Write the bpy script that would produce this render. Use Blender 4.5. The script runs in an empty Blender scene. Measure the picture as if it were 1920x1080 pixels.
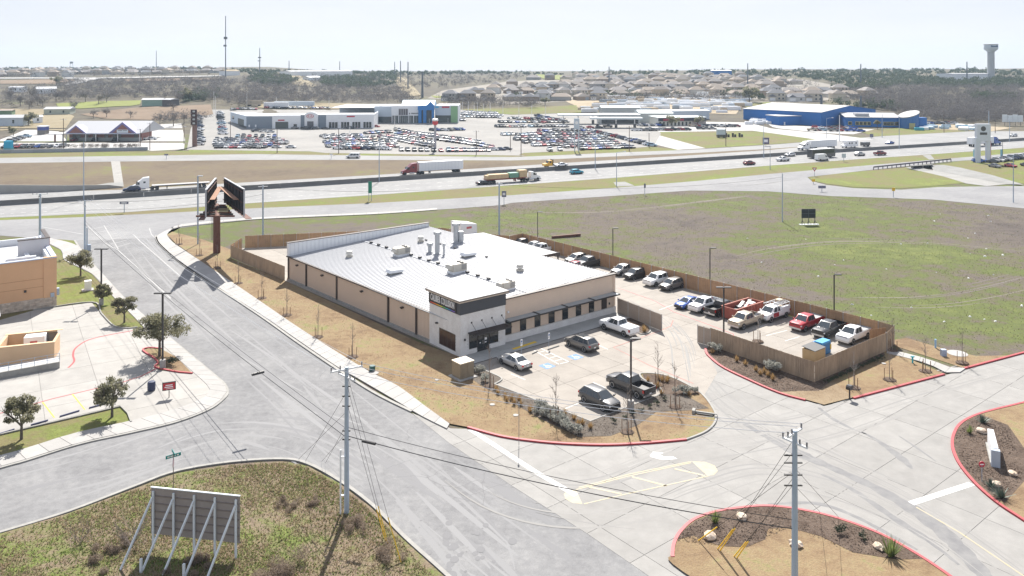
import bpy, bmesh, math, random
import numpy as np
from mathutils import Vector, Matrix

R = math.radians
rnd = random.Random(7)
sc = bpy.context.scene
C = sc.collection

# ------------------------------------------------------------------ camera, sky, sun, exposure
F, CH, HZ = 1490.0, 36.0, 128.0          # focal length in px of a 1920 frame, camera height, horizon row
cam = bpy.data.objects.new('camera', bpy.data.cameras.new('camera'))
C.objects.link(cam)
cam.location = (0, 0, CH)
cam.rotation_euler = (R(90), 0, 0)
cam.data.sensor_width = 36.0
cam.data.lens = 36.0 * F / 1920.0
cam.data.shift_y = -(540 - HZ) / 1920.0
cam.data.clip_start = 1.0
cam.data.clip_end = 30000.0
sc.camera = cam

SUN_EL, SUN_AZ = 46.0, 1.0               # sun ahead of the camera, shadows fall towards it
world = bpy.data.worlds.new('World')
sc.world = world
world.use_nodes = True
wn = world.node_tree.nodes
sky = wn.new('ShaderNodeTexSky')
sky.sky_type = 'NISHITA'
sky.sun_disc = False
sky.sun_elevation = R(SUN_EL)
sky.sun_rotation = R(SUN_AZ)
sky.altitude = 200
sky.air_density = 1.0
sky.dust_density = 0.3
sky.ozone_density = 0.4
bg = wn['Background']
even = wn.new('ShaderNodeGamma')                  # gamma evens the sky dome: less glare ahead, more fill on shaded walls
even.inputs['Gamma'].default_value = 0.28
sky_gain = wn.new('ShaderNodeVectorMath'); sky_gain.operation = 'MULTIPLY'
sky_gain.inputs[1].default_value = (1.46, 1.43, 1.55)
world.node_tree.links.new(sky.outputs[0], even.inputs['Color'])
world.node_tree.links.new(even.outputs[0], sky_gain.inputs[0])
wc = wn.new('ShaderNodeTexCoord'); wm = wn.new('ShaderNodeMapping'); wm.inputs['Scale'].default_value = (1, 1, 7)
cn = wn.new('ShaderNodeTexNoise'); cn.inputs['Scale'].default_value = 2.2; cn.inputs['Detail'].default_value = 8; cn.inputs['Roughness'].default_value = .6
cr_ = wn.new('ShaderNodeMapRange'); cr_.inputs[1].default_value = .42; cr_.inputs[2].default_value = .78; cr_.inputs[3].default_value = 0.; cr_.inputs[4].default_value = .7
cm = wn.new('ShaderNodeMix'); cm.data_type = 'RGBA'; cm.inputs[7].default_value = (3.05, 3.0, 3.05, 1)       # faint streaks of cirrus
wl = world.node_tree.links
wl.new(wc.outputs['Generated'], wm.inputs[0]); wl.new(wm.outputs[0], cn.inputs['Vector']); wl.new(cn.outputs[0], cr_.inputs[0]); wl.new(cr_.outputs[0], cm.inputs[0])
wl.new(sky_gain.outputs[0], cm.inputs[6]); wl.new(cm.outputs[2], bg.inputs[0])
bg.inputs[1].default_value = 0.12
sun = bpy.data.objects.new('sun', bpy.data.lights.new('sun', 'SUN'))
C.objects.link(sun)
sun.data.energy = 3.5
sun.data.angle = R(0.53)
sun.data.color = (1.0, 0.95, 0.88)
_sd = Vector((math.sin(R(SUN_AZ)) * math.cos(R(SUN_EL)), math.cos(R(SUN_AZ)) * math.cos(R(SUN_EL)), math.sin(R(SUN_EL))))
sun.rotation_euler = _sd.to_track_quat('Z', 'Y').to_euler()
sc.view_settings.view_transform = 'Standard'
sc.view_settings.look = 'None'
sc.view_settings.exposure = 1.47
sc.view_settings.gamma = 1.0
sc.render.engine = 'CYCLES'
sc.cycles.max_bounces = 5
sc.cycles.diffuse_bounces = 4
sc.cycles.glossy_bounces = 3
sc.cycles.transmission_bounces = 3
sc.cycles.volume_bounces = 0
sc.cycles.transparent_max_bounces = 6
sc.cycles.use_denoising = True

# ------------------------------------------------------------------ measuring: photograph rows/columns to ground metres
def G(px, py, z=0.0):
    d = F * (CH - z) / (py - HZ)
    return Vector(((px - 960) / F * d, d, z))

def lerp(a, b, t):
    return a + (b - a) * t

def table(xs, ys, x):
    if x <= xs[0]: return ys[0]
    for i in range(1, len(xs)):
        if x <= xs[i]:
            t = (x - xs[i-1]) / (xs[i] - xs[i-1])
            return lerp(ys[i-1], ys[i], t)
    return ys[-1]

HP = [(-300, 31), (0, 33), (300, 35), (430, 38), (520, 38), (620, 29), (760, 29), (960, 27), (1150, 30), (1400, 33), (1700, 33), (1920, 35), (2400, 35)]
def terrain(x, y):
    """ground height in metres: flat to the dealerships, then rising to a ridge"""
    d = y
    if d < 450: return 0.0
    px = 960 + F * x / d
    top = table([p[0] for p in HP], [p[1] for p in HP], px)
    k = table([450, 500, 560, 640, 720, 800, 1000, 1300, 1600], [0, .03, .11, .26, .36, .46, .68, .90, 1.0], d)
    w = math.sin(x * .011 + 1.3) * math.sin(y * .008) * .9 + math.sin(x * .027 + y * .013) * .5
    return top * k + w * min(1, (d - 450) / 300)

def T(px, py, lift=0.0):
    """where the sight line of a column/row meets the ground"""
    if py - HZ > F * CH / 450: return G(px, py, 0) + Vector((0, 0, lift))
    d = 440.0
    while d < 4000:
        x = (px - 960) / F * d
        z = CH - (py - HZ) / F * d
        h = terrain(x, d)
        if z <= h: return Vector((x, d, h + lift))
        d += 3 if d < 1200 else 8
    x = (px - 960) / F * 1900
    return Vector((x, 1900, terrain(x, 1900) + lift))

U = Vector((math.cos(R(38.7)), math.sin(R(38.7)), 0))     # along the shop front
V = Vector((-U.y, U.x, 0))                                # away from the street, along its long side
SITE = R(38.7)

# ------------------------------------------------------------------ materials
MATS = {}
def mat(name, col, rough=.7, metal=0., spec=.5, coat=0., var=0., vscale=1., col2=None, bump=0., bscale=20., detail=6., stretch=None, alpha=1., rand=0., trans=0.):
    if name in MATS: return MATS[name]
    m = bpy.data.materials.new(name); m.use_nodes = True
    nt = m.node_tree; N = nt.nodes; L = nt.links
    b = N['Principled BSDF']
    b.inputs['Roughness'].default_value = rough
    b.inputs['Metallic'].default_value = metal
    b.inputs['Specular IOR Level'].default_value = spec
    b.inputs['Coat Weight'].default_value = coat
    b.inputs['Coat Roughness'].default_value = .08
    b.inputs['Alpha'].default_value = alpha
    c = (*col, 1)
    b.inputs['Base Color'].default_value = c
    vec = None
    if var or col2 or bump:
        tc = N.new('ShaderNodeTexCoord'); vec = tc.outputs['Object']
        if stretch:
            mp = N.new('ShaderNodeMapping'); mp.inputs['Scale'].default_value = stretch
            L.new(vec, mp.inputs[0]); vec = mp.outputs[0]
    out = None
    if var or col2:
        n = N.new('ShaderNodeTexNoise'); n.inputs['Scale'].default_value = vscale; n.inputs['Detail'].default_value = detail; n.inputs['Roughness'].default_value = .65
        L.new(vec, n.inputs['Vector'])
        r = N.new('ShaderNodeMapRange'); r.inputs[1].default_value = .32; r.inputs[2].default_value = .68
        L.new(n.outputs[0], r.inputs[0])
        mx = N.new('ShaderNodeMix'); mx.data_type = 'RGBA'
        c2 = col2 or tuple(max(0, x * (1 - var)) for x in col)
        mx.inputs[6].default_value = c; mx.inputs[7].default_value = (*c2, 1)
        L.new(r.outputs[0], mx.inputs[0]); out = mx.outputs[2]
    if rand:
        oi = N.new('ShaderNodeObjectInfo')
        r = N.new('ShaderNodeMapRange'); r.inputs[3].default_value = 1 - rand; r.inputs[4].default_value = 1 + rand * .4
        L.new(oi.outputs['Random'], r.inputs[0])
        mx = N.new('ShaderNodeMix'); mx.data_type = 'RGBA'; mx.blend_type = 'MULTIPLY'; mx.inputs[0].default_value = 1
        if out: L.new(out, mx.inputs[6])
        else: mx.inputs[6].default_value = c
        L.new(r.outputs[0], mx.inputs[7]); out = mx.outputs[2]
    if out: L.new(out, b.inputs['Base Color'])
    if bump:
        n2 = N.new('ShaderNodeTexNoise'); n2.inputs['Scale'].default_value = bscale; n2.inputs['Detail'].default_value = 4
        L.new(vec, n2.inputs['Vector'])
        bp = N.new('ShaderNodeBump'); bp.inputs['Strength'].default_value = bump; bp.inputs['Distance'].default_value = .05
        L.new(n2.outputs[0], bp.inputs['Height']); L.new(bp.outputs[0], b.inputs['Normal'])
    if trans:
        tb = N.new('ShaderNodeBsdfTranslucent'); ms = N.new('ShaderNodeMixShader'); ms.inputs[0].default_value = trans
        if out: L.new(out, tb.inputs[0])
        else: tb.inputs[0].default_value = c
        L.new(b.outputs[0], ms.inputs[1]); L.new(tb.outputs[0], ms.inputs[2]); L.new(ms.outputs[0], N['Material Output'].inputs[0])
    MATS[name] = m
    return m

def ramp_ground(name, stops, scale, scale2=.9, mixf=.5, bump=.6, bscale=6., rough=.95, fine=9., finef=.25):
    """ground cover: broad patches + clumps + grain"""
    stops = [(p_, tuple(q * .68 for q in c_)) for p_, c_ in stops]
    if name in MATS: return MATS[name]
    m = bpy.data.materials.new(name); m.use_nodes = True
    nt = m.node_tree; N = nt.nodes; L = nt.links
    b = N['Principled BSDF']; b.inputs['Roughness'].default_value = rough; b.inputs['Specular IOR Level'].default_value = .15
    tc = N.new('ShaderNodeTexCoord')
    def noise(s, det, rg=.6):
        n = N.new('ShaderNodeTexNoise'); n.inputs['Scale'].default_value = s; n.inputs['Detail'].default_value = det; n.inputs['Roughness'].default_value = rg
        L.new(tc.outputs['Object'], n.inputs['Vector']); return n.outputs[0]
    a, c = noise(scale, 7), noise(scale2, 6, .7)
    mx = N.new('ShaderNodeMix'); mx.inputs[0].default_value = mixf
    L.new(a, mx.inputs[2]); L.new(c, mx.inputs[3])
    cr = N.new('ShaderNodeValToRGB')
    e = cr.color_ramp.elements
    e[0].position, e[0].color = stops[0][0], (*stops[0][1], 1)
    e[1].position, e[1].color = stops[-1][0], (*stops[-1][1], 1)
    for p, col in stops[1:-1]:
        x = e.new(p); x.color = (*col, 1)
    ga = N.new('ShaderNodeMapRange'); ga.inputs[1].default_value = .5 - .5/1.7; ga.inputs[2].default_value = .5 + .5/1.7   # widen the spread of the patches
    L.new(mx.outputs[0], ga.inputs[0]); L.new(ga.outputs[0], cr.inputs[0])
    f = noise(fine, 3, .8)
    r = N.new('ShaderNodeMapRange'); r.inputs[1].default_value = .25; r.inputs[2].default_value = .75; r.inputs[3].default_value = 1 - finef; r.inputs[4].default_value = 1 + finef
    L.new(f, r.inputs[0])
    mu = N.new('ShaderNodeMix'); mu.data_type = 'RGBA'; mu.blend_type = 'MULTIPLY'; mu.inputs[0].default_value = 1
    L.new(cr.outputs[0], mu.inputs[6]); L.new(r.outputs[0], mu.inputs[7]); L.new(mu.outputs[2], b.inputs['Base Color'])
    if bump:
        bp = N.new('ShaderNodeBump'); bp.inputs['Strength'].default_value = bump; bp.inputs['Distance'].default_value = .15
        L.new(noise(bscale, 4), bp.inputs['Height']); L.new(bp.outputs[0], b.inputs['Normal'])
    MATS[name] = m
    return m

ASPHALT = ramp_ground('worn_asphalt', [(.25, (.235, .235, .24)), (.5, (.31, .31, .313)), (.75, (.39, .388, .385))], .16, 1.3, .5, .15, 14, .9, 16, .17)
ASPHALT2 = ramp_ground('frontage_asphalt', [(.3, (.30, .30, .31)), (.7, (.40, .40, .40))], .05, .6, .4, .1, 14, .9, 20, .06)
CONC = mat('drive_concrete', (.29, .282, .268), .85, var=.2, vscale=.5, rand=.10, bump=.05)
LOTC = mat('lot_concrete', (.325, .295, .26), .85, var=.22, vscale=.35, rand=.08, bump=.05)
WALKC = mat('sidewalk_concrete', (.36, .35, .335), .85, var=.12, vscale=.8, rand=.08)
KERBC = mat('kerb_concrete', (.33, .322, .30), .85, var=.25, vscale=1.2)
JOINT = mat('joint_fill', (.15, .145, .14), .9)
HWY = ramp_ground('highway_concrete', [(.3, (.33, .33, .33)), (.7, (.42, .42, .415))], .06, .4, .4, 0, 14, .85, 12, .05)
REDP = mat('red_kerb_paint', (.40, .045, .055), .6, var=.25, vscale=3)
WHITEP = mat('white_road_paint', (.62, .62, .60), .7, var=.15, vscale=3)
YELP = mat('yellow_road_paint', (.41, .345, .20), .7, vscale=1.5, col2=(.33, .31, .26))
YELB = mat('bright_yellow_paint', (.75, .50, .04), .6)
BLUEP = mat('blue_road_paint', (.07, .17, .36), .7)
LAWN = ramp_ground('dormant_lawn', [(.30, (.25, .17, .105)), (.45, (.33, .235, .14)), (.58, (.37, .28, .165)), (.72, (.29, .29, .12))], .16, 1.1, .4, .5, 7, .95, 9, .25)
FIELD = ramp_ground('field_grass', [(.27, (.125, .105, .097)), (.44, (.18, .152, .128)), (.50, (.165, .155, .09)), (.57, (.145, .172, .058)), (.74, (.215, .24, .08))], .02, .26, .40, .6, 3, .95, 4, .36)
VERGE = ramp_ground('verge_grass', [(.25, (.22, .18, .11)), (.45, (.24, .215, .10)), (.58, (.20, .235, .065)), (.76, (.28, .31, .085))], .05, .5, .45, .5, 3, .95, 4, .22)
BANK = ramp_ground('bank_soil', [(.30, (.16, .125, .09)), (.5, (.21, .165, .115)), (.62, (.22, .18, .11)), (.75, (.22, .23, .08))], .03, .35, .45, .5, 2, .95, 3, .22)
SCRUB = ramp_ground('scrub_ground', [(.30, (.115, .10, .08)), (.5, (.16, .14, .105)), (.62, (.19, .165, .11)), (.75, (.15, .165, .08))], .01, .08, .45, 0, 2, .95, 1, .2)
LOTG = ramp_ground('lot_grass', [(.25, (.20, .155, .115)), (.46, (.30, .235, .165)), (.54, (.25, .23, .12)), (.64, (.20, .25, .07)), (.80, (.29, .32, .11))], .11, .7, .45, .9, 5, .95, 10, .38)
MULCH = ramp_ground('mulch', [(.3, (.12, .085, .065)), (.7, (.25, .19, .15))], .5, 4, .5, .8, 14, .95, 20, .4)
GRAVEL = ramp_ground('gravel_bed', [(.3, (.15, .125, .105)), (.7, (.27, .235, .20))], .6, 5, .5, .8, 14, .95, 20, .35)
DIRT = ramp_ground('bare_dirt', [(.3, (.30, .22, .14)), (.7, (.42, .33, .22))], .3, 3, .5, .5, 8, .95, 12, .25)
GLASS = mat('dark_glass', (.025, .03, .035), .06, spec=.7)
CGLASS = mat('car_glass', (.05, .06, .07), .05, spec=.8)
BLACK = mat('black_metal', (.03, .028, .03), .45)
DARKBR = mat('dark_bronze', (.055, .04, .035), .5)
RUBBER = mat('tyre_rubber', (.025, .025, .027), .85)
RIM = mat('wheel_alloy', (.55, .56, .58), .3, metal=.8)
STEEL = mat('galvanised_steel', (.36, .43, .52), .45, metal=.25, var=.15, vscale=.6)
WHITE = mat('white_paint', (.80, .80, .80), .5)
WHITEM = mat('white_metal', (.74, .76, .78), .4)
LAMPG = mat('lens_white', (.75, .77, .8), .15)
TAIL = mat('lens_red', (.45, .02, .02), .2)
WIRE = mat('black_cable', (.03, .03, .03), .6)
WIREW = mat('bare_aluminium_wire', (.72, .73, .75), .4, metal=.3)

# ------------------------------------------------------------------ mesh helpers
class MB:
    def __init__(s): s.v = []; s.f = []; s.m = []
    def quad(s, *p, m=0):
        i = len(s.v); s.v += [tuple(q) for q in p]; s.f.append(tuple(range(i, i + len(p)))); s.m.append(m); return s
    def box(s, x0, x1, y0, y1, z0, z1, m=0):
        i = len(s.v)
        s.v += [(x0,y0,z0),(x1,y0,z0),(x1,y1,z0),(x0,y1,z0),(x0,y0,z1),(x1,y0,z1),(x1,y1,z1),(x0,y1,z1)]
        for f in ((3,2,1,0),(4,5,6,7),(0,1,5,4),(1,2,6,5),(2,3,7,6),(3,0,4,7)):
            s.f.append(tuple(i + k for k in f)); s.m.append(m)
        return s
    def prism(s, pts, z0, z1, m=0):
        """vertical extrusion of a plan outline (counter-clockwise)"""
        a = sum(pts[k][0]*pts[(k+1)%len(pts)][1]-pts[(k+1)%len(pts)][0]*pts[k][1] for k in range(len(pts)))
        if a < 0: pts = list(reversed(pts))
        i = len(s.v); n = len(pts)
        s.v += [(p[0], p[1], z0) for p in pts] + [(p[0], p[1], z1) for p in pts]
        s.f.append(tuple(i + n - 1 - k for k in range(n))); s.m.append(m)
        s.f.append(tuple(i + n + k for k in range(n))); s.m.append(m)
        for k in range(n):
            s.f.append((i + k, i + (k+1) % n, i + n + (k+1) % n, i + n + k)); s.m.append(m)
        return s
    def side(s, pts, y0, y1, m=0):
        """extrusion along y of an x,z outline"""
        i = len(s.v); n = len(pts)
        s.v += [(p[0], y0, p[1]) for p in pts] + [(p[0], y1, p[1]) for p in pts]
        s.f.append(tuple(i + k for k in range(n))); s.m.append(m)
        s.f.append(tuple(i + n + n - 1 - k for k in range(n))); s.m.append(m)
        for k in range(n):
            s.f.append((i + (k+1) % n, i + k, i + n + k, i + n + (k+1) % n)); s.m.append(m)
        return s
    def tube(s, a, b, r0, r1=None, n=8, m=0, cap=True):
        a = Vector(a); b = Vector(b); r1 = r0 if r1 is None else r1
        d = (b - a).normalized(); q = d.orthogonal().normalized(); w = d.cross(q)
        i = len(s.v)
        for c, r in ((a, r0), (b, r1)):
            for k in range(n):
                t = 2 * math.pi * k / n
                s.v.append(tuple(c + q * math.cos(t) * r + w * math.sin(t) * r))
        for k in range(n):
            s.f.append((i + k, i + (k+1) % n, i + n + (k+1) % n, i + n + k)); s.m.append(m)
        if cap:
            s.f.append(tuple(i + n - 1 - k for k in range(n))); s.m.append(m)
            s.f.append(tuple(i + n + k for k in range(n))); s.m.append(m)
        return s
    def bar(s, a, b, w, h, m=0):
        """square bar from a to b, w across and h deep"""
        a = Vector(a); b = Vector(b); d = (b - a).normalized()
        up = Vector((0,0,1)) if abs(d.z) < .95 else Vector((0,1,0))
        x = d.cross(up).normalized() * w / 2; y = x.cross(d).normalized() * h / 2
        i = len(s.v)
        for c in (a, b): s.v += [tuple(c - x - y), tuple(c + x - y), tuple(c + x + y), tuple(c - x + y)]
        for f in ((3,2,1,0),(4,5,6,7),(0,1,5,4),(1,2,6,5),(2,3,7,6),(3,0,4,7)):
            s.f.append(tuple(i + k for k in f)); s.m.append(m)
        return s
    def loft(s, rings, m=0, cap=True):
        i = len(s.v); n = len(rings[0])
        for r in rings: s.v += [tuple(p) for p in r]
        for j in range(len(rings) - 1):
            for k in range(n):
                s.f.append((i + j*n + k, i + j*n + (k+1) % n, i + (j+1)*n + (k+1) % n, i + (j+1)*n + k)); s.m.append(m)
        if cap:
            s.f.append(tuple(i + n - 1 - k for k in range(n))); s.m.append(m)
            s.f.append(tuple(i + (len(rings)-1)*n + k for k in range(n))); s.m.append(m)
        return s
    def lathe(s, prof, n=16, m=0, c=(0,0)):
        rings = [[(c[0] + r*math.cos(2*math.pi*k/n), c[1] + r*math.sin(2*math.pi*k/n), z) for k in range(n)] for r, z in prof]
        return s.loft(rings, m)
    def mesh(s, name, mats, smooth=False):
        me = bpy.data.meshes.new(name)
        me.from_pydata(s.v, [], s.f)
        for q in (mats if isinstance(mats, (list, tuple)) else [mats]): me.materials.append(q)
        if any(s.m): me.polygons.foreach_set('material_index', s.m)
        if smooth:
            me.polygons.foreach_set('use_smooth', [True] * len(s.f))
            me.set_sharp_from_angle(angle=R(38 if smooth is True else smooth))
        me.update()
        return me

def ob(name, me, parent=None, loc=None, rz=None):
    o = bpy.data.objects.new(name, me); C.objects.link(o)
    if parent: o.parent = parent
    if loc is not None: o.location = loc
    if rz is not None: o.rotation_euler = (0, 0, rz)
    return o

def tag(o, label, cat, group=None):
    o['label'] = label; o['category'] = cat
    if group: o['group'] = group
    return o

def thing(name, label, cat, loc=(0,0,0), rz=0., group=None):
    o = bpy.data.objects.new(name, None); C.objects.link(o)
    o.empty_display_size = .3
    o.location = loc; o.rotation_euler = (0, 0, rz)
    return tag(o, label, cat, group)

def part(name, mb, mats, parent, smooth=False):
    return ob(name, mb.mesh(name, mats, smooth), parent)

def single(name, mb, mats, label, cat, loc=(0,0,0), rz=0., group=None, smooth=False):
    return tag(ob(name, mb.mesh(name, mats, smooth), None, loc, rz), label, cat, group)

def struct(name, me):
    o = ob(name, me); o['kind'] = 'structure'; return o

def stuff(name, me, label=None):
    o = ob(name, me); o['kind'] = 'stuff'
    if label: o['label'] = label; o['category'] = name.replace('_', ' ').split()[-1]
    return o

def copy_tree(o, parent=None):
    c = o.copy(); C.objects.link(c); c.parent = parent
    for ch in o.children: copy_tree(ch, c)
    return c

def smooth_line(pts, k=6, closed=False):
    """Catmull-Rom through ground points"""
    n = len(pts); out = []
    rng = range(n) if closed else range(n - 1)
    for i in rng:
        p1, p2 = pts[i], pts[(i+1) % n]
        p0 = pts[i-1] if (closed or i > 0) else p1
        p3 = pts[(i+2) % n] if (closed or i + 2 < n) else p2
        for j in range(k):
            t = j / k
            out.append(.5 * ((2*p1) + (p2-p0)*t + (2*p0-5*p1+4*p2-p3)*t*t + (3*p1-p0-3*p2+p3)*t**3))
    if not closed: out.append(pts[-1])
    return out

def GP(pts, z=0.): return [G(x, y, z) for x, y in pts]

def sheet(name, pts, z, m, kind='structure', world=False, smooth=False):
    P = pts if world else GP(pts)
    if smooth: P = smooth_line(P, 5, True)
    mb = MB(); mb.quad(*[(p.x, p.y, z) for p in P])
    me = mb.mesh(name, m)
    if me.polygons[0].normal.z < 0: me.flip_normals()
    o = ob(name, me); o['kind'] = kind
    return o

def strip_mesh(name, P, w, h, z, m, side=0.):
    """kerb or line along a path: w wide, h high, top at z+h; side shifts it across"""
    mb = MB(); n = len(P); rings = []
    for i, p in enumerate(P):
        t = (P[min(i+1, n-1)] - P[max(i-1, 0)]); t.z = 0; t.normalize()
        q = Vector((-t.y, t.x, 0)); a = p + q * (side - w/2); b = p + q * (side + w/2)
        rings.append([(b.x, b.y, z), (a.x, a.y, z), (a.x, a.y, z+h), (b.x, b.y, z+h)])
    mb.loft(rings)
    return mb.mesh(name, m)

def kerb(name, pts, m, w=.2, h=.16, z=0., smooth=True, side=0., world=False):
    P = pts if world else GP(pts)
    if smooth: P = smooth_line(P, 5)
    return struct(name, strip_mesh(name, P, w, h, z, m, side))

def line(name, pts, w, z, m, smooth=False, world=False):
    P = pts if world else GP(pts)
    if smooth: P = smooth_line(P, 5)
    return struct(name, strip_mesh(name, P, w, .004, z, m))

def inside(p, poly):
    c = False; n = len(poly); j = n - 1
    for i in range(n):
        a, b = poly[i], poly[j]
        if (a[1] > p[1]) != (b[1] > p[1]) and p[0] < (b[0]-a[0]) * (p[1]-a[1]) / (b[1]-a[1]) + a[0]: c = not c
        j = i
    return c

def clip(poly, nx, ny, c):
    out = []
    for i in range(len(poly)):
        a, b = poly[i-1], poly[i]
        da, db = a[0]*nx + a[1]*ny - c, b[0]*nx + b[1]*ny - c
        if (da >= 0) != (db >= 0):
            t = da / (da - db); out.append((a[0] + (b[0]-a[0])*t, a[1] + (b[1]-a[1])*t))
        if db >= 0: out.append(b)
    return out

def slabs(parent, poly, ang, size, z, m, gap=.035, thick=.02, org=(0,0), skip=()):
    """cast concrete bays: each a piece with its own edges, joints recessed"""
    ca, sa = math.cos(ang), math.sin(ang)
    loc = [((p[0]-org[0])*ca + (p[1]-org[1])*sa, -(p[0]-org[0])*sa + (p[1]-org[1])*ca) for p in poly]
    sx, sy = size
    x0, x1 = min(p[0] for p in loc), max(p[0] for p in loc)
    y0, y1 = min(p[1] for p in loc), max(p[1] for p in loc)
    n = 0
    for i in range(math.floor(x0/sx), math.ceil(x1/sx)):
        for j in range(math.floor(y0/sy), math.ceil(y1/sy)):
            q = loc
            for nx, ny, c in ((1,0,i*sx+gap/2),(-1,0,-(i+1)*sx+gap/2),(0,1,j*sy+gap/2),(0,-1,-(j+1)*sy+gap/2)):
                q = clip(q, nx, ny, c)
                if len(q) < 3: break
            if len(q) < 3: continue
            w = [(x*ca - y*sa + org[0], x*sa + y*ca + org[1]) for x, y in q]
            ar = abs(sum(w[k-1][0]*w[k][1]-w[k][0]*w[k-1][1] for k in range(len(w)))) / 2
            if ar < .25: continue
            cc = (sum(p[0] for p in w)/len(w), sum(p[1] for p in w)/len(w))
            if any(inside(cc, s) and all(inside(p, s) for p in w) for s in skip): continue
            mb = MB().prism(w, z - thick, z)
            o = part('slab', mb, m, parent); n += 1
    return n

# ================================================================== GROUND AND ROADS
def build_ground():
    cols = [(-2600 + 45 * i) for i in range(158)]
    rows = [-150, -40, 20, 60, 120, 200, 300, 380, 430, 450] + [450 + 14 * i for i in range(1, 26)] + [820 + 26 * i for i in range(1, 32)] + [1700, 1900, 2300, 3000, 4200, 6500, 10000, 16000]
    v = []; f = []; mi = []
    nc = len(cols)
    for d in rows:
        for c in cols:
            x = (c - 960) / F * max(d, 450)
            h = terrain(x, min(d, 1900)) if d >= 450 else 0.0
            if d > 1900: h = terrain((c - 960) / F * 1900, 1900) - (d - 1900) * .0035
            v.append((x, d, h - (.0 if d < 450 else .05)))
    for r in range(len(rows) - 1):
        for c in range(nc - 1):
            f.append((r*nc + c, r*nc + c + 1, (r+1)*nc + c + 1, (r+1)*nc + c)); mi.append(0 if rows[r+1] <= 430 else 1)
    me = bpy.data.meshes.new('ground'); me.from_pydata(v, [], f)
    me.materials.append(FIELD); me.materials.append(SCRUB)
    me.polygons.foreach_set('material_index', mi); me.update()
    struct('ground', me)
build_ground()

FFT = [(-300,299),(0,296),(225,292.5),(480,289),(700,292),(960,294.5),(1040,291.5),(1150,286.5),(1300,280.5),(1440,272),(1560,262.5),(1700,252),(1920,241),(2200,228)]
FFB = [(-300,311),(0,306),(225,303),(480,300),(700,300),(960,301),(1040,298.5),(1150,293.5),(1300,287),(1440,279.5),(1520,273.5)]
HFT = [(-300,372),(0,362),(230,356),(480,341),(710,328),(960,312),(1100,303),(1300,291),(1440,281.5),(1540,272.5),(1620,263)]
BAR = [(-300,405),(0,386),(480,355.5),(960,325.5),(1440,295.5),(1920,263.5),(2200,245)]
HNB = [(-300,424),(0,408.5),(240,398),(480,380.5),(700,366),(960,347.5),(1150,334),(1440,311),(1590,300),(1740,290),(1920,277),(2200,257)]
NFT = [(-300,428),(0,413),(160,407),(320,399),(480,390.5),(700,381),(960,366),(1150,352.5),(1300,340),(1440,326.5),(1640,309),(1740,300.5),(1920,286),(2200,264)]
rev = lambda a: list(reversed(a))

sheet('roadside_bank', FFB[:10] + [(1520,273.5)] + rev(HFT[:10]), .02, BANK)
sheet('far_verge', [(-300,291),(0,288),(285,284),(480,281),(560,284),(700,284),(985,287),(1060,280),(1215,275),(1290,282)] + rev(FFT[:9]), .015, VERGE)
sheet('verge', HNB + rev(NFT), .02, VERGE)
sheet('far_frontage_road', FFT + rev(HFT[-2:]) + rev(FFB), .035, HWY)
sheet('far_carriageway', HFT + [(1700,252.5),(1920,241.5),(2200,229)] + rev(BAR), .045, HWY)
sheet('near_carriageway', BAR + rev(HNB), .045, HWY)
sheet('near_frontage_road', NFT + [(2200,274),(1920,293),(1783,303),(1640,318),(1515,332),(1440,344),(1300,357),(1150,367.5),(960,380.5),(940,385),(700,402),(480,411),(340,427),(292,446),(140,452),(0,442),(-300,460)], .035, ASPHALT2)
sheet('connector_road', [(1290,357.5),(1440,359),(1560,368),(1680,372),(1750,374.5),(1920,391),(2300,430),(2300,356),(1920,349),(1815,350),(1760,351),(1690,356),(1600,353),(1550,347),(1522,340),(1514,332.2),(1440,344.5)], .04, ASPHALT2)
sheet('gore_grass', [(1516,333.5),(1560,327),(1640,319),(1700,314),(1740,322),(1800,338),(1812,343),(1760,348),(1690,353),(1600,351),(1550,345),(1524,339)], .06, VERGE)
sheet('right_bank_grass', [(1758,310),(1800,302.5),(1920,293),(2200,276),(2200,346),(1920,345),(1880,337),(1830,325),(1780,316)], .05, VERGE)
# concrete lined channel: floor and sloped sides, culvert mouth under the frontage road
ch = thing('concrete_channel', 'pale concrete lined drainage channel with culvert mouth beside the guardrail', 'channel')
def terr_quad(pts): return [(*(G(x, y, z).xy), z) for x, y, z in pts]
mb = MB(); mb.quad(*terr_quad([(1722,320,.08),(1750,319,.08),(1800,329,.08),(1890,345,.08),(1850,349,.08),(1812,344,.08),(1770,331,.08)])); part('channel_floor', mb, mat('channel_pale', (.28,.275,.26), .9, var=.2, vscale=.2), ch)
mb = MB(); mb.quad(*terr_quad([(1750,319,.1),(1745,310,.9),(1768,309,.9),(1800,314,.9),(1860,328,.8),(1920,346,.5),(1890,345.5,.1),(1800,329,.1)])); part('channel_side', mb, mat('channel_grey', (.24,.24,.23), .9, var=.25, vscale=.2), ch)
mb = MB(); mb.quad(*terr_quad([(1698,314,.5),(1712,311.5,.8),(1750,319.5,.1),(1724,321,.1)])); part('channel_side', mb, MATS['channel_grey'], ch)
a, b_ = G(1712,318.5), G(1748,316)
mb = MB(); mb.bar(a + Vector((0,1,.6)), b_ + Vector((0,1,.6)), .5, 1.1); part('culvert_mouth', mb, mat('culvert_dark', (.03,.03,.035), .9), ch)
mb = MB()
for t in (0, .52, 1): p = lerp(a, b_, t) + Vector((0,.5,0)); mb.box(p.x-.25, p.x+.25, p.y-.3, p.y+.4, .05, 1.2)
mb.bar(a + Vector((-.4,.5,1.3)), b_ + Vector((.4,.5,1.3)), .9, .25); part('headwall', mb, MATS['channel_grey'], ch)

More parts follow.
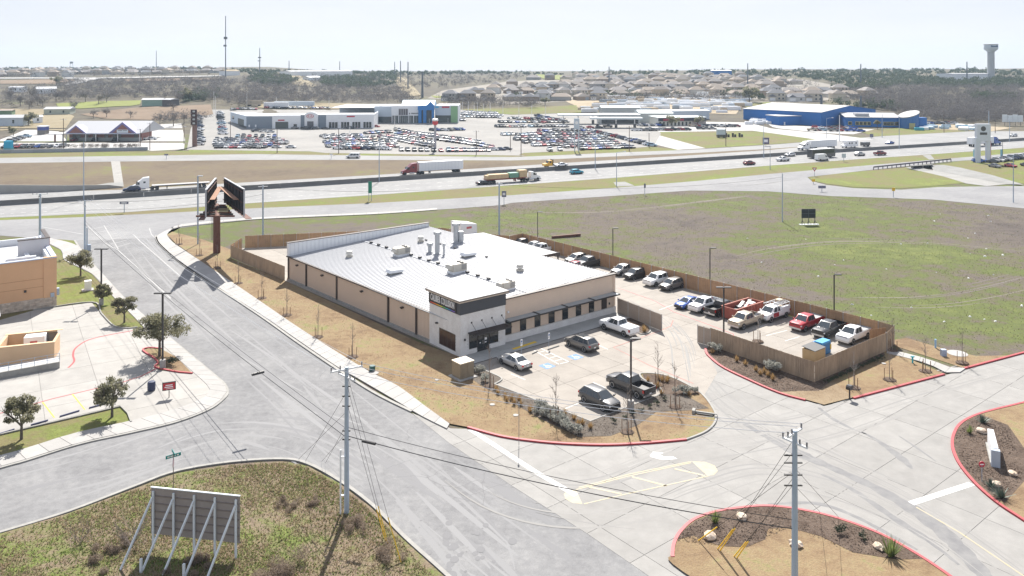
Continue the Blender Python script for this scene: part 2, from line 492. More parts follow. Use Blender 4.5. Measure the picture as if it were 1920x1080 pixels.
# concrete median barrier, built of cast sections
bar = thing('median_barrier', 'long grey concrete barrier dividing the highway carriageways', 'barrier')
P0, P1 = G(-250, 401.8), G(2150, 248.8)
nseg = 46
BARM = mat('barrier_concrete', (.19,.19,.187), .9, var=.2, vscale=.2, rand=.12)
dv = (P1 - P0) / nseg
prof = [(-.36,0),(.36,0),(.3,.12),(.15,.45),(.11,1.35),(-.11,1.35),(-.15,.45),(-.3,.12)]
for i in range(nseg):
    a, b_ = P0 + dv*i, P0 + dv*(i+.994)
    t = dv.normalized(); q = Vector((-t.y, t.x, 0))
    mb = MB(); mb.loft([[a + q*o + Vector((0,0,h+.04)) for o, h in prof], [b_ + q*o + Vector((0,0,h+.04)) for o, h in prof]])
    part('barrier_section', mb, BARM, bar)
# highway lane lines
for name, f0 in (('lane_line', .36), ('lane_line', .68)):
    for tab, flip in ((HNB, 0), (HFT + [(1700,252.5),(1920,241.5)], 1)):
        mb = MB(); pts = []
        for x in range(-100, 1960, 20):
            yb = table([p[0] for p in BAR], [p[1] for p in BAR], x); ye = table([p[0] for p in tab], [p[1] for p in tab], x)
            pts.append(G(x, lerp(yb, ye, f0)))
        for i in range(0, len(pts) - 1):
            a = pts[i]; b_ = lerp(pts[i], pts[i+1], .4); t = (b_-a).normalized(); q = Vector((-t.y, t.x, 0)) * .09
            mb.quad(*[(p.x, p.y, .052) for p in (a-q, b_-q, b_+q, a+q)])
        struct('lane_line', mb.mesh('lane_line', WHITEP))
kerb('shoulder_line', [(0,406.5),(480,378.8),(960,346.2),(1440,309.8),(1900,277.5)], WHITEP, .14, .006, .048, False)
kerb('shoulder_line', [(0,388.5),(480,358),(960,327.7),(1440,297.3),(1900,266.4)], YELP, .14, .006, .048, False)

# retaining wall and lined chute on the far bank
rw = thing('retaining_wall', 'low pale concrete retaining wall at the far edge of the highway', 'wall')
P = GP([(-250,371),(0,363),(120,359),(205,353.5),(230,352)])
for i in range(len(P) - 1):
    a, b_ = P[i], P[i+1]
    t = (b_-a).normalized()
    h0 = [2.6, 2.5, 1.8, 1.1, .4][i]; h1 = [2.6, 2.5, 1.8, 1.1, .4][i+1]
    mb = MB(); q = Vector((-t.y, t.x, 0)) * .3
    mb.loft([[a, a+q, a+q+Vector((0,0,h0)), a+Vector((0,0,h0))], [b_, b_+q, b_+q+Vector((0,0,h1)), b_+Vector((0,0,h1))]])
    part('wall_panel', mb, mat('wall_pale', (.38,.375,.355), .9, var=.15, vscale=.3, rand=.1), rw)
mb = MB(); mb.quad(*[(p.x, p.y, .06) for p in GP([(208,302.5),(225,302.5),(231,343),(214,343)])]); 
single('drainage_chute', mb, mat('chute_concrete', (.31,.30,.28), .9, var=.25, vscale=.3), 'pale concrete drainage chute running down the brown roadside bank', 'chute')
mb = MB(); mb.quad(*[(p.x, p.y, .062) for p in GP([(205,343),(231,342),(232,350),(160,354),(175,348)])])
struct('bank_apron', mb.mesh('bank_apron', MATS['channel_grey']))
mb = MB(); mb.quad(*[(p.x, p.y, .06) for p in GP([(1150,342),(1172,341),(1190,348.5),(1156,350)])])
struct('verge_apron', mb.mesh('verge_apron', MATS['channel_grey']))
mb = MB(); mb.quad(*[(p.x, p.y, .06) for p in GP([(1730,291.5),(1745,290.5),(1752,298.5),(1742,299.5)])])
struct('verge_apron', mb.mesh('verge_apron', MATS['channel_grey']))

# ---- the street
STREET_R = [(292,446),(318,470),(420,545),(545,635),(660,712),(770,778),(840,832),(957,912),(1100,1003),(1215,1082),(1420,1225)]
STREET_L = [(140,452),(160,480),(230,558),(300,620),(345,658),(400,704),(420,722),(426,738),(416,752),(390,770),(330,793),(250,812),(150,834),(47,866),(0,879),(-260,955)]
LOT_E = [(-260,1075),(0,1000),(130,960),(250,914),(330,885),(430,868),(530,862),(580,872),(640,905),(700,950),(760,1010),(840,1082),(940,1180)]
sheet('street', STREET_R[:4] + [(x+5, y) for x, y in STREET_R[4:]] + rev(LOT_E) + rev(STREET_L), .03, ASPHALT)
kerb('street_kerb', [(292,443),(300,460),(350,502),(480,588),(555,641),(630,692),(700,737),(772,773)], KERBC, .35, .15, .01)
kerb('street_kerb', STREET_L, KERBC, .35, .15, .01)
kerb('street_kerb', LOT_E, KERBC, .32, .13, .01)
# painted arrow-head hatching where the street meets the frontage road
HATCH = mat('worn_white_paint', (.40,.40,.395), .8, var=.3, vscale=.8)
for pts in ([(165,425),(195,455),(222,470)],[(195,423),(222,468)],[(170,430),(205,424)],[(178,437),(213,430)],[(186,444),(222,437)],[(194,452),(230,444)],[(202,459),(237,451)],[(212,465),(243,457)],[(222,470),(320,560)],[(250,440),(262,452),(340,520)],[(280,428),(284,440),(330,480)],[(75,425),(160,440)]):
    line('road_marking', pts, .2, .037, HATCH)

# ---- the lawn beside the shop and its front tip
LAWNP = [(318,434),(312,440),(330,458),(390,500),(480,561),(587,635),(670,685),(745,725),(805,770),(845,797),(877,803),(940,820),(1010,830),(1080,835),(1150,836),(1220,832),(1287,826),(1325,810),(1342,790),(1338,770),(1315,740),(1277,717),(1240,704),(1202,702),(1206,713),(1236,728),(1242,740),(1107,792),(927,722),(940,712),(925,703),(891,689),(863,671),(795,648),(533,527),(431,485),(436,470),(380,450)]
sheet('lawn', LAWNP, .13, LAWN)
SW_O = [(820,394),(700,402.5),(480,412),(340,426),(306,436),(292,446),(300,461),(350,503),(480,585),(555,637),(630,688),(670,711),(740,752),(790,782),(838,806)]
SW_I = [(820,391),(700,399.5),(480,409),(345,421),(322,431),(313,441),(325,456),(390,500),(480,561),(560,616),(640,667),(695,700),(745,725),(795,762),(843,797)]
def walk(name, outer, inner, bay, m=WALKC, z=.16):
    """a footway cast in bays"""
    o = struct(name, MB().quad(*[(p.x, p.y, z-.03) for p in GP(outer) + rev(GP(inner))]).mesh(name, JOINT))
    def resamp(P, n):
        P = smooth_line(P, 8); d = [0]
        for i in range(1, len(P)): d.append(d[-1] + (P[i]-P[i-1]).length)
        out = []
        for k in range(n + 1):
            s = d[-1] * k / n; j = max(i for i in range(len(d)) if d[i] <= s + 1e-6); j = min(j, len(P)-2)
            out.append(lerp(P[j], P[j+1], (s-d[j]) / max(1e-6, d[j+1]-d[j])))
        return out, d[-1]
    A, La = resamp(GP(outer), 10); n = max(2, int(La / bay))
    A, _ = resamp(GP(outer), n); B, _ = resamp(GP(inner), n)
    for i in range(n):
        g = .012
        a0, a1 = lerp(A[i], A[i+1], g), lerp(A[i], A[i+1], 1-g); b0, b1 = lerp(B[i], B[i+1], g), lerp(B[i], B[i+1], 1-g)
        part('slab', MB().prism([a0, a1, b1, b0], z-.1, z), m, o)
    return o
walk('sidewalk', SW_O[5:], SW_I[5:], 1.9)
walk('sidewalk', SW_O[:6], SW_I[:6], 3.0)

# ---- concrete drive, forecourt and yard
DRIVE = [(772,775),(845,804),(877,805),(940,822),(1080,837),(1220,834),(1287,828),(1342,792),(1315,740),(1242,700),(1330,668),(1355,690),(1400,712),(1460,738),(1510,752),(1545,762),(1597,750),(1770,705),(1808,694),(1920,664),(2150,602),(2350,640),(2350,1250),(1500,1283),(1420,1225),(1215,1080),(1100,1001),(957,910),(840,830)]
YARD = [(863,671),(891,689),(925,703),(940,712),(927,722),(1107,792),(1242,740),(1236,728),(1206,713),(1202,702),(1240,704),(1277,717),(1320,742),(1345,700),(1330,668),(1323,655),(1332,651),(1527,720.5),(1663,660.5)]
yardW = GP(YARD) + [Vector((48.6,105.2,0)), Vector((2.1,161.5,0)), Vector((-.5,159,0)), Vector((-7.2,162,0)), Vector((-15,167.3,0)), Vector((-53.9,159,0)), Vector((-53.4,151,0)), G(533,526)]
driveW = GP(DRIVE)
CX, CY = G(863,671).x, G(863,671).y
def site(x, y, z=0.): return Vector((CX, CY, 0)) + U*x + V*y + Vector((0,0,z))
BLD = [site(.6,.6), site(27.6,.6), site(27.6,47.4), site(.6,47.4)]
ISL_S = GP([(1262,1062),(1261,1043),(1264,1022),(1276,1000),(1302,977),(1345,962),(1400,954),(1440,952),(1490,957),(1560,972),(1640,1000),(1705,1034),(1770,1076),(1850,1135),(1900,1220),(1700,1270),(1480,1268),(1400,1160)])
ISL_E = GP([(2150,700),(1920,757),(1870,769),(1832,780),(1803,795),(1789,815),(1786,840),(1799,872),(1830,910),(1870,945),(1920,978),(2000,1030),(2200,1120),(2300,1000)])
dr = struct('driveway', MB().quad(*[(p.x, p.y, .012) for p in driveW]).mesh('driveway', JOINT))
slabs(dr, [(p.x, p.y) for p in driveW], SITE, (6.2, 4.6), .045, CONC, org=(CX, CY), skip=[[(p.x,p.y) for p in ISL_S], [(p.x,p.y) for p in ISL_E]])
yd = struct('parking_yard', MB().quad(*[(p.x, p.y, .016) for p in yardW]).mesh('parking_yard', JOINT))
slabs(yd, [(p.x, p.y) for p in yardW], SITE, (4.7, 4.7), .05, LOTC, org=(CX, CY), skip=[[(p.x,p.y) for p in BLD]])

def island(name, P, z, m, kname=None, km=None, smooth=True):
    Q = smooth_line(P, 5, True) if smooth else P
    sheet(name, Q, z, m, world=True)
island('traffic_island', ISL_S, .16, LAWN)
island('traffic_island', ISL_E, .16, LAWN)
kerb('red_kerb', [(1262,1048),(1261,1043),(1264,1022),(1276,1000),(1302,977),(1345,962),(1400,954),(1440,952),(1490,957),(1560,972),(1640,1000),(1705,1034),(1770,1076),(1850,1135)], REDP, .26, .18, .02)
kerb('red_kerb', [(2150,700),(1920,757),(1870,769),(1832,780),(1803,795),(1789,815),(1786,840),(1799,872),(1830,910),(1870,945),(1920,978),(2000,1030)], REDP, .26, .18, .02)
kerb('red_kerb', [(877,803),(940,820),(1010,830),(1080,835),(1150,836),(1220,832),(1287,826)], REDP, .28, .18, .02)
kerb('plain_kerb', [(1287,826),(1325,810),(1342,790),(1338,770),(1315,740),(1277,717),(1240,704),(1202,702),(1206,713),(1236,728),(1242,740)], KERBC, .2, .17, .01)
kerb('plain_kerb', [(1242,740),(1107,792),(927,722)], KERBC, .18, .17, .01, False)
kerb('plain_kerb', [(927,722),(938,716),(940,711),(925,703),(891,689)], KERBC, .18, .17, .01)
kerb('red_kerb', [(1323,655),(1324,662),(1331,671),(1355,690),(1400,712),(1460,738),(1510,752)], REDP, .28, .18, .02)
kerb('red_kerb', [(1600,748.5),(1770,703.5)], REDP, .28, .18, .02, False)
kerb('red_kerb', [(1808,692.5),(1920,662.5),(2150,600)], REDP, .28, .18, .02, False)
# planting beds
sheet('planting_bed', [(862,673),(891,690),(925,704),(940,712),(927,723),(1107,793),(1242,741),(1270,735),(1330,768),(1290,772),(1230,775),(1195,800),(1145,820),(1085,822),(1010,786),(960,757),(905,727),(855,692)], .145, GRAVEL)
sheet('planting_bed', [(1204,703),(1240,705),(1277,718),(1312,740),(1290,745),(1245,741),(1237,728),(1208,713)], .15, MULCH)
sheet('planting_bed', [(1324,656),(1333,648),(1400,672),(1527,717),(1655,660),(1660,668),(1560,715),(1535,735),(1500,735),(1460,737),(1400,711),(1355,689),(1331,671)], .145, MULCH)
sheet('lawn_patch', [(1545,760),(1600,747),(1770,702.5),(1660,655),(1640,669),(1560,715),(1535,735)], .12, LAWN)
sheet('dirt_patch', [(1460,737),(1500,734),(1535,734),(1560,716),(1600,747),(1545,761),(1510,751)], .135, DIRT)
sheet('lawn_patch', [(1664,640),(1680,650),(1808,691),(1900,667),(1830,668),(1760,652),(1700,634)], .05, LAWN)
walk('sidewalk', [(1662,664),(1700,673),(1740,684),(1775,701),(1800,700)], [(1664,657),(1702,665),(1745,677),(1785,692),(1812,692)], 1.8)
sheet('planting_bed', [(1262,1018),(1280,1000),(1304,980),(1346,964),(1400,956),(1440,954),(1490,959),(1560,974),(1640,1002),(1700,1034),(1730,1052),(1680,1053),(1600,1040),(1540,1010),(1480,993),(1440,995),(1435,1015),(1400,1030),(1350,1028),(1300,1008)], .175, MULCH)
sheet('planting_bed', [(1838,780),(1805,796),(1791,816),(1788,840),(1801,872),(1832,908),(1870,942),(1885,945),(1925,900),(1925,850),(1890,800)], .175, MULCH)
island('planting_bed', GP([(1158,592),(1170,590),(1196,601),(1216,615),(1218,623),(1208,627),(1192,623)]), .15, MULCH)
kerb('plain_kerb', [(1160,593),(1192,623),(1208,627.5),(1219,623),(1216,614),(1196,600)], KERBC, .18, .17, .02)

# front walk of the shop
fw = struct('front_walk', MB().prism([site(0,-2.9), site(28.2,-2.6), site(28.2,.55), site(0,0)], .0, .13).mesh('front_walk', JOINT))
slabs(fw, [(p.x,p.y) for p in (site(-.3,-2.9), site(27.9,-2.6), site(28.1,.55), site(7.05,.55), site(7.05,0), site(-.3,0))], SITE, (2.6,1.5), .16, mat('shade_concrete', (.40,.40,.385), .85, var=.12, vscale=.8, rand=.06), org=(CX,CY))

# painted markings
line('red_fire_lane', [(1158,540),(1178,547),(1230,566),(1262,585),(1322,607),(1375,627),(1376,637)], .13, .054, REDP, False)
line('red_fire_lane', [(1262,601),(1258,612),(1240,620),(1150,652),(1216,685),(1300,720)], .13, .054, mat('faded_red_paint', (.36,.15,.13), .8), False)
line('stop_bar', [(882,806),(1003,885)], .55, .05, WHITEP)
line('stop_bar', [(1003,885),(1080,930)], .55, .05, WHITEP)
line('stop_bar', [(1708,945),(1822,908)], .6, .05, WHITEP)
line('centre_line', [(1718,952),(1800,1000),(1925,1085),(2100,1200)], .14, .05, YELP)
mb = MB(); mb.quad(*[(p.x,p.y,.052) for p in GP([(1218,856),(1224,848),(1244,850),(1237,854),(1246,857),(1262,857),(1270,861),(1254,863),(1236,862),(1222,858)])])
struct('turn_arrow', mb.mesh('turn_arrow', WHITEP))
MED = [(1085,915),(1180,890),(1297,866),(1322,868),(1342,878),(1345,888),(1330,895),(1100,946),(1075,943),(1062,932),(1068,922)]
line('yellow_median', MED[:3], .14, .05, YELP)
line('yellow_median', [(1095,946),(1180,926),(1330,893)], .14, .05, YELP)
line('yellow_median', [(1080,919),(1180,893.5),(1296,868.5)], .14, .05, YELP)
mb = MB(); mb.quad(*[(p.x,p.y,.051) for p in GP([(1297,866),(1322,867),(1340,874),(1346,884),(1338,892),(1326,893)])]); struct('yellow_median', mb.mesh('yellow_median', YELP))
mb = MB(); mb.quad(*[(p.x,p.y,.051) for p in GP([(1080,920),(1092,946),(1073,944),(1060,936),(1057,927),(1066,921)])]); struct('yellow_median', mb.mesh('yellow_median', YELP))
for p in ([(1185,895),(1250,912)], [(1265,880),(1322,893)], [(1105,914),(1165,927)]): line('yellow_median', p, .25, .05, YELP)
# tyre scuffs and damp tracks worn into the concrete (flat stains)
STAIN = mat('tyre_stain', (.135,.135,.14), .8, vscale=.9, col2=(.205,.203,.20), detail=8)
def stain(pts, ws, z=.0475):
    P = smooth_line(GP(pts), 6); n = len(P); mb = MB(); L = []; Rr = []
    for i, p in enumerate(P):
        t = (P[min(i+1,n-1)] - P[max(i-1,0)]).normalized(); q = Vector((-t.y, t.x, 0))
        w = table([k/(len(ws)-1) for k in range(len(ws))], ws, i/(n-1)) * (1 + .15*math.sin(i*2.1))
        L.append(p + q*w/2); Rr.append(p - q*w/2)
    for i in range(n-1): mb.quad(*[(a.x,a.y,z) for a in (L[i], Rr[i], Rr[i+1], L[i+1])])
    struct('damp_track', mb.mesh('damp_track', STAIN))
stain([(1395,795),(1450,825),(1500,852),(1560,878),(1650,920),(1740,975),(1800,1030),(1850,1085)], [.5,1.1,1.5,.9,1.1,1.6,1.4,1.2])
stain([(1540,890),(1600,920),(1680,975),(1750,1020),(1800,1060)], [.3,.5,.7,.6,.4])
stain([(1615,810),(1650,830),(1690,860),(1710,880)], [.2,.5,.9,.2])
stain([(1535,765),(1560,785),(1600,806),(1625,815)], [.3,.5,.35,.1])
stain([(1440,946),(1530,945),(1600,968),(1680,1010),(1720,1032)], [.2,.5,.4,.4,.2])
stain([(1685,818),(1715,838),(1755,866)], [.08,.3,.1])
# parking bay lines, wheelchair symbols
for a, b_ in (((1476,620),(1437,630)),((1499,632),(1472,640)),((1528,641),(1504,652)),((1446,605),(1425,614)),((1262,572),(1236,582)),((932,722),(905,706)),((1058,768),(1085,757)),((985,713),(958,702)),((1106,671),(1080,660)),((1140,656),(1118,646))):
    line('bay_line', [a, b_], .11, .055, WHITEP)
for i in range(6):
    t = i / 5.
    line('aisle_stripe', [lerp2 for lerp2 in ((lerp(1002,1050,t), lerp(656,683,t)), (lerp(1012,1066,t), lerp(653,679,t)))], .12, .056, WHITEP)
line('aisle_stripe', [(1000,657),(1048,684)], .12, .056, WHITEP); line('aisle_stripe', [(1012,653),(1066,679)], .12, .056, WHITEP)
for (x, y) in ((1026,687),(1079,670)):
    c = G(x, y); q = lambda a, b: (c + U*a + V*b)
    struct('wheelchair_symbol', MB().quad(*[(p.x,p.y,.055) for p in (q(-.75,-.75), q(.75,-.75), q(.75,.75), q(-.75,.75))]).mesh('wheelchair_symbol', BLUEP))
    mb = MB()
    ring = [q(-.05+.36*math.cos(a), -.2+.36*math.sin(a)) for a in [R(150+ k*24) for k in range(12)]]
    for i in range(11):
        a, b_ = ring[i], ring[i+1]; ci = q(-.05,-.2); mb.quad(*[(p.x,p.y,.059) for p in (a, b_, lerp(b_, ci, .3), lerp(a, ci, .3))])
    for a, b_ in ((q(-.1,.35), q(-.08,-.1)), (q(-.08,-.1), q(.25,-.12)), (q(.25,-.12), q(.38,-.45)), (q(-.1,.12), q(.2,.1))):
        t = (b_-a).normalized(); w = Vector((-t.y,t.x,0))*.06; mb.quad(*[(p.x,p.y,.0595) for p in (a-w, b_-w, b_+w, a+w)])
    mb.quad(*[(q(-.1+.1*math.cos(k), .5+.1*math.sin(k)).x, q(-.1+.1*math.cos(k), .5+.1*math.sin(k)).y, .0592) for k in [i*math.pi/4 for i in range(8)]])
    struct('wheelchair_symbol', mb.mesh('wheelchair_symbol', WHITEP))
line('yellow_ramp_mark', [(962,657),(1005,643)], .5, .166, YELB)

# ---- the block on the left: orange building, its lot, lawns and walks
sheet('left_lawn', rev(STREET_L)[:] + [(75,447),(-300,470),(-300,960)], .11, VERGE)
LOTL = [(-200,640),(0,602),(62,584),(172,569),(190,590),(214,614),(240,618),(283,615),(300,632),(345,665),(372,690),(400,715),(412,728),(400,748),(360,768),(320,780),(285,792),(246,793),(240,775),(226,762),(150,780),(0,815),(-200,862)]
lw = GP(LOTL)
lo = struct('left_parking_lot', MB().quad(*[(p.x,p.y,.13) for p in lw]).mesh('left_parking_lot', JOINT))
slabs(lo, [(p.x,p.y) for p in lw], R(33), (5.5,5.5), .155, mat('left_lot_concrete', (.35,.337,.315), .85, var=.18, vscale=.5, rand=.08), org=(-60,90))
kerb('plain_kerb', [(62,584),(172,569),(190,590),(214,614),(240,618),(258,616)], KERBC, .18, .15, .15)
kerb('plain_kerb', [(0,818),(150,783),(226,765),(240,778),(246,794)], KERBC, .18, .12, .14, False)
island('kerb_island', GP([(268,660),(280,655),(302,657),(330,672),(361,703),(330,700),(300,697),(291,692),(295,685),(290,675)]), .2, LAWN, smooth=False)
kerb('red_kerb', [(361,703),(330,700),(292,692),(296,684),(290,675),(268,660),(280,655),(302,657)], REDP, .2, .2, .1)
line('red_fire_lane', [(250,622),(205,630),(165,640),(142,655),(137,668),(139,680),(128,692)], .22, .162, REDP, True)
line('red_fire_lane', [(292,694),(265,708),(215,724),(180,731),(100,750),(0,778)], .16, .162, REDP, False)
for a, b_ in (((80,757),(102,786)), ((136,742),(159,771))): line('bay_line', [a, b_], .12, .163, YELB)
SL_O = [(-200,936),(0,878),(47,865),(150,833),(250,811),(330,792),(390,769),(415,751),(425,738),(419,722),(399,704),(345,658),(300,620),(265,589),(232,560),(197,520),(162,484),(141,460),(85,446)]
SL_I = [(-200,912),(0,857),(45,845),(140,815),(245,792),(322,772),(372,754),(388,744),(394,735),(388,724),(372,709),(330,672),(286,632),(245,590),(214,560),(172,515),(122,490),(114,470),(78,452)]
walk('sidewalk', SL_O, SL_I, 1.9, z=.19)

# faint tyre arcs on the concrete and worn streaks on the street
ARC = [mat('tyre_arc', (.238,.232,.222), .85), mat('tyre_arc_dark', (.215,.21,.204), .85), mat('tyre_arc_mid', (.25,.243,.232), .85)]
WEAR = [mat('wear_pale', (.232,.232,.234), .9), mat('wear_dark', (.188,.188,.192), .9), mat('wear_mid', (.222,.222,.224), .9)]
def arcs(base, n, off, wr, ms, z, seed, lo=.12, hi=.45, name='tyre_mark'):
    q_ = random.Random(seed); P = smooth_line(GP(base), 10); m_ = len(P)
    bins = [MB() for _ in ms]
    for k in range(n):
        a = q_.uniform(0, 1-lo); b_ = min(1, a + q_.uniform(lo, hi)); o = q_.gauss(0, off); w = q_.uniform(*wr); drift = q_.gauss(0, off*.25); mb = bins[q_.randrange(len(ms))]
        i0, i1 = int(a*(m_-1)), int(b_*(m_-1)); prev = None; zz = z + q_.random()*.002
        for i in range(i0, i1+1):
            t = (P[min(i+1,m_-1)]-P[max(i-1,0)]).normalized(); nn = Vector((-t.y,t.x,0)); f = (i-i0)/max(1,i1-i0); ww = w*math.sin(math.pi*min(1,max(0,.08+.84*f)))
            c = P[i] + nn*(o+drift*f); cur = (c-nn*ww/2, c+nn*ww/2)
            if prev: mb.quad(*[(p.x,p.y,zz) for p in (prev[0], cur[0], cur[1], prev[1])])
            prev = cur
    for mb, mt in zip(bins, ms):
        if mb.f: o = struct(name, mb.mesh(name, mt))
arcs([(1275,640),(1300,690),(1345,745),(1420,800),(1520,855),(1650,915),(1780,990),(1900,1075)], 46, 1.6, (.1,.3), ARC, .0462, 1)
arcs([(900,830),(1010,900),(1130,905),(1280,850),(1400,830),(1550,800),(1720,745),(1920,690)], 40, 2.2, (.08,.28), ARC, .0462, 2)
arcs([(1000,940),(1200,960),(1320,920),(1440,890),(1600,930),(1760,1010),(1850,1080)], 26, 1.4, (.08,.28), ARC, .0462, 3)
arcs([(1180,560),(1240,600),(1275,640),(1285,690),(1290,740)], 16, 1.0, (.1,.25), ARC, .0525, 4)
arcs([(250,440),(330,530),(480,660),(640,790),(820,930),(1010,1085)], 70, 3.0, (.15,.6), WEAR, .0312, 5, .06, .3)
arcs([(0,930),(150,895),(300,850),(430,815),(560,830),(680,900)], 40, 2.4, (.15,.55), WEAR, .0312, 6, .08, .35)
q_ = random.Random(9); mb = MB()
for k in range(40):
    x, y = q_.gauss(850,45), q_.gauss(1030,35); c = G(x,y); r = q_.uniform(.06,.42)**1.3
    mb.quad(*[(c.x+r*(1+.3*q_.random())*math.cos(a), c.y+r*1.3*(1+.3*q_.random())*math.sin(a), .0335+k*.0003) for a in [i*math.pi/4 for i in range(8)]])
for k in range(50):
    x, y = q_.uniform(500,1000), q_.uniform(640,1000); c = G(x,y); r = q_.uniform(.04,.16)
    mb.quad(*[(c.x+r*math.cos(a), c.y+r*math.sin(a), .0335+k*.0002) for a in [i*math.pi/3 for i in range(6)]])
struct('oil_spots', mb.mesh('oil_spots', mat('oil_dark', (.165,.165,.17), .85)))
mb = MB()
for k in range(26):
    x, y = q_.uniform(300,950), 0; y = 480+(x-300)*.72+q_.uniform(-30,60); c = G(x,y); d = Vector((q_.uniform(-1,1),q_.uniform(-1,1),0)).normalized(); p = c
    for j in range(q_.randrange(4,12)):
        d = (d+Vector((q_.gauss(0,.35),q_.gauss(0,.35),0))).normalized(); n2 = p+d*.7; nn = Vector((-d.y,d.x,0))*.018; mb.quad(*[(v.x,v.y,.0338) for v in (p-nn,n2-nn,n2+nn,p+nn)]); p = n2
struct('crack_seal', mb.mesh('crack_seal', mat('crack_dark', (.13,.13,.135), .85)))

TRK = [mat('track_soil', (.125,.105,.09), .95), mat('track_soil_pale', (.165,.145,.115), .95)]
arcs([(960,396),(1080,398),(1200,392),(1320,378),(1420,366)], 10, .9, (.2,.5), TRK, .012, 21, .3, .8, 'wheel_rut')
arcs([(1250,520),(1400,470),(1560,450),(1740,455),(1920,470)], 9, 1.6, (.2,.5), TRK, .012, 22, .2, .6, 'wheel_rut')
arcs([(1600,560),(1720,560),(1830,545),(1930,520)], 9, 2.0, (.2,.45), TRK, .012, 23, .3, .8, 'wheel_rut')

# ================================================================== THE REPAIR SHOP
TAN = mat('tan_siding', (.66,.53,.42), .75, var=.06, vscale=.5)
TAN2 = mat('tan_stucco', (.68,.54,.425), .85, var=.06, vscale=.7, bump=.1)
ROOFW = mat('white_roof_metal', (.40,.41,.43), .5, var=.06, vscale=.3)
CHAR = mat('charcoal_band', (.065,.07,.08), .6)
BRICKBASE = mat('white_mortar', (.74,.73,.71), .9, var=.2, vscale=2)
BRICKW = mat('whitewashed_brick', (.84,.83,.81), .85, col2=(.70,.675,.65), vscale=1.1, detail=9, rand=.1)
def text_mesh(s, size, depth=.04, bold=0.):
    cu = bpy.data.curves.new('lettering', 'FONT'); cu.body = s; cu.size = size; cu.extrude = depth; cu.offset = bold; cu.align_x = 'CENTER'; cu.align_y = 'CENTER'; cu.resolution_u = 2; cu.space_character = 1.12
    o = bpy.data.objects.new('lettering', cu); C.objects.link(o)
    dg = bpy.context.evaluated_depsgraph_get(); dg.update()
    me = bpy.data.meshes.new_from_object(o.evaluated_get(dg))
    bpy.data.objects.remove(o); return me
def lettering(s, size, m, parent, loc, rot, sx=1., name='lettering', bold=0.):
    me = text_mesh(s, size, .03, bold); me.materials.clear(); me.materials.append(m)
    o = ob(name, me, parent, loc); o.rotation_euler = rot; o.scale = (sx, 1, 1); return o

BW, BL = 28.2, 48.4
shop = thing('repair_shop', 'large tan metal collision repair shop with white roof and whitewashed brick entry tower', 'building', (CX, CY, 0), SITE)
def roofz(x): return 4.0 + 1.6 * x / BW
mb = MB().box(0.2, BW, 47.95, BL, 0, 3.9).box(BW-.3, BW, .9, 47.9, 0, 5.5); part('rear_wall', mb, TAN, shop)
mb = MB().box(.15, .4, 6.9, BL, .35, 3.95); part('side_wall', mb, TAN, shop)
mb = MB()
y = 7.1
while y < BL - .1: mb.box(.10, .16, y, y+.07, .36, 3.9); y += .31
part('siding_ribs', mb, mat('tan_rib', (.60,.49,.40), .75), shop)
part('wall_plinth', MB().box(.02, .42, 6.9, BL+.02, 0, .36), KERBC, shop)
for yy in (10.1, 17.0, 31.5, 41.5, 47.9): part('pilaster', MB().box(-.06, .17, yy-.16, yy+.16, .3, 3.97), DARKBR, shop)
part('gutter', MB().box(-.12, .16, 6.9, BL+.05, 3.9, 4.1), DARKBR, shop)
for yy in (13.4, 24, 36, 44.6): part('wall_light', MB().box(-.28, .14, yy-.18, yy+.18, 3.1, 3.28).box(-.22, -.02, yy-.12, yy+.12, 3.02, 3.1), DARKBR, shop)
# roof sheet and its standing seams
rf = part('roof', MB().loft([[(.05,.7,roofz(0)-.02),(.05,.7,roofz(0)+.06),(.05,47.95,roofz(0)+.06),(.05,47.95,roofz(0)-.02)],[(BW-.05,.7,roofz(BW)-.02),(BW-.05,.7,roofz(BW)+.06),(BW-.05,47.95,roofz(BW)+.06),(BW-.05,47.95,roofz(BW)-.02)]]), ROOFW, shop)
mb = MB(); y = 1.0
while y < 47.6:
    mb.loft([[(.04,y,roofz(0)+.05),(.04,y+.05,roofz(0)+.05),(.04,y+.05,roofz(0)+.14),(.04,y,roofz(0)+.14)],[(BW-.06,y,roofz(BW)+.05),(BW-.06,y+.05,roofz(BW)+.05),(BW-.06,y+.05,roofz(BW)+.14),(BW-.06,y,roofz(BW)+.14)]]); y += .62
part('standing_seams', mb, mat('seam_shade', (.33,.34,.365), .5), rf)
mb = MB()
for k in range(16): mb.box(13.7, 14.1, 7+k*2.5, 7.5+k*2.5, roofz(14)+.1, roofz(14)+.42)
for k in range(5): mb.box(21.3, 21.6, 22+k*4.2, 22.35+k*4.2, roofz(21.5)+.1, roofz(21.5)+.3)
part('roof_clamps', mb, BLACK, rf)['kind'] = 'stuff'
part('roof_joint', MB().box(13.8,14.0,2,47.5,roofz(13.9)+.07,roofz(13.9)+.16), mat('joint_dark', (.4,.42,.45), .6), rf)
# rear parapet with ribbed liner
part('parapet', MB().box(0, BW, BL-.55, BL+.02, 3.9, 6.3), WHITEM, shop)
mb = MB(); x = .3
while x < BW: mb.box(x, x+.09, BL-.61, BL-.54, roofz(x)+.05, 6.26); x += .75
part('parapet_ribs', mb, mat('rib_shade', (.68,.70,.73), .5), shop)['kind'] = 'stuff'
part('coping', MB().box(-.12, BW+.12, BL-.64, BL+.1, 6.3, 6.4), DARKBR, shop)
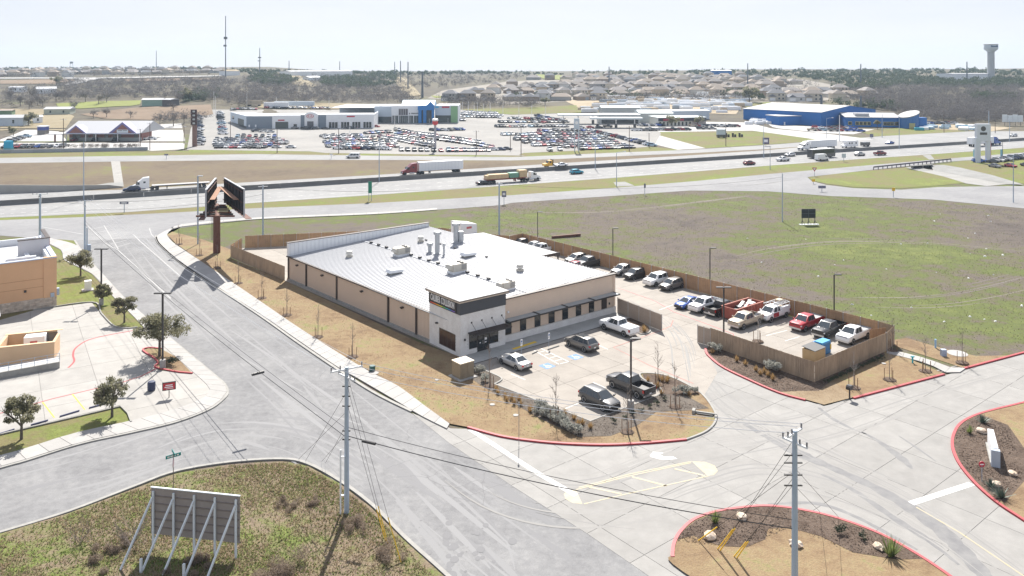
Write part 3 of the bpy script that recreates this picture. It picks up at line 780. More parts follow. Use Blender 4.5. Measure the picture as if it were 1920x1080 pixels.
# front wall
part('front_wall', MB().box(7.0, BW, .6, .95, 1.05, 5.72), TAN2, shop)
part('coping', MB().box(7.1, BW+.14, .45, 1.05, 5.72, 5.86), DARKBR, shop)
def bricks(parent, name, x0, x1, z0, z1, y, holes, m=BRICKW, axis='x', bw=.40, bh=.19):
    """painted brick skin: courses of separate bricks with recessed joints"""
    mb = MB(); row = 0; z = z0
    while z < z1 - .02:
        x = x0 - (bw/2 if row % 2 else 0)
        while x < x1 - .02:
            a, b_ = max(x, x0) + .008, min(x + bw, x1) - .008; t = min(z + bh, z1) - .012
            if b_ - a > .05 and not any(h[0] < b_ and h[1] > a and h[2] < t and h[3] > z for h in holes):
                dpt = .03 + rnd.random() * .012
                if axis == 'x': mb.box(a, b_, y - dpt, y + .01, z, t)
                else: mb.box(y - dpt, y + .01, a, b_, z, t)
            x += bw
        z += bh; row += 1
    o = part(name, mb, m, parent); o['kind'] = 'stuff'; return o
wz = part('wainscot', MB().box(7.05, BW, .5, .9, .02, 1.0), BRICKBASE, shop)
bricks(wz, 'brick_courses', 7.1, BW, .1, 1.0, .5, [])
part('wainscot_cap', MB().box(7.05, BW+.02, .42, .62, 1.0, 1.07), mat('cap_stone', (.62,.6,.57), .8), shop)
wl = [.024,.157,.286,.41,.531,.651,.766,.877]; wd = [.057,.054,.052,.053,.051,.047,.046,.047]
def persp(s, d0=103., d1=116.7): return s*d0/(d1 - s*(d1-d0))
for i, (a, w) in enumerate(zip(wl, wd)):
    x0 = 7.1 + 21.1*persp(a); x1 = 7.1 + 21.1*persp(a+w)
    wn_ = part('window', MB().box(x0, x1, .565, .62, 1.08, 3.02), DARKBR, shop)
    part('pane', MB().box(x0+.06, x1-.06, .55, .60, 1.16, 2.1).box(x0+.06, x1-.06, .55, .60, 2.16, 2.95), GLASS if i < 7 else DARKBR, wn_)
for k in range(4):
    a = 7.25 + k*5.15; aw = part('awning', MB().box(a, a+5.05, -.75, .58, 3.14, 3.2), mat('awning_top', (.36,.40,.42), .4, metal=.3), shop)
    part('awning_frame', MB().box(a, a+5.05, -.83, -.75, 3.05, 3.24).box(a, a+.07, -.75, .58, 3.2, 3.26).box(a+4.98, a+5.05, -.75, .58, 3.2, 3.26), BLACK, aw)
part('wall_light', MB().box(7.9, 8.15, .45, .6, 3.9, 4.15), LAMPG, shop)
part('downpipe', MB().box(BW-.5, BW-.38, .5, .6, 0, 5.6), TAN, shop)
part('wall_box', MB().box(26.8, 27.0, .5, .6, 1.5, 1.8), BLACK, shop); part('wall_box', MB().box(27.4, 27.65, .5, .6, 2.6, 2.9), BLACK, shop)
# entry tower
tw = part('entry_tower', MB().box(0, 7.1, 0, 7.0, 0, 5.4), BRICKBASE, shop)
bricks(tw, 'brick_courses', 0, 7.1, .05, 5.36, 0, [(1.3,2.62,.7,2.72),(2.6,4.5,0,2.72),(4.45,6.0,.7,2.72)])
bricks(tw, 'brick_courses', 0, 7.0, .05, 5.36, 0, [(1.0,4.75,.45,2.65)], axis='y')
part('sign_band', MB().box(-.1, 7.16, -.1, 7.05, 5.3, 6.86), CHAR, shop)
part('cornice', MB().box(-.38, 7.44, -.38, 7.34, 6.86, 7.02), mat('tan_trim', (.62,.53,.43), .8), shop)
part('coping', MB().box(-.44, 7.5, -.44, 7.4, 7.02, 7.14), DARKBR, shop)
part('tower_roof', MB().box(-.3, 7.36, -.3, 7.26, 7.1, 7.17), ROOFW, shop)
w = part('window', MB().box(-.02, .06, 1.02, 4.7, .5, 2.6), DARKBR, shop)
for k in range(4): part('pane', MB().box(-.03, .03, 1.12+k*.91, 1.93+k*.91, .62, 2.5), mat('shaded_glass', (.06,.035,.03), .12), w)
for a, b_ in ((1.35,2.58),(4.52,5.95)):
    w = part('window', MB().box(a, b_, -.02, .06, .75, 2.68), DARKBR, shop); part('pane', MB().box(a+.07, b_-.07, -.035, .03, .82, 2.6), GLASS, w)
d = part('door', MB().box(2.6, 4.5, -.025, .06, .13, 2.68), BLACK, shop)
for a in (2.7, 3.6): part('pane', MB().box(a+.05, a+.75, -.04, .03, .5, 2.2), GLASS, d)
for a in (3.44, 3.62): part('door_handle', MB().box(a-.02, a+.02, -.1, -.03, 1.0, 1.5), RIM, d)
part('door_notice', MB().box(3.75, 4.1, -.046, -.041, 1.45, 1.75).box(2.95, 3.15, -.046, -.041, 1.15, 1.3).box(3.75, 4.05, -.046, -.041, 1.1, 1.25), WHITE, d)
aw = part('awning', MB().box(1.15, 6.95, -1.62, -1.55, 2.78, 2.96).box(1.15, 1.22, -1.55, 0, 2.78, 2.92).box(6.88, 6.95, -1.55, 0, 2.78, 2.92).box(4.0, 4.07, -1.55, 0, 2.78, 2.92), BLACK, shop)
mb = MB()
for k in range(13): mb.box(1.2, 6.9, -1.5+k*.115, -1.45+k*.115, 2.86, 2.93)
part('louvres', mb, DARKBR, aw)
for a in (1.7, 3.3, 4.9, 6.5):
    part('tie_rod', MB().tube((a, -.03, 4.05), (a, -1.4, 2.95), .025, n=5), BLACK, aw); part('rod_plate', MB().box(a-.1, a+.1, -.08, -.02, 3.95, 4.15), BLACK, aw)
part('wall_light', MB().box(-.35, -.02, 4.9, 5.2, 3.05, 3.2), BLACK, shop)
part('wall_light', MB().box(.55, .75, -.15, -.03, 2.0, 2.25).box(6.35, 6.5, -.15, -.03, 2.2, 2.4), BLACK, shop)
# lettering on the left face of the tower: reads from the street
sg = part('sign_panel', MB().box(-.16, -.1, .6, 6.9, 5.36, 6.76), mat('sign_black', (.012,.012,.018), .4), shop)
lettering('CALIBER COLLISION', 1.2, mat('sign_white', (.85,.85,.85), .4), sg, (-.19, 3.75, 6.2), (R(90), 0, R(-90)), .45, bold=.002)
cols = [(.75,.05,.03),(.8,.18,.03),(.85,.45,.03),(.7,.62,.05),(.15,.5,.1),(.03,.4,.38),(.04,.2,.55),(.2,.1,.5)]
for k, c in enumerate(cols):
    a = 6.55 - k*.70
    part('colour_bar', MB().box(-.185, -.155, a-.70, a, 5.46, 5.57), mat('bar_colour_%d' % k, c, .4), sg)

# the long side is not quite square to the front
def descend(o):
    for c_ in o.children:
        yield c_; yield from descend(c_)
for c_ in descend(shop):
    if c_.data and c_.location.length < 1e-6:
        for v_ in c_.data.vertices: v_.co.x -= .05 * max(0, v_.co.y - 7.0) + .0
# plant on the roof
def roofpt(px, py):
    z = 4.8
    for _ in range(5):
        p = G(px, py, z) - Vector((CX, CY, 0)); z = roofz(p.x*U.x + p.y*U.y + .05*max(0, p.x*V.x + p.y*V.y - 7)) + .07
    return G(px, py, z)
UNITM = mat('unit_beige', (.56,.53,.46), .6, var=.1, vscale=1)
for px, py, s, lab in ((754,478,1.0,'boxy beige rooftop air unit nearest the rear parapet'),(858,510,1.05,'boxy beige rooftop air unit in the middle of the white roof'),(950,543,.9,'boxy beige rooftop air unit close behind the entry tower')):
    t = thing('rooftop_unit', lab, 'air conditioner', roofpt(px, py), SITE, 'air units on the shop roof')
    part('curb', MB().box(-1.3*s,1.3*s,-.85*s,.85*s,-.1,.28), WHITEM, t)
    b_ = part('casing', MB().box(-1.2*s,1.15*s,-.75*s,.75*s,.28,1.35*s), UNITM, t)
    part('intake_hood', MB().side([(-1.2*s,.5*s),(-1.75*s,.75*s),(-1.5*s,1.25*s),(-1.2*s,1.3*s)], -.6*s, .6*s), UNITM, t)
    part('grille', MB().box(1.15*s,1.19*s,-.6*s,.6*s,.45*s,1.2*s).box(.2*s,1.0*s,-.79*s,-.75*s,.5*s,1.2*s), mat('grille_grey', (.3,.29,.27), .6), b_)
    for k in (-.35, .4): part('fan', MB().tube((.5*s, k*s, 1.35*s), (.5*s, k*s, 1.5*s), .3*s, n=12), BLACK, t)
for px, py, lab in ((740,513,'low white sloped intake hood on the left half of the roof'),(878,481,'low white sloped intake hood towards the right of the roof')):
    t = thing('intake_hood', lab, 'roof hood', roofpt(px, py), SITE)
    part('curb', MB().box(-1.0,1.0,-.55,.55,-.1,.22), KERBC, t)
    part('hood', MB().side([(-1.25,.3),(1.1,.22),(1.2,.62),(-1.0,.75)], -.68, .68), WHITEM, t)
for px, py, lab in ((655,482,'small round-capped roof vent at the left of the roof'),(789,454,'small round-capped roof vent near the rear parapet'),(975,508,'small round-capped roof vent at the right of the roof'),(863,541,'small round-capped roof vent behind the entry tower')):
    t = thing('roof_vent', lab, 'vent', roofpt(px, py), SITE, 'capped vents on the shop roof')
    part('curb', MB().box(-.42,.42,-.42,.42,-.1,.3), UNITM, t)
    part('cap', MB().lathe([(.34,.3),(.34,.45),(.55,.5),(.55,.72),(.42,.8),(.52,.86),(.5,1.02),(.3,1.1)], 12), mat('cap_pale', (.60,.58,.53), .6), t, True)
def stack(px, py, h, r, lab, cap=True, m=RIM):
    t = thing('exhaust_stack', lab, 'exhaust stack', roofpt(px, py))
    part('flue', MB().tube((0,0,-.2), (0,0,h), r, n=14), m, t, True)
    if cap: part('rain_cap', MB().lathe([(r*1.05,h-.1),(r*1.6,h),(r*1.6,h+.45),(r*.9,h+.5)], 14), m, t, True)
    part('flashing', MB().box(-r*1.6,r*1.6,-r*1.6,r*1.6,-.2,.12), ROOFW, t); return t
GALV = mat('spray_booth_duct', (.46,.48,.50), .4, metal=.5, var=.15, vscale=2)
stack(855, 455, 3.0, .46, 'tall thick galvanised exhaust stack beside the white box unit', m=GALV)
stack(864, 454, 1.9, .5, 'shorter thick galvanised duct leaning on the tall stack', False, GALV)
stack(820, 476, 3.3, .4, 'tall thick galvanised exhaust stack in the middle of the roof', m=GALV)
stack(832.5, 478, 1.5, .16, 'thin short vent pipe beside the middle exhaust stack', m=GALV)
stack(806, 473, 1.2, .32, 'short stubby vent left of the middle exhaust stack', m=GALV)
# white box unit behind the shop, canopy on its right side
p = G(879, 448); p = Vector((-9.6, 158.5, 0))
t = thing('dust_collector', 'tall white box unit with sloping top standing behind the roof', 'equipment', p, SITE)
part('casing', MB().side([(-1.9,.0),(1.9,.0),(1.9,5.0),(-1.9,5.6)], -1.8, 1.8), WHITEM, t)
part('emblem', MB().box(-.6,.6,-1.84,-1.8,4.3,4.7), mat('faded_red', (.5,.12,.12), .6), t)
part('skirt', MB().box(-1.95,1.95,-1.86,1.86,0,3.3), mat('grey_skirt', (.4,.44,.5), .6), t)
t = thing('carport', 'low white roofed canopy along the right side of the shop', 'canopy', site(28.4, 21), SITE)
part('canopy_roof', MB().loft([[(0,0,4.3),(0,0,4.42),(0,22,4.42),(0,22,4.3)],[(7.2,0,3.9),(7.2,0,4.02),(7.2,22,4.02),(7.2,22,3.9)]]), ROOFW, t)
part('fascia', MB().box(0,7.2,-.12,-.02,3.75,4.25).box(7.2,7.3,-.1,22,3.6,4.05), DARKBR, t)
for k in range(5): part('post', MB().box(6.9,7.1,.1+k*5.3,.3+k*5.3,0,3.9), DARKBR, t)
# transformer cabinet by the bed
t = thing('transformer_cabinet', 'tan metal utility cabinet on a pad at the corner of the shop', 'cabinet', G(868,708), SITE)
part('pad', MB().box(-1.25,1.25,-1.2,1.2,.1,.24), WALKC, t); b_ = part('cabinet', MB().box(-.95,.95,-.85,.85,.24,1.95), mat('cabinet_tan', (.30,.25,.18), .5, metal=.2, var=.15, vscale=2), t)
part('lid', MB().box(-1.0,1.0,-.9,.9,1.95,2.05), mat('lid_tan', (.58,.50,.38), .5), t); part('cabinet_door', MB().box(-.9,-.02,-.87,-.85,.35,1.85).box(.02,.9,-.87,-.85,.35,1.85), MATS['cabinet_tan'], b_)

# ================================================================== FENCES AND GATES
WOOD = mat('fence_cedar', (.46,.29,.17), .85, var=.3, vscale=1.5, rand=.18, stretch=(2,2,.3))
WOODG = mat('fence_weathered', (.43,.32,.22), .85, var=.35, vscale=1.5, rand=.15, stretch=(2,2,.3))
POSTM = mat('fence_post_steel', (.45,.44,.42), .5, metal=.3)
def fence(P, label, m, face=1, h=2.45, posts=True, step=2.45):
    """board fence: every bay its own panel of butted boards, rails on the back"""
    root = thing('wooden_fence', label, 'fence')
    cache = {}
    for a, b_ in zip(P[:-1], P[1:]):
        L = (b_-a).length; n = max(1, round(L/step)); t = (b_-a)/L; ang = math.atan2(t.y, t.x); w = L/n
        for i in range(n):
            key = (round(w, 2), rnd.randrange(3))
            if key not in cache:
                mb = MB(); k = int(w/.145); bwid = w/k
                for j in range(k):
                    o = rnd.uniform(-.008,.008); mb.box(j*bwid+.006, (j+1)*bwid-.006, -.02+o, .0+o, .05, h + rnd.uniform(-.02,.02))
                mb.box(0, w, .0, .04, .4, .5).box(0, w, .0, .04, 1.2, 1.3).box(0, w, .0, .04, h-.35, h-.25)
                cache[key] = mb.mesh('fence_panel', m)
            p = a + t*(w*i)
            ob('fence_panel', cache[key], root, p, ang)
            if posts and 'post' not in cache: cache['post'] = MB().tube((0,.07,0), (0,.07,h+.06), .045, n=6).tube((0,-.06,0), (0,-.06,h+.05), .04, n=6).mesh('post', POSTM)
            if posts: ob('post', cache['post'], root, p, ang)
    return root
vv = Vector
BACK_R = vv((48.6,105.4,0)); BACK_L = vv((2.1,161.5,0))
fence([BACK_R, BACK_L], 'long brown board fence with steel posts along the back of the parking yard', WOOD)
fence([BACK_L, vv((-.5,159,0)), vv((-7.2,162,0)), vv((-15,167.3,0)), vv((-34,163.2,0)), vv((-53.4,159,0))], 'brown board fence closing the rear of the lot behind the shop', WOOD)
fence([vv((-53.4,150.8,0)), G(534,526.5)], 'weathered board fence from the left corner to the shop wall', WOODG, posts=False)
fence([vv((-53.4,157,0)), vv((-53.4,150.8,0))], 'short brown board fence return at the far left corner of the lot', WOOD)
fence([G(1332,650), G(1527,719), G(1662,660)], 'weathered grey-brown board fence wrapping the front corner of the yard', WOODG, posts=False)
fence([G(1662,660), vv((49.8,103.6,0)), BACK_R], 'short board fence return at the right corner of the yard', WOODG)
part_y = fence([vv((46.5,103.4,0)), vv((49.0,104.2,0))], 'short pale board screen inside the right corner of the yard', WOOD, posts=False, h=2.0)
SCREEN = mat('tan_screen_mesh', (.40,.32,.255), .9, var=.15, vscale=3)
def gate(P, label, n):
    root = thing('screened_gate', label, 'gate')
    a, b_ = P; t = (b_-a).normalized(); ang = math.atan2(t.y, t.x); w = (b_-a).length/n
    me = MB().box(.04, w-.04, -.012, .012, .12, 2.3).mesh('screen_panel', SCREEN)
    mf = MB().tube((0,0,0),(0,0,2.45),.045,n=6).tube((0,0,2.38),(w,0,2.38),.025,n=6).tube((0,0,.1),(w,0,.1),.025,n=6).mesh('gate_post', POSTM)
    for i in range(n): ob('screen_panel', me, root, a+t*w*i, ang); ob('gate_post', mf, root, a+t*w*i, ang)
    ob('gate_post', MB().tube((0,0,0),(0,0,2.5),.05,n=6).mesh('gate_post', POSTM), root, b_, ang)
gate([G(1158,588), G(1241,622)], 'tan screened sliding gate beside the right end of the shop front', 4)
gate([G(1308,643), G(1332,650)], 'tan screened gate leaf at the end of the yard fence', 2)

# ================================================================== VEHICLES
def paint(name, col, metal=.15, rough=.32):
    return mat('paint_' + name, col, rough, metal=metal, coat=.6)
PW = paint('white', (.78,.79,.80), 0); PS = paint('silver', (.50,.50,.49), .5); PG = paint('grey', (.19,.18,.17), .35); PDG = paint('dark_grey', (.075,.075,.078), .3)
PB = paint('black', (.018,.018,.02), .1); PR = paint('red', (.38,.02,.03), .15); PBL = paint('blue', (.03,.09,.36), .2); PTL = paint('teal', (.02,.30,.42), .2); PT = paint('tan', (.42,.36,.28), .3)
PDR = paint('dark_red', (.20,.025,.03), .2); PNV = paint('navy', (.03,.045,.10), .25); PO = paint('orange', (.6,.13,.03), .1); PY = paint('yellow', (.72,.40,.03), 0); PLB = paint('light_blue', (.30,.42,.52), .3); PGR = paint('green', (.06,.13,.06), .1)
COLS = {'white': PW, 'silver': PS, 'grey': PG, 'dark grey': PDG, 'black': PB, 'red': PR, 'blue': PBL, 'teal': PTL, 'tan': PT, 'dark red': PDR, 'navy': PNV, 'orange': PO, 'yellow': PY, 'light blue': PLB, 'green': PGR}

SPEC = {
 'sedan': dict(L=4.9, wb=2.8, R=.335, w=.92, st=[(2.44,.60,.38,.60),(2.38,.76,.27,.70),(2.05,.88,.2,.79),(1.5,.915,.2,.86),(1.0,.92,.2,.92),(.2,.92,.2,.94),(-1.0,.92,.2,.96),(-1.6,.915,.2,1.0),(-2.15,.88,.24,1.0),(-2.4,.78,.34,.94),(-2.46,.64,.45,.80)], cab=(1.28,.30,-.85,-1.82,.91,1.44,.83,.58)),
 'suv': dict(L=4.8, wb=2.82, R=.37, w=.95, st=[(2.38,.64,.45,.72),(2.32,.82,.32,.88),(2.0,.92,.26,.98),(1.4,.95,.26,1.05),(1.0,.95,.26,1.08),(.2,.95,.26,1.08),(-1.2,.95,.26,1.10),(-2.0,.93,.28,1.12),(-2.3,.86,.34,1.10),(-2.4,.76,.42,1.0)], cab=(1.36,.42,-1.68,-2.32,1.05,1.68,.87,.63)),
 'big_suv': dict(L=5.4, wb=3.07, R=.41, w=1.02, st=[(2.68,.82,.5,.95),(2.62,.95,.38,1.12),(2.2,1.01,.33,1.22),(1.3,1.02,.33,1.25),(.2,1.02,.33,1.25),(-1.5,1.02,.33,1.26),(-2.4,1.0,.36,1.26),(-2.66,.94,.42,1.22),(-2.7,.86,.5,1.1)], cab=(1.52,.75,-2.28,-2.62,1.22,1.93,.94,.74)),
 'pickup': dict(L=5.9, wb=3.7, R=.41, w=1.0, st=[(2.92,.80,.55,.98),(2.86,.94,.42,1.14),(2.4,.995,.38,1.24),(1.4,1.0,.38,1.28),(.2,1.0,.38,1.28),(-.82,1.0,.38,1.28),(-.84,1.0,.38,.86),(-2.80,1.0,.42,.86),(-2.88,.96,.48,.84)], cab=(1.68,.82,-.58,-.80,1.25,1.93,.92,.71), bed=(-.84,-2.9)),
 'van': dict(L=5.7, wb=3.5, R=.37, w=.98, st=[(2.80,.78,.45,.80),(2.72,.92,.34,.98),(2.3,.97,.3,1.10),(1.7,.98,.3,1.16),(.2,.98,.3,1.16),(-2.4,.98,.3,1.16),(-2.75,.95,.34,1.14),(-2.82,.9,.42,1.05)], cab=(1.95,1.15,-2.55,-2.72,1.14,2.08,.96,.84)),
 'cargo_van': dict(L=6.0, wb=3.7, R=.37, w=1.0, st=[(2.95,.8,.45,.85),(2.88,.94,.34,1.05),(2.4,.99,.3,1.2),(1.8,1.0,.3,1.3),(.2,1.0,.3,1.3),(-2.7,1.0,.3,1.3),(-2.95,.97,.34,1.2)], cab=(2.1,1.4,-2.8,-2.92,1.28,2.65,.98,.88)),
}
def ring(x, w, zb, zt):
    return [(x,-w*.82,zb),(x,-w,zb+.16),(x,-w*1.0,lerp(zb,zt,.62)),(x,-w*.965,zt-.06),(x,-w*.86,zt),(x,-w*.4,zt+.025),(x,w*.4,zt+.025),(x,w*.86,zt),(x,w*.965,zt-.06),(x,w,lerp(zb,zt,.62)),(x,w,zb+.16),(x,w*.82,zb)]
def inset(mb, q, s0, s1, t0, t1, off, m=0):
    """pane on the face q (four corners): fractions along and up, lifted off the face"""
    q = [Vector(p) for p in q]
    P = lambda s, t: lerp(lerp(q[0], q[1], s), lerp(q[3], q[2], s), t)
    n = (q[1]-q[0]).cross(q[3]-q[0]).normalized()*off
    mb.quad(P(s0,t0)+n, P(s1,t0)+n, P(s1,t1)+n, P(s0,t1)+n, m=m)
def cab_faces(c):
    xfb, xfr, xrr, xrb, zb, zr, wb, wt = c
    FL, FR, TL, TR = (xfb,wb,zb),(xfb,-wb,zb),(xfr,wt,zr),(xfr,-wt,zr)
    BL_, BR, UL, UR = (xrb,wb,zb),(xrb,-wb,zb),(xrr,wt,zr),(xrr,-wt,zr)
    return dict(front=(FR,FL,TL,TR), rear=(BL_,BR,UR,UL), left=(FL,BL_,UL,TL), right=(BR,FR,TR,UR))
PROTO = {}
def build_vehicle(kind):
    s = SPEC[kind]; t = thing('proto', 'x', 'car')
    def pp(name, mb, ms, par=None, sm=False):
        o = part(name, mb, ms, par or t, sm); return o
    def painted(o): o.material_slots[0].link = 'OBJECT'; o.material_slots[0].material = PW; return o
    body = painted(pp('body', MB().loft([ring(*q) for q in s['st']]), PW, None, 50))
    c = s['cab']; xfb, xfr, xrr, xrb, zb, zr, wb, wt = c
    z1 = zr - .035
    rings = [[(xfb,-wb,zb-.02),(xfb,wb,zb-.02),(xrb,wb,zb-.02),(xrb,-wb,zb-.02)],
             [(xfr+.03,-wt-.01,z1),(xfr+.03,wt+.01,z1),(xrr-.03,wt+.01,z1),(xrr-.03,-wt-.01,z1)],
             [(xfr-.10,-wt+.07,zr-.005),(xfr-.10,wt-.07,zr-.005),(xrr+.08,wt-.07,zr-.005),(xrr+.08,-wt+.07,zr-.005)],
             [(xfr-.45,-wt+.25,zr+.03),(xfr-.45,wt-.25,zr+.03),(xrr+.35,wt-.25,zr+.03),(xrr+.35,-wt+.25,zr+.03)]]
    cabn = painted(pp('cabin', MB().loft(rings), PW, None, 32))
    f = cab_faces((xfb,xfr+.03,xrr-.03,xrb,zb-.02,z1,wb,wt+.01))
    mb = MB(); inset(mb, f['front'], .05,.95,.06,.97,.012); pp('windshield', mb, CGLASS)
    if kind != 'cargo_van':
        mb = MB(); inset(mb, f['rear'], .07,.93,.18,.94,.012); pp('rear_window', mb, CGLASS)
    for sd in ('left','right'):
        cuts = {'sedan': [(.17,.50,.06,.93),(.53,.85,.06,.93)], 'pickup': [(.20,.55,.06,.93),(.58,.90,.06,.93)], 'cargo_van': [(.06,.2,.06,.6)]}.get(kind, [(.13,.40,.06,.93),(.43,.68,.06,.93),(.71,.93,.1,.9)])
        for a, b_, t0, t1 in cuts:
            mb = MB()
            if sd == 'right': a, b_ = 1-b_, 1-a
            inset(mb, f[sd], a, b_, t0, t1, .012); pp('side_window', mb, CGLASS)
    hw, Rr, w = s['wb']/2, s['R'], s['w']
    for sd in (1,-1): pp('sill', MB().box(-hw+Rr+.1, hw-Rr-.1, min(sd*(w-.15), sd*(w+.012)), max(sd*(w-.15), sd*(w+.012)), s['st'][4][2]-.03, s['st'][4][2]+.17), BLACK)
    key = ('wheel', Rr)
    if key not in PROTO:
        PROTO[key] = (MB().lathe([(Rr*.55,-.11),(Rr*.96,-.115),(Rr,-.08),(Rr,.08),(Rr*.96,.115),(Rr*.55,.11)], 18).mesh('wheel', RUBBER, True),
                      MB().lathe([(Rr*.68,-.10),(Rr*.68,.113),(Rr*.6,.118),(Rr*.5,.09),(Rr*.2,.1)], 14).mesh('rim', RIM, True), )
    for x in (hw, -hw):
        for sd in (1,-1):
            o = ob('wheel', PROTO[key][0], t, (x, sd*(w-.10), Rr)); o.rotation_euler = (R(-90)*sd, 0, 0)
            ob('rim', PROTO[key][1], o)
            pp('wheel_arch', MB().tube((x, sd*(w-.25), Rr+.02), (x, sd*(w+.004), Rr+.02), Rr*1.17, n=18), BLACK)
    st0 = s['st'][1]; st9 = s['st'][-2]
    xf, zf = st0[0], lerp(st0[2], st0[3], .72)
    big = kind in ('pickup','big_suv','van','cargo_van')
    for sd in (1,-1):
        pp('headlight', MB().box(xf-.22, xf+.03, sd*(st0[1]-.12)-.13, sd*(st0[1]-.12)+.13, zf-.07, zf+.08), LAMPG)
        xr = st9[0]; zz = lerp(st9[2], st9[3], .75) if not s.get('bed') else 1.02
        yy = st9[1]-.10 if not s.get('bed') else .93
        pp('taillight', MB().box(xr-.10, xr+.12, sd*yy-.11, sd*yy+.11, zz-(.16 if big else .09), zz+(.16 if big else .09)), TAIL)
        painted(pp('mirror', MB().box(xfb-.28, xfb-.12, sd*(w+.02)-.02, sd*(w+.16), zb+.02, zb+.18) if sd > 0 else MB().box(xfb-.28, xfb-.12, -(w+.16), -(w+.0), zb+.02, zb+.18), PW))
    gm = st0[1]-.28
    pp('grille', MB().box(xf-.1, xf+.075 if not big else xf+.055, -gm, gm, lerp(st0[2],st0[3],.42), lerp(st0[2],st0[3],.92)), BLACK)
    pp('bumper', MB().box(xf-.1, xf+.085, -st0[1]+.05, st0[1]-.05, st0[2]-.02, st0[2]+.2), BLACK if kind in ('suv','sedan') else RIM)
    pp('bumper', MB().box(s['st'][-1][0]-.04, s['st'][-1][0]+.1, -st9[1]+.05, st9[1]-.05, st9[2]-.02, st9[2]+.2), BLACK if not s.get('bed') else RIM)
    pp('license_plate', MB().box(s['st'][-1][0]-.06, s['st'][-1][0]-.03, -.16, .16, .62, .76), WHITE)
    if s.get('bed'):
        a, b_ = s['bed']
        bed = painted(pp('bed_wall', MB().box(b_, a, .9, .995, .8, 1.28).box(b_, a, -.995, -.9, .8, 1.28), PW))
        painted(pp('tailgate', MB().box(b_-.03, b_+.05, -.9, .9, .66, 1.26), PW))
        pp('bed_liner', MB().box(b_+.05, a, -.9, .9, .86, .9).box(a-.03, a, -.9, .9, .9, 1.26), BLACK)
    return t
def all_children(o):
    for c in o.children:
        yield c; yield from all_children(c)
def vehicle(kind, color, pos, heading, label, name='parked_car', cat='car', group=None, extra=None):
    if kind not in PROTO: PROTO[kind] = build_vehicle(kind)
    t = copy_tree(PROTO[kind])
    t.name = name; t.location = pos; t.rotation_euler = (0,0,math.atan2(heading.y, heading.x))
    tag(t, label, cat, group)
    if not group and 'group' in t: del t['group']
    for c in t.children:
        if c.material_slots and c.material_slots[0].link == 'OBJECT': c.material_slots[0].material = COLS[color]
    if extra: EXTRAS[extra](t)
    return t
EXTRAS = {}
def tonneau(t): part('bed_cover', MB().box(-2.88,-.85,-.93,.93,1.27,1.32), mat('cover_grey', (.30,.31,.32), .6), t)
def tonneau_w(t): part('bed_cover', MB().box(-2.88,-.85,-.93,.93,1.27,1.33), WHITEM, t)
def sunroof(t): part('sunroof', MB().box(-.9,.35,-.5,.5,1.70,1.722), CGLASS, t)
def roofrails(t):
    for s in (-1,1): part('roof_rail', MB().bar((-1.6,s*.62,1.73),(.3,s*.62,1.73),.05,.04), RIM, t)
def rack(t):
    mb = MB()
    for x in (-2.7,-1.8,-.9,.2):
        for s in (-1,1): mb.bar((x,s*.95,1.2),(x,s*.95,2.15),.06,.06)
        mb.bar((x,-.95,2.15),(x,.95,2.15),.06,.06)
    for s in (-1,1): mb.bar((-2.8,s*.95,2.15),(.9,s*.95,2.15),.06,.06)
    part('ladder_rack', mb, WHITEM, t)
    part('ladder', MB().bar((-2.9,.3,2.25),(1.2,.3,2.25),.07,.08).bar((-2.9,.7,2.25),(1.2,.7,2.25),.07,.08), RIM, t)
    part('tool_box', MB().box(-2.85,-.85,.62,1.02,.85,1.7).box(-2.85,-.85,-1.02,-.62,.85,1.7), WHITEM, t)
    part('cargo', MB().box(-2.6,-1.2,-.5,.5,.9,1.5).box(-2.4,-1.4,-.6,.2,2.2,2.4), mat('cargo_tan', (.5,.42,.32), .8), t)
    part('red_panel', MB().box(.0,1.3,1.003,1.012,.6,1.2).box(.0,1.3,-1.012,-1.003,.6,1.2), PR, t)
EXTRAS.update(cover=tonneau, coverw=tonneau_w, sunroof=sunroof, rails=roofrails, rack=rack)
def park(kind, color, px, py, head, off, label, name='parked_car', cat='car', extra=None, group=None):
    return vehicle(kind, color, G(px, py, .05) + off, head, label, name, cat, group, extra)
o8 = .86
FR_ = 'cars parked at the shop front'
park('sedan','silver',954,689,V,U*o8,'silver sedan parked nose-in nearest the shop entrance','parked_car','car',None,FR_)
park('suv','grey',1081,655,V,U*o8,'bronze grey SUV parked nose-in beside a wheelchair bay','parked_suv','car','sunroof',FR_)
park('pickup','white',1152,625,V,U*o8,'white pickup with covered bed parked beside the screened gate','parked_pickup','pickup','coverw',FR_)
park('pickup','dark grey',1172,737,V,U*o8,'dark grey crew cab pickup with open bed by the lamp post','parked_pickup','pickup',None,FR_)
park('suv','dark grey',1113,763,-V,U*o8,'dark grey SUV facing the street at the front corner of the lot','parked_suv','car','rails',FR_)
BK = 'vehicles parked along the back fence'
B = -U
park('sedan','blue',1299,577,B,V*o8,'bright blue sedan parked along the back fence','parked_car','car',None,BK)
park('pickup','white',1331,583,B,V*o8,'white pickup with black grille next to the blue sedan','parked_pickup','pickup',None,BK)
park('pickup','black',1362,590,U,V*o8,'black pickup parked tail-out beside the red skip','parked_pickup','pickup',None,BK)
park('pickup','tan',1408,613,B,V*o8,'tan-silver pickup parked in front of the red skip','parked_pickup','pickup',None,BK)
park('pickup','white',1459,600,B,V*o8,'white and red service truck with ladder rack and loaded bed','service_truck','truck','rack',BK)
park('pickup','red',1523,617,B,V*o8,'red pickup with covered bed in the fenced yard','parked_pickup','pickup','cover',BK)
park('pickup','black',1566,630,B,V*o8,'black pickup between the red and white pickups in the yard','parked_pickup','pickup',None,BK)
park('pickup','white',1612,641,B,V*o8,'white pickup with covered bed nearest the right fence corner','parked_pickup','pickup','cover',BK)
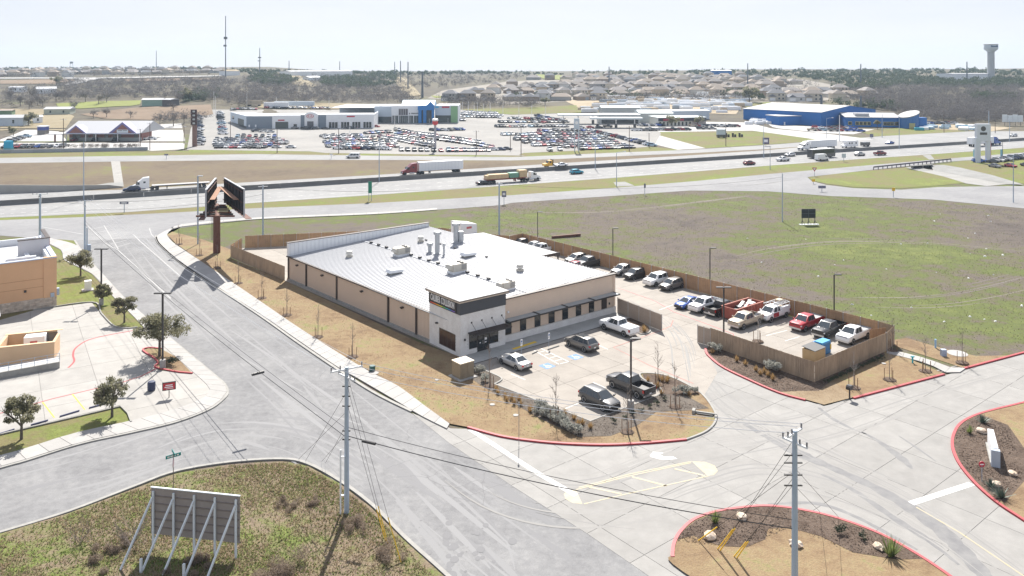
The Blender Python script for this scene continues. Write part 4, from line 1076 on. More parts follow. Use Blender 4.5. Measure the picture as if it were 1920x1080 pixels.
park('suv','silver',1087,494,B,V*o8,'silver SUV parked left of a dark pickup by the back fence','parked_suv','car',None,BK)
park('pickup','dark grey',1111,501,B,V*o8,'dark pickup by the back fence next to the canopy end','parked_pickup','pickup',None,BK)
park('suv','silver',1175,515,B,V*o8,'silver SUV just past the right corner of the shop roof','parked_suv','car',None,BK)
park('suv','black',1199,523,B,V*o8,'black SUV by the back fence between two silver cars','parked_suv','car',None,BK)
park('big_suv','white',1241,535,B,V*.95,'large white SUV parked by the back fence','parked_suv','car',None,BK)
park('suv','grey',1268,543,B,V*o8,'grey crossover next to the large white SUV','parked_suv','car',None,BK)
park('suv','dark grey',965,459,B,V*o8,'dark SUV farthest up the back fence near its corner','parked_suv','car',None,BK)
park('suv','grey',983,464,B,V*o8,'grey SUV second from the far corner of the back fence','parked_suv','car',None,BK)
park('suv','white',1007,470,B,V*o8,'white SUV half hidden behind the canopy roof','parked_suv','car',None,BK)
park('pickup','white',1022,476,B,V*o8,'white pickup with open bed beside the canopy roof','parked_pickup','pickup',None,BK)
park('sedan','red',1083,507,B,V*o8,'pale red car mostly hidden behind the shop roof edge','parked_car','car',None,BK)

# ---- traffic on the highway and frontage roads
def along(tab, x, s=1):
    d = G(x+20, table([p[0] for p in tab], [p[1] for p in tab], x+20)) - G(x-20, table([p[0] for p in tab], [p[1] for p in tab], x-20)); return d.normalized()*s
east = lambda x: along(BAR, x, 1); west = lambda x: along(BAR, x, -1)
def drive(kind, color, px, py, h, label, name='car_on_road', cat='car'): return vehicle(kind, color, G(px, py, .05), h, label, name, cat)
drive('suv','navy',247,359,west(247),'dark blue SUV on the highway beside the white truck cab')
drive('sedan','black',907,346,east(907),'dark sedan on the highway next to the lumber truck')
drive('suv','teal',1081,326,east(1081),'turquoise blue hatchback on the near highway lanes')
drive('suv','dark red',1405,309,east(1405),'dark red SUV alone on the near highway lanes')
drive('pickup','white',1468,302,west(1468),'white pickup on the highway ahead of the pale van','pickup_on_road','pickup')
drive('suv','white',1481,293,west(1481),'white SUV on the highway left of the dark coach')
drive('cargo_van','white',1541,301,east(1541),'tall white cargo van in front of the dark coach','van_on_road','van')
drive('suv','silver',1612,292,east(1612),'pale SUV on the highway left of a dark red pickup')
drive('pickup','dark red',1650,291,east(1650),'dark red pickup on the near highway lanes','pickup_on_road','pickup')
drive('sedan','blue',1668,270,west(1668),'small blue and white car on the far highway lanes')
drive('suv','white',1900,256,west(1900),'white car on the far highway lanes at the right edge')
drive('van','white',662,296.5,Vector((-1,-.02,0)).normalized(),'white passenger van on the far frontage road','van_on_road','van')

WOODP = mat('lumber', (.62,.46,.28), .8, var=.2, vscale=1)
def wheels(t, xs, y, Rr, dual=False):
    me = PROTO.setdefault(('tw',Rr), MB().lathe([(Rr*.5,-.14),(Rr,-.13),(Rr,.13),(Rr*.5,.14)], 14).mesh('wheel', RUBBER, True))
    mr = PROTO.setdefault(('tr',Rr), MB().lathe([(Rr*.55,-.1),(Rr*.55,.145),(Rr*.3,.12)], 10).mesh('rim', RIM, True))
    for x in xs:
        for s in (-1,1):
            o = ob('wheel', me, t, (x, s*y, Rr)); o.rotation_euler = (R(-90)*s,0,0); ob('rim', mr, o)
def tractor(t, P, x0, day=False, blue=False):
    """truck tractor with its front at x0, facing +x"""
    part('hood', MB().loft([[(x0-.1,-.85,.6),(x0-.1,.85,.6),(x0-.1,.75,1.35),(x0-.1,-.75,1.35)],[(x0-1.7,-1.05,.6),(x0-1.7,1.05,.6),(x0-1.7,1.0,1.95),(x0-1.7,-1.0,1.95)]]), P, t)
    cx = x0-1.7
    part('cab', MB().side([(cx,.8),(cx,1.95),(cx-.55,2.75),(cx-.9,2.95),(cx-1.9,2.95 if day else 3.1),(cx-1.9,.8)], -1.15, 1.15), P, t)
    if not day: part('sleeper', MB().side([(cx-1.0,.8),(cx-1.0,2.95),(cx-1.9,3.75),(cx-3.6,3.95),(cx-3.6,.8)], -1.22, 1.22), P, t)
    part('windshield', MB().side([(cx+.01,1.98),(cx+.02,2.0),(cx-.53,2.75),(cx-.56,2.73)], -1.0, 1.0), CGLASS, t)
    for s in (-1,1):
        part('side_window', MB().box(cx-1.1,cx-.4,s*1.17-.012,s*1.17+.012,1.95,2.6), CGLASS, t)
        if not day: part('side_window', MB().box(cx-2.6,cx-2.0,s*1.235-.012,s*1.235+.012,2.3,2.8), CGLASS, t)
        part('fuel_tank', MB().tube((cx-1.0,s*.95,.75),(cx-2.6,s*.95,.75),.33,n=10), RIM, t)
        part('headlight', MB().box(x0-.35,x0-.05,s*.8-.15,s*.8+.15,.95,1.15), LAMPG, t)
        part('mirror', MB().box(cx-.3,cx-.15,s*1.35-.1,s*1.35+.1,1.9,2.6), BLACK, t)
    part('bumper', MB().box(x0-.15,x0+.05,-1.1,1.1,.4,.75), RIM, t); part('grille', MB().box(x0-.12,x0-.06,-.55,.55,.8,1.35), BLACK, t)
    part('chassis', MB().box(cx-6.2,x0-.3,-.45,.45,.6,.95), BLACK, t)
    wheels(t, [x0-1.15, cx-4.4, cx-5.7] if not day else [x0-1.15, cx-3.2, cx-4.4], 1.0, .52)
def semi(P, px, py, h, label, tr, tlen=16., name='semi_truck', day=False, tm=None):
    t = thing(name, label, 'truck', G(px,py,.05), math.atan2(h.y,h.x))
    x0 = tlen/2 + (3.4 if not day else 2.2); tractor(t, P, x0, day)
    a, b_ = -tlen/2 - 2.6, tlen/2 - 2.6
    if tr == 'box':
        bx = part('trailer', MB().box(a,b_,-1.28,1.28,1.15,4.1), tm or WHITEM, t)
        mb = MB()
        for k in range(int(tlen/1.2)): mb.box(a+.6+k*1.2,a+.66+k*1.2,-1.3,1.3,1.2,4.05)
        part('trailer_ribs', mb, mat('rib_grey', (.6,.63,.67), .5), bx)
        part('trailer_roof', MB().box(a,b_,-1.25,1.25,4.1,4.13), WHITE, bx)
    else:
        part('flat_deck', MB().box(a,b_,-1.25,1.25,1.25,1.45), mat('deck_grey', (.35,.34,.34), .7) if tr == 'flat' else PDR, t)
    part('trailer_rails', MB().box(a+.5,b_-1,-.5,.5,.95,1.2).box(b_-4.2,b_-4.0,-.9,.9,.25,1.1), BLACK if tr != 'lumber' else PDR, t)
    wheels(t, [a+1.6,a+2.9], 1.0, .52)
    if tr == 'lumber':
        for x0_, x1_, y0_, y1_, h_, m_ in ((a+.3,a+6.2,-1.15,1.15,1.1,WOODP),(a+1.2,a+7.8,-1.1,1.1,1.35,WOODP),(a+8.2,a+11.3,-1.15,1.15,1.5,mat('green_wrap',(.16,.32,.24),.7)),(a+11.6,b_-.2,-1.15,1.15,2.2,WOODP)):
            part('lumber_stack', MB().box(x0_,x1_,y0_,y1_,1.46,1.46+h_), m_, t)
    return t
semi(PDR, 812, 325, west(812), 'red semi truck pulling a long white box trailer on the highway', 'box')
semi(PW, 322, 354, west(322), 'white semi truck pulling an empty flatbed trailer on the highway', 'flat')
semi(PW, 962, 341, east(962), 'white truck hauling stacked lumber and crates on a red flatbed', 'lumber', 14.5, day=True)
semi(PW, 1533, 280, west(1533), 'white semi truck with white box trailer on the far carriageway', 'box')
semi(PBL, 1845, 273, east(1845), 'dark blue semi truck with white box trailer behind the pylon sign', 'box')
# yellow rollback carrying a white car
h = west(1040); t = thing('tow_truck', 'yellow rollback tow truck carrying a white car on the highway', 'truck', G(1040,313,.05), math.atan2(h.y,h.x))
part('cab', MB().side([(4.6,.6),(4.6,1.35),(3.3,1.6),(2.8,2.5),(1.5,2.6),(1.5,.6)],-1.1,1.1), PY, t)
part('windshield', MB().side([(3.31,1.63),(3.33,1.65),(2.83,2.48),(2.8,2.46)],-.95,.95), CGLASS, t)
for s in (-1,1): part('side_window', MB().box(1.9,2.7,s*1.11-.012,s*1.11+.012,1.65,2.35), CGLASS, t)
part('headache_rack', MB().box(1.1,1.3,-1.1,1.1,1.0,2.9), BLACK, t); part('deck', MB().box(-4.6,1.1,-1.2,1.2,1.05,1.2), BLACK, t); part('chassis', MB().box(-4.0,4.4,-.45,.45,.55,1.0), BLACK, t)
wheels(t,[3.4,-2.2],.95,.48)
vehicle('sedan','white',G(1052,312.5,1.3)+Vector((0,.6,0)),h,'white car carried on the deck of the yellow tow truck','carried_car','car')
# coach and motorhome
h = east(1540); t = thing('coach', 'dark grey motor coach on the highway behind the white van', 'bus', G(1540,295.5,.05), math.atan2(h.y,h.x))
part('body', MB().side([(-6.5,.35),(6.4,.35),(6.5,1.6),(6.2,3.5),(-6.4,3.55),(-6.5,3.2)],-1.28,1.28), PDG, t); part('roof', MB().box(-6.3,6.1,-1.2,1.2,3.56,3.62), WHITEM, t)
for s in (-1,1): part('side_window', MB().box(-6,5.8,s*1.285-.01,s*1.285+.01,1.9,3.1), GLASS, t)
part('windshield', MB().side([(6.52,1.65),(6.53,1.66),(6.25,3.3),(6.24,3.3)],-1.15,1.15), CGLASS, t); wheels(t,[4.0,-2.8,-4.1],1.1,.5)
h = west(1597); t = thing('motorhome', 'white motorhome on the far highway lanes', 'motorhome', G(1593,276.5,.05), math.atan2(h.y,h.x))
part('body', MB().side([(-4.2,.5),(2.6,.5),(2.6,2.1),(3.2,2.3),(3.2,3.2),(-4.2,3.3)],-1.2,1.2), WHITE, t); part('cab', MB().side([(4.4,.5),(4.4,1.25),(3.4,1.4),(2.6,2.1),(2.6,.5)],-1.05,1.05), WHITE, t)
for s in (-1,1):
    for x in (-3.2,-.6,1.0): part('side_window', MB().box(x,x+.8,s*1.21-.01,s*1.21+.01,1.7,2.4), GLASS, t)
wheels(t,[3.3,-2.2],.95,.42)
t = thing('utility_trailer', 'small dark trailer towed behind the white motorhome', 'trailer', G(1622,274.5,.05), math.atan2(h.y,h.x))
part('box', MB().box(-2.2,2.0,-1.0,1.0,.5,2.0), PDG, t); part('hitch', MB().bar((2.0,0,.5),(3.2,0,.5),.12,.12), BLACK, t); wheels(t,[-.3,-1.1],.95,.36)

# ================================================================== TREES AND PLANTS
LEAF = mat('live_oak_leaf', (.18,.18,.11), .6, col2=(.27,.255,.17), vscale=.8, trans=.55)
LEAFD = mat('dark_evergreen', (.06,.085,.045), .8, col2=(.10,.115,.07), vscale=.15, trans=.3)
BARK = mat('bark', (.13,.11,.095), .9, var=.3, vscale=4)
TWIG = mat('bare_twig', (.22,.185,.16), .9)
TWIGP = mat('pale_twig', (.32,.29,.26), .9)
STRAW = mat('straw_grass', (.42,.28,.13), .9, col2=(.30,.20,.09), vscale=3, trans=.4)
SAGE = mat('grey_sage', (.36,.36,.32), .9, col2=(.28,.28,.25), vscale=3, trans=.4)
SHRUB = mat('dark_shrub', (.05,.065,.035), .8)
YUCCA = mat('yucca_green', (.12,.18,.07), .6, col2=(.24,.26,.08), vscale=3, trans=.4)

def leaf_cloud(n, centres, size, rng, flat=.55):
    """many leaf clumps spread through a crown made of several lobes; numpy quads"""
    c = np.array([x[:3] for x in centres]); rad = np.array([x[3] for x in centres])
    idx = rng.choice(len(c), n, p=rad**2/np.sum(rad**2))
    d = rng.normal(size=(n,3)); d /= np.linalg.norm(d, axis=1)[:,None]
    r = rad[idx] * (rng.random(n)**.45)
    p = c[idx] + d * r[:,None] * np.array([1,1,.8])
    a = rng.normal(size=(n,3)); a /= np.linalg.norm(a, axis=1)[:,None]
    b = np.cross(a, rng.normal(size=(n,3))); b /= np.linalg.norm(b, axis=1)[:,None]
    s = size * (.6 + .8*rng.random(n))[:,None]
    v = np.empty((n,4,3)); v[:,0] = p - a*s; v[:,1] = p - b*s*flat; v[:,2] = p + a*s; v[:,3] = p + b*s*flat
    return v.reshape(-1,3)
def quads_mesh(name, v, m):
    n = len(v)//4; me = bpy.data.meshes.new(name)
    me.vertices.add(len(v)); me.vertices.foreach_set('co', v.astype(np.float32).ravel())
    me.loops.add(len(v)); me.loops.foreach_set('vertex_index', np.arange(len(v), dtype=np.int32))
    me.polygons.add(n); me.polygons.foreach_set('loop_start', np.arange(0, len(v), 4, dtype=np.int32)); me.polygons.foreach_set('loop_total', np.full(n, 4, dtype=np.int32))
    me.materials.append(m); me.update(calc_edges=True); return me
def tris_mesh(name, v, m):
    n = len(v)//3; me = bpy.data.meshes.new(name)
    me.vertices.add(len(v)); me.vertices.foreach_set('co', v.astype(np.float32).ravel())
    me.loops.add(len(v)); me.loops.foreach_set('vertex_index', np.arange(len(v), dtype=np.int32))
    me.polygons.add(n); me.polygons.foreach_set('loop_start', np.arange(0, len(v), 3, dtype=np.int32)); me.polygons.foreach_set('loop_total', np.full(n, 3, dtype=np.int32))
    me.materials.append(m); me.update(calc_edges=True); return me
def branch(mb, rng, p, d, L, r, depth, spread=.6, n=5):
    """recursive limb"""
    q = p + d*L; mb.tube(p, q, r, r*.6, n, cap=False)
    if depth == 0: return
    for k in range(3 if depth > 1 else 4):
        nd = (d + Vector((rng.normal()*spread, rng.normal()*spread, abs(rng.normal())*.25 + .1))).normalized()
        branch(mb, rng, lerp(p, q, .55 + .45*rng.random()), nd, L*(.55+.25*rng.random()), r*.5, depth-1, spread, max(3, n-1))
def oak(px, py, w, h, label, seed, lean=1.2, n=2600, z=.1, m=LEAF, loc=None, ls=.17):
    rng = np.random.default_rng(seed); t = thing('oak_tree', label, 'tree', loc or G(px,py,z))
    mb = MB(); hh = h*.36*lean/1.2
    mb.tube((0,0,-.1),(.03,0,hh), .05*w**.6+.04, .035*w**.6+.02, 8)
    for k in range(6):
        a = k*1.05 + rng.random(); branch(mb, rng, Vector((0,0,hh*(.75+.25*rng.random()))), Vector((math.cos(a)*.8, math.sin(a)*.8, .9)).normalized(), h*.3, .05*w**.5, 2, .6, 5)
    part('trunk', mb, BARK, t)
    cs = []
    for k in range(26):
        a = rng.random()*6.28; rr = w*.40*math.sqrt(rng.random()); zz = hh + (h-hh)*(.08 + .72*rng.random()*math.sqrt(max(.1, 1-(rr/(w*.5))**2)))
        cs.append((rr*math.cos(a), rr*math.sin(a), zz, w*(.07+.09*rng.random())))
    cs.append((0,0,hh+(h-hh)*.45,w*.2))
    part('crown', MB(), m, t).data = quads_mesh('crown', leaf_cloud(int(n*1.7), cs, ls*.72, rng), m)
    return t
oak(151,518,4.9,4.9,'round dark oak tree nearest the frontage road on the left lawn', 1)
oak(192,572,2.9,3.6,'small oak tree behind the left lamp post', 2, n=1300)
oak(233,605,3.5,4.4,'young oak tree on the lawn tip beside the left lot', 3, n=1500)
oak(299,668,7.2,6.0,'largest dark oak tree on the kerbed island with lamp post', 4, n=3400, z=.2)
oak(210,782,3.9,4.7,'grey-green oak tree at the end of the lower lawn strip', 5, n=1700)
oak(40,824,3.9,4.6,'grey-green oak tree at the left edge of the lower lawn strip', 6, n=1700)
SAPM = {}
def sapling(px, py, label, h=4.4, ringw=.75, stakes=True, z=.14, leaves=False, pale=False):
    k = rnd.randrange(4), pale
    if k not in SAPM:
        rng = np.random.default_rng(20+k[0]); mb = MB(); mb.tube((0,0,0),(.04,.02,2.6),.05,.03,6)
        mb.tube((.04,.02,2.6),(.08,0,4.3),.03,.01,5)
        for j in range(13):
            a = rng.random()*6.28; zz = 1.5+2.5*rng.random()
            branch(mb, rng, Vector((.04,.02,zz)), Vector((math.cos(a)*.7, math.sin(a)*.7, .9)).normalized(), .35+.4*rng.random()*(4.6-zz)/3, .017, 1, .5, 4)
        SAPM[k] = (mb.mesh('stem', TWIGP if pale else TWIG), MB().lathe([(.95,0),(.85,.07),(.3,.09),(.0,.09)],14).mesh('mulch_ring', MULCH),
                   MB().box(-.03,.03,-.03,.03,0,1.3).mesh('stake', mat('stake_wood', (.20,.12,.07), .9)))
    t = thing('sapling', label, 'tree', G(px,py,z), rnd.random()*6.28, 'staked young trees')
    o = ob('stem', SAPM[k][0], t); o.scale = (h/4.4,)*3
    if ringw: r = ob('mulch_ring', SAPM[k][1], t); r.scale = (ringw/.95, ringw/.95, 1)
    if stakes:
        for a in (.3, 2.4, 4.4): ob('stake', SAPM[k][2], t, (.55*math.cos(a), .55*math.sin(a), 0))
for px, py, lab in ((336,458,'bare sapling on the lawn nearest the frontage corner'),(374,479,'bare staked sapling just left of the billboard pole'),(407,503,'bare staked sapling by the sidewalk below the billboard pole'),(447,531,'bare staked sapling near the left end of the weathered fence'),(491,559,'bare staked sapling by the sidewalk opposite the fence and shop joint'),(538,591,'bare staked sapling by the sidewalk beside the second wall bay'),(596,632,'bare staked sapling by the sidewalk at mid length of the shop'),(661,669,'bare staked sapling nearest the fallen green cap on the lawn')): sapling(px, py, lab)
for px, py, lab in ((918,724,'bare sapling by the utility cabinet bed'),(1042,790,'bare sapling in the bed along the forecourt front edge'),(1176,810,'bare pale sapling in a mulch ring by the red kerb'),(1234,722,'tall bare sapling in the nub beside the dark pickup'),(1266,763,'bare staked sapling on the grass tip right of the forecourt')): sapling(px, py, lab, 5.0, .7)
for px, py, lab in ((1601,727,'bare pale staked sapling near the mailbox'),(1668,712,'bare staked sapling in the middle of the lawn patch'),(1735,696,'bare staked sapling beside the pale footpath'),(1673,657,'bare sapling right behind the fence corner'),(1804,680,'bare staked sapling beside the manhole disc in the field'),(1421,640,'bare pale sapling inside the fenced yard')): sapling(px, py, lab, 4.3, .75, pale=(px in (1601,1421)))
TUFT = {}
def tuft_mesh(kind, seed):
    rng = np.random.default_rng(seed)
    n, h, w, lean, m = {'straw': (90,.75,.03,.5,STRAW), 'yucca': (60,.95,.05,.75,YUCCA), 'sage': (420,.0,.09,0,SAGE), 'dark': (260,.0,.08,0,SHRUB), 'spiky': (50,.7,.05,.8,mat('agave_green',(.09,.12,.09),.6))}[kind]
    if h == 0:
        cs = [(rng.normal()*.25, rng.normal()*.25, .3+.25*rng.random(), .28) for _ in range(7)]
        return quads_mesh('foliage', leaf_cloud(n, cs, w, rng), m)
    a = rng.random(n)*6.28; l = lean*rng.random(n); hh = h*(.6+.5*rng.random(n))
    base = np.stack([np.cos(a)*.1, np.sin(a)*.1, np.zeros(n)], 1); tip = np.stack([np.cos(a)*l, np.sin(a)*l, hh*(1-.45*l)], 1)
    side = np.stack([-np.sin(a), np.cos(a), np.zeros(n)], 1)*w
    v = np.empty((n,3,3)); v[:,0] = base-side; v[:,1] = base+side; v[:,2] = tip
    return tris_mesh('foliage', v.reshape(-1,3), m)
def tuft(kind, px, py, label, s=1., z=.15, group=None, name=None, pos=None):
    k = (kind, rnd.randrange(3))
    if k not in TUFT: TUFT[k] = tuft_mesh(kind, 40+k[1])
    o = ob(name or {'straw':'ornamental_grass','yucca':'yucca','sage':'sage_shrub','dark':'shrub','spiky':'agave'}[kind], TUFT[k], None, pos or G(px,py,z), rnd.random()*6.28)
    o.scale = (s, s, s*rnd.uniform(.85,1.1)); return tag(o, label, 'grass' if kind == 'straw' else 'shrub', group)
z7 = lambda x, y: (840 + x/4, 640 + y/4); z8 = lambda x, y: (1200 + x/4, 500 + y/4)
for x, y in ((360,365),(372,392),(428,425),(440,450),(478,440),(497,475),(545,480),(535,448),(615,515),(620,530),(875,550),(945,585),(975,630),(1010,625),(1070,655)):
    tuft('straw', *z7(x,y), 'tawny clump of ornamental grass in the gravel bed along the forecourt', 1.0, group='grasses in the forecourt bed')
for x, y in ((1500,300),(1580,290),(1640,305),(1575,345),(1600,395),(1610,300),(1650,290),(1805,405)):
    tuft('straw', *z7(x,y), 'tawny clump of ornamental grass in the nub behind the dark pickup', 1.0, group='grasses in the nub bed')
for x, y in ((725,710),(790,737),(870,782),(903,812),(930,797),(960,822),(995,850),(545,650)):
    tuft('straw', *z8(x,y), 'tawny clump of ornamental grass in the bed below the yard fence', 1.1, group='grasses below the yard fence')
for x, y in ((1245,610),(1445,525),(1512,497),(1565,475),(1325,575),(1382,552),(1630,440)):
    tuft('dark', *z7(x,y), 'small dark shrub in the gravel bed right of the forecourt', .6, group='small shrubs right of the forecourt')
for k in range(14):
    t_ = k/13; tuft('dark', lerp(1552,1655,t_), lerp(718,671,t_), ['first','second','third','fourth','fifth','sixth','seventh','eighth','ninth','tenth','eleventh','twelfth','thirteenth','last'][k] + ' small dark shrub from the front corner along the right yard fence', .62, group='shrubs along the right yard fence')
for x, y in ((690,535),(720,560),(755,575),(790,590),(830,615),(860,630),(895,655),(925,680),(700,500),(960,690),(780,560),(845,600)):
    tuft('sage', *z7(x,y), 'grey twiggy sage shrub in the dense clump at the front bed', 1.25, group='sage clump in the front bed')
for x, y, s, l in ((1760,395,1.4,'round grey sage shrub near the pipe headwall'),(1850,385,.9,'small grey sage shrub at the right end of the nub'),(240,240,1.2,'grey sage shrub next to the utility cabinet'),(270,300,1.1,'grey sage shrub below the utility cabinet')): tuft('sage', *z7(x,y), l, s)
tuft('sage', *z8(570,640), 'grey sage shrub at the screened gate end of the yard fence', 1.5); tuft('sage', *z8(1003,790), 'grey sage shrub at mid yard fence', 1.9)
for px, py, k, s, l in ((1341,980,'yucca',1.1,'small yellow-green yucca by the round pale rock'),(1670,1042,'yucca',1.7,'large green yucca beside the orange rock'),(1878,932,'spiky',1.6,'grey agave nearest the red kerb on the right island'),(1857,912,'spiky',1.1,'dark agave behind the tan rock on the right island'),(1842,792,'spiky',1.4,'dark agave at the top of the right island'),(1818,812,'yucca',.9,'small yellow yucca at the top of the right island'),(1620,1010,'dark',.7,'low dark shrub on the front traffic island'),(1575,1000,'dark',.8,'low dark shrub behind the front pole on the traffic island'),(1208,622,'straw',1.5,'tawny grass clump in the kerbed bed by the white pickup'),(322,684,'dark',1.3,'dark round shrub on the kerbed island beside the oak')): tuft(k, px, py, l, s, .18)
ROCK = mat('limestone', (.62,.55,.47), .9, col2=(.45,.33,.23), vscale=1.2, bump=.3, bscale=4)
def rock(px, py, s, label, seed):
    rng = np.random.default_rng(seed); bm = bmesh.new(); bmesh.ops.create_icosphere(bm, subdivisions=2, radius=1)
    for v in bm.verts: v.co = v.co * (1 + .28*rng.normal()*.6); v.co.z *= .62
    me = bpy.data.meshes.new('boulder'); bm.to_mesh(me); bm.free(); me.materials.append(ROCK)
    o = ob('boulder', me, None, G(px,py,.3)); o.scale = (s, s*.75, s*.9); o.rotation_euler = (0,0,seed); tag(o, label, 'rock')
for px, py, s, l in ((1331,1005,.55,'round pale boulder on the front traffic island'),(1391,968,.5,'flat white boulder near the top of the front traffic island'),(1492,1020,.5,'pale boulder partly behind the front utility pole'),(1648,1025,.45,'orange-tan boulder beside the large yucca'),(1898,888,.4,'white boulder behind the slab sign'),(1868,908,.45,'tan boulder beside the agaves on the right island'),(1840,808,.55,'flat white boulder at the top of the right island')): rock(px, py, s, l, int(px) % 97)

# ---- dry brush and grass on the corner lot (lower left)
LOTP = GP([(-260,1080),(0,1003),(130,964),(250,919),(330,890),(430,873),(530,867),(578,876),(636,908),(695,953),(755,1013),(835,1085),(930,1190),(500,1400),(-300,1300)])
sheet('corner_lot', LOTP, .10, LOTG, world=True)
DRYB = mat('dry_brush', (.22,.17,.13), .95, col2=(.30,.24,.185), vscale=1.5, trans=.35)
def brush(px, py, s, h, label, seed, n=900, m=DRYB, twigs=0):
    rng = np.random.default_rng(seed); cs = [(rng.normal()*s*.45, rng.normal()*s*.45, h*.35*rng.random()+.1, h*.45) for _ in range(9)]
    t = thing('dry_bush', label, 'bush', G(px,py,.1))
    part('twigs', MB(), m, t).data = quads_mesh('twigs', leaf_cloud(n, cs, .13, rng, .12), m)
    if twigs:
        mb = MB()
        for k in range(twigs):
            a = k*6.28/twigs+rng.random(); branch(mb, rng, Vector((0,0,0)), Vector((math.cos(a)*.7,math.sin(a)*.7,1)).normalized(), h*.5, .025, 2, .4, 4)
        part('branches', mb, TWIG, t)
brush(247,1025,.5,2.6,'bare leafless bush left of the billboard back', 51, 250, TWIG, 9)
brush(668,985,1.3,.9,'brown dry brush at the foot of the tall utility pole', 52, 1500)
brush(520,1075,2.2,1.5,'large mound of brown brush at the bottom edge', 53, 3600)
brush(730,1045,1.3,.9,'brown dry brush around the yellow guy guards', 54, 1500)
brush(540,945,.9,.7,'brown dry tuft in the middle of the corner lot', 55, 900)
brush(195,1040,2.0,.8,'low brown brush left of the billboard back', 56, 2400)
brush(350,1068,2.4,.7,'dark low brush under the billboard braces', 57, 2600)
brush(590,945,.8,.5,'small brown tuft left of the utility pole', 58, 600)
brush(150,1020,.25,2.2,'thin leafless shrub between brush and street edge', 59, 120, TWIG, 5)
def scatter_blades(name, poly, n, h, w, m, label, seed, z, clump=.7):
    rng = np.random.default_rng(seed); P = np.array([(p.x,p.y) for p in poly]); lo, hi = P.min(0), P.max(0); out = []
    pts = rng.random((n*3,2))*(hi-lo)+lo
    keep = [p for p in pts if inside(p, [tuple(q) for q in P])][:n]
    nz = np.array(keep); k = len(nz)
    d = (np.sin(nz[:,0]*clump)*np.cos(nz[:,1]*clump*1.3)+np.sin(nz[:,0]*.31+nz[:,1]*.47)+2)/4
    sel = rng.random(k) < d; nz = nz[sel]; k = len(nz)
    a = rng.random((k,))*6.28; hh = h*(.4+rng.random(k)*.9)
    c = np.stack([nz[:,0], nz[:,1], np.full(k, z)],1); sd = np.stack([np.cos(a),np.sin(a),np.zeros(k)],1)*w; tp = np.stack([rng.normal(size=k)*h*.6, rng.normal(size=k)*h*.6, hh],1)
    v = np.empty((k,3,3)); v[:,0] = c-sd; v[:,1] = c+sd; v[:,2] = c+tp
    stuff(name, tris_mesh(name, v.reshape(-1,3), m), label)
near = [p for p in GP([(-40,1090),(0,1006),(130,967),(250,922),(330,893),(430,876),(530,870),(575,879),(632,911),(690,956),(750,1016),(815,1085)])]
scatter_blades('dry_grass', near, 30000, .20, .05, mat('dry_blade', (.30,.235,.15), .95, trans=.45), 'dry brown grass over the corner lot', 61, .1)
scatter_blades('green_grass', near, 26000, .14, .05, mat('green_blade', (.155,.20,.055), .95, trans=.45), 'patchy green grass over the corner lot', 62, .1, .45)
lawnW = GP([(330,455),(390,500),(480,561),(587,635),(670,685),(745,725),(805,770),(845,797),(940,817),(1080,832),(1220,829),(1287,823),(1330,790),(1300,768),(1230,776),(1195,801),(1145,821),(1085,823),(1010,787),(960,758),(905,728),(855,693),(795,650),(533,529),(431,487)])
scatter_blades('lawn_grass', lawnW, 42000, .06, .05, mat('lawn_blade', (.27,.205,.125), .95, trans=.4), 'short dormant grass of the lawn beside the shop', 65, .13, .5)
for nm_, P_, sd_ in (('bark_chips', GP([(1324,656),(1333,650),(1527,719),(1655,662),(1660,668),(1560,715),(1535,735),(1460,737),(1400,711),(1355,689)]), 66), ('bark_chips', GP([(1264,1018),(1304,980),(1400,956),(1490,959),(1640,1002),(1730,1052),(1600,1040),(1480,993),(1435,1015),(1350,1028)]), 67), ('bark_chips', GP([(1838,781),(1791,816),(1801,872),(1870,942),(1925,900),(1890,800)]), 68), ('bark_chips', GP([(862,675),(925,704),(927,724),(1107,794),(1242,742),(1320,766),(1230,775),(1145,820),(1085,822),(960,757),(855,692)]), 69)):
    scatter_blades(nm_, P_, 5000, .05, .07, mat('bark_chip', (.20,.155,.12), .95), 'loose bark chips and gravel in a planting bed', sd_, .176 if sd_ in (67,68) else .15)
fieldW = GP([(1700,634),(1830,668),(1925,660),(2100,600),(2100,412),(1920,394),(1750,376),(1560,369),(1440,360),(1300,358),(1150,369),(960,382),(850,392)]) + [BACK_L + U*.4, BACK_R + U*.4]
scatter_blades('field_weeds', fieldW, 26000, .16, .06, mat('field_dry_blade', (.165,.138,.108), .95, trans=.45), 'dry weeds over the open field', 63, .0, .22)
scatter_blades('field_grass', fieldW, 30000, .14, .06, mat('field_green_blade', (.125,.155,.048), .95, trans=.45), 'green grass patches over the open field', 64, .0, .12)

# ================================================================== POLES, LAMPS, WIRES
def lamp_post(px, py, top, label, m=BLACK, base=True, heads=2, z=.1, name='lamp_post', pos=None, h=None, r=.09):
    p = pos or G(px,py,z); h = h or (py-top)*p.y/F
    t = thing(name, label, 'lamp post', p)
    if base: part('concrete_base', MB().tube((0,0,0),(0,0,1.0),.33,n=14), WALKC, t, True)
    part('pole', MB().box(-r,r,-r,r,.9 if base else 0,h), m, t)
    for s in ((-1,1) if heads == 2 else (1,)):
        part('lamp_head', MB().box(min(.1*s,1.0*s),max(.1*s,1.0*s),-.2,.2,h-.05,h+.08), m, t)
    return t
lamp_post(190,572,467,'black twin-head lamp post beside the upper left lot kerb')
lamp_post(305,690,550,'black twin-head lamp post standing by the large oak',z=.2)
lamp_post(1183,768,635,'black lamp post on a concrete base by the dark pickup',heads=1)
lamp_post(1357,632,539,'black twin-head lamp post inside the fenced yard',base=False)
def on_fence(px, off=.7):
    a, b_ = BACK_R, BACK_L; k = (px-960)/F; dx = b_-a
    s = (k*a.y - a.x)/(dx.x - k*dx.y); return a + dx*s + U*off
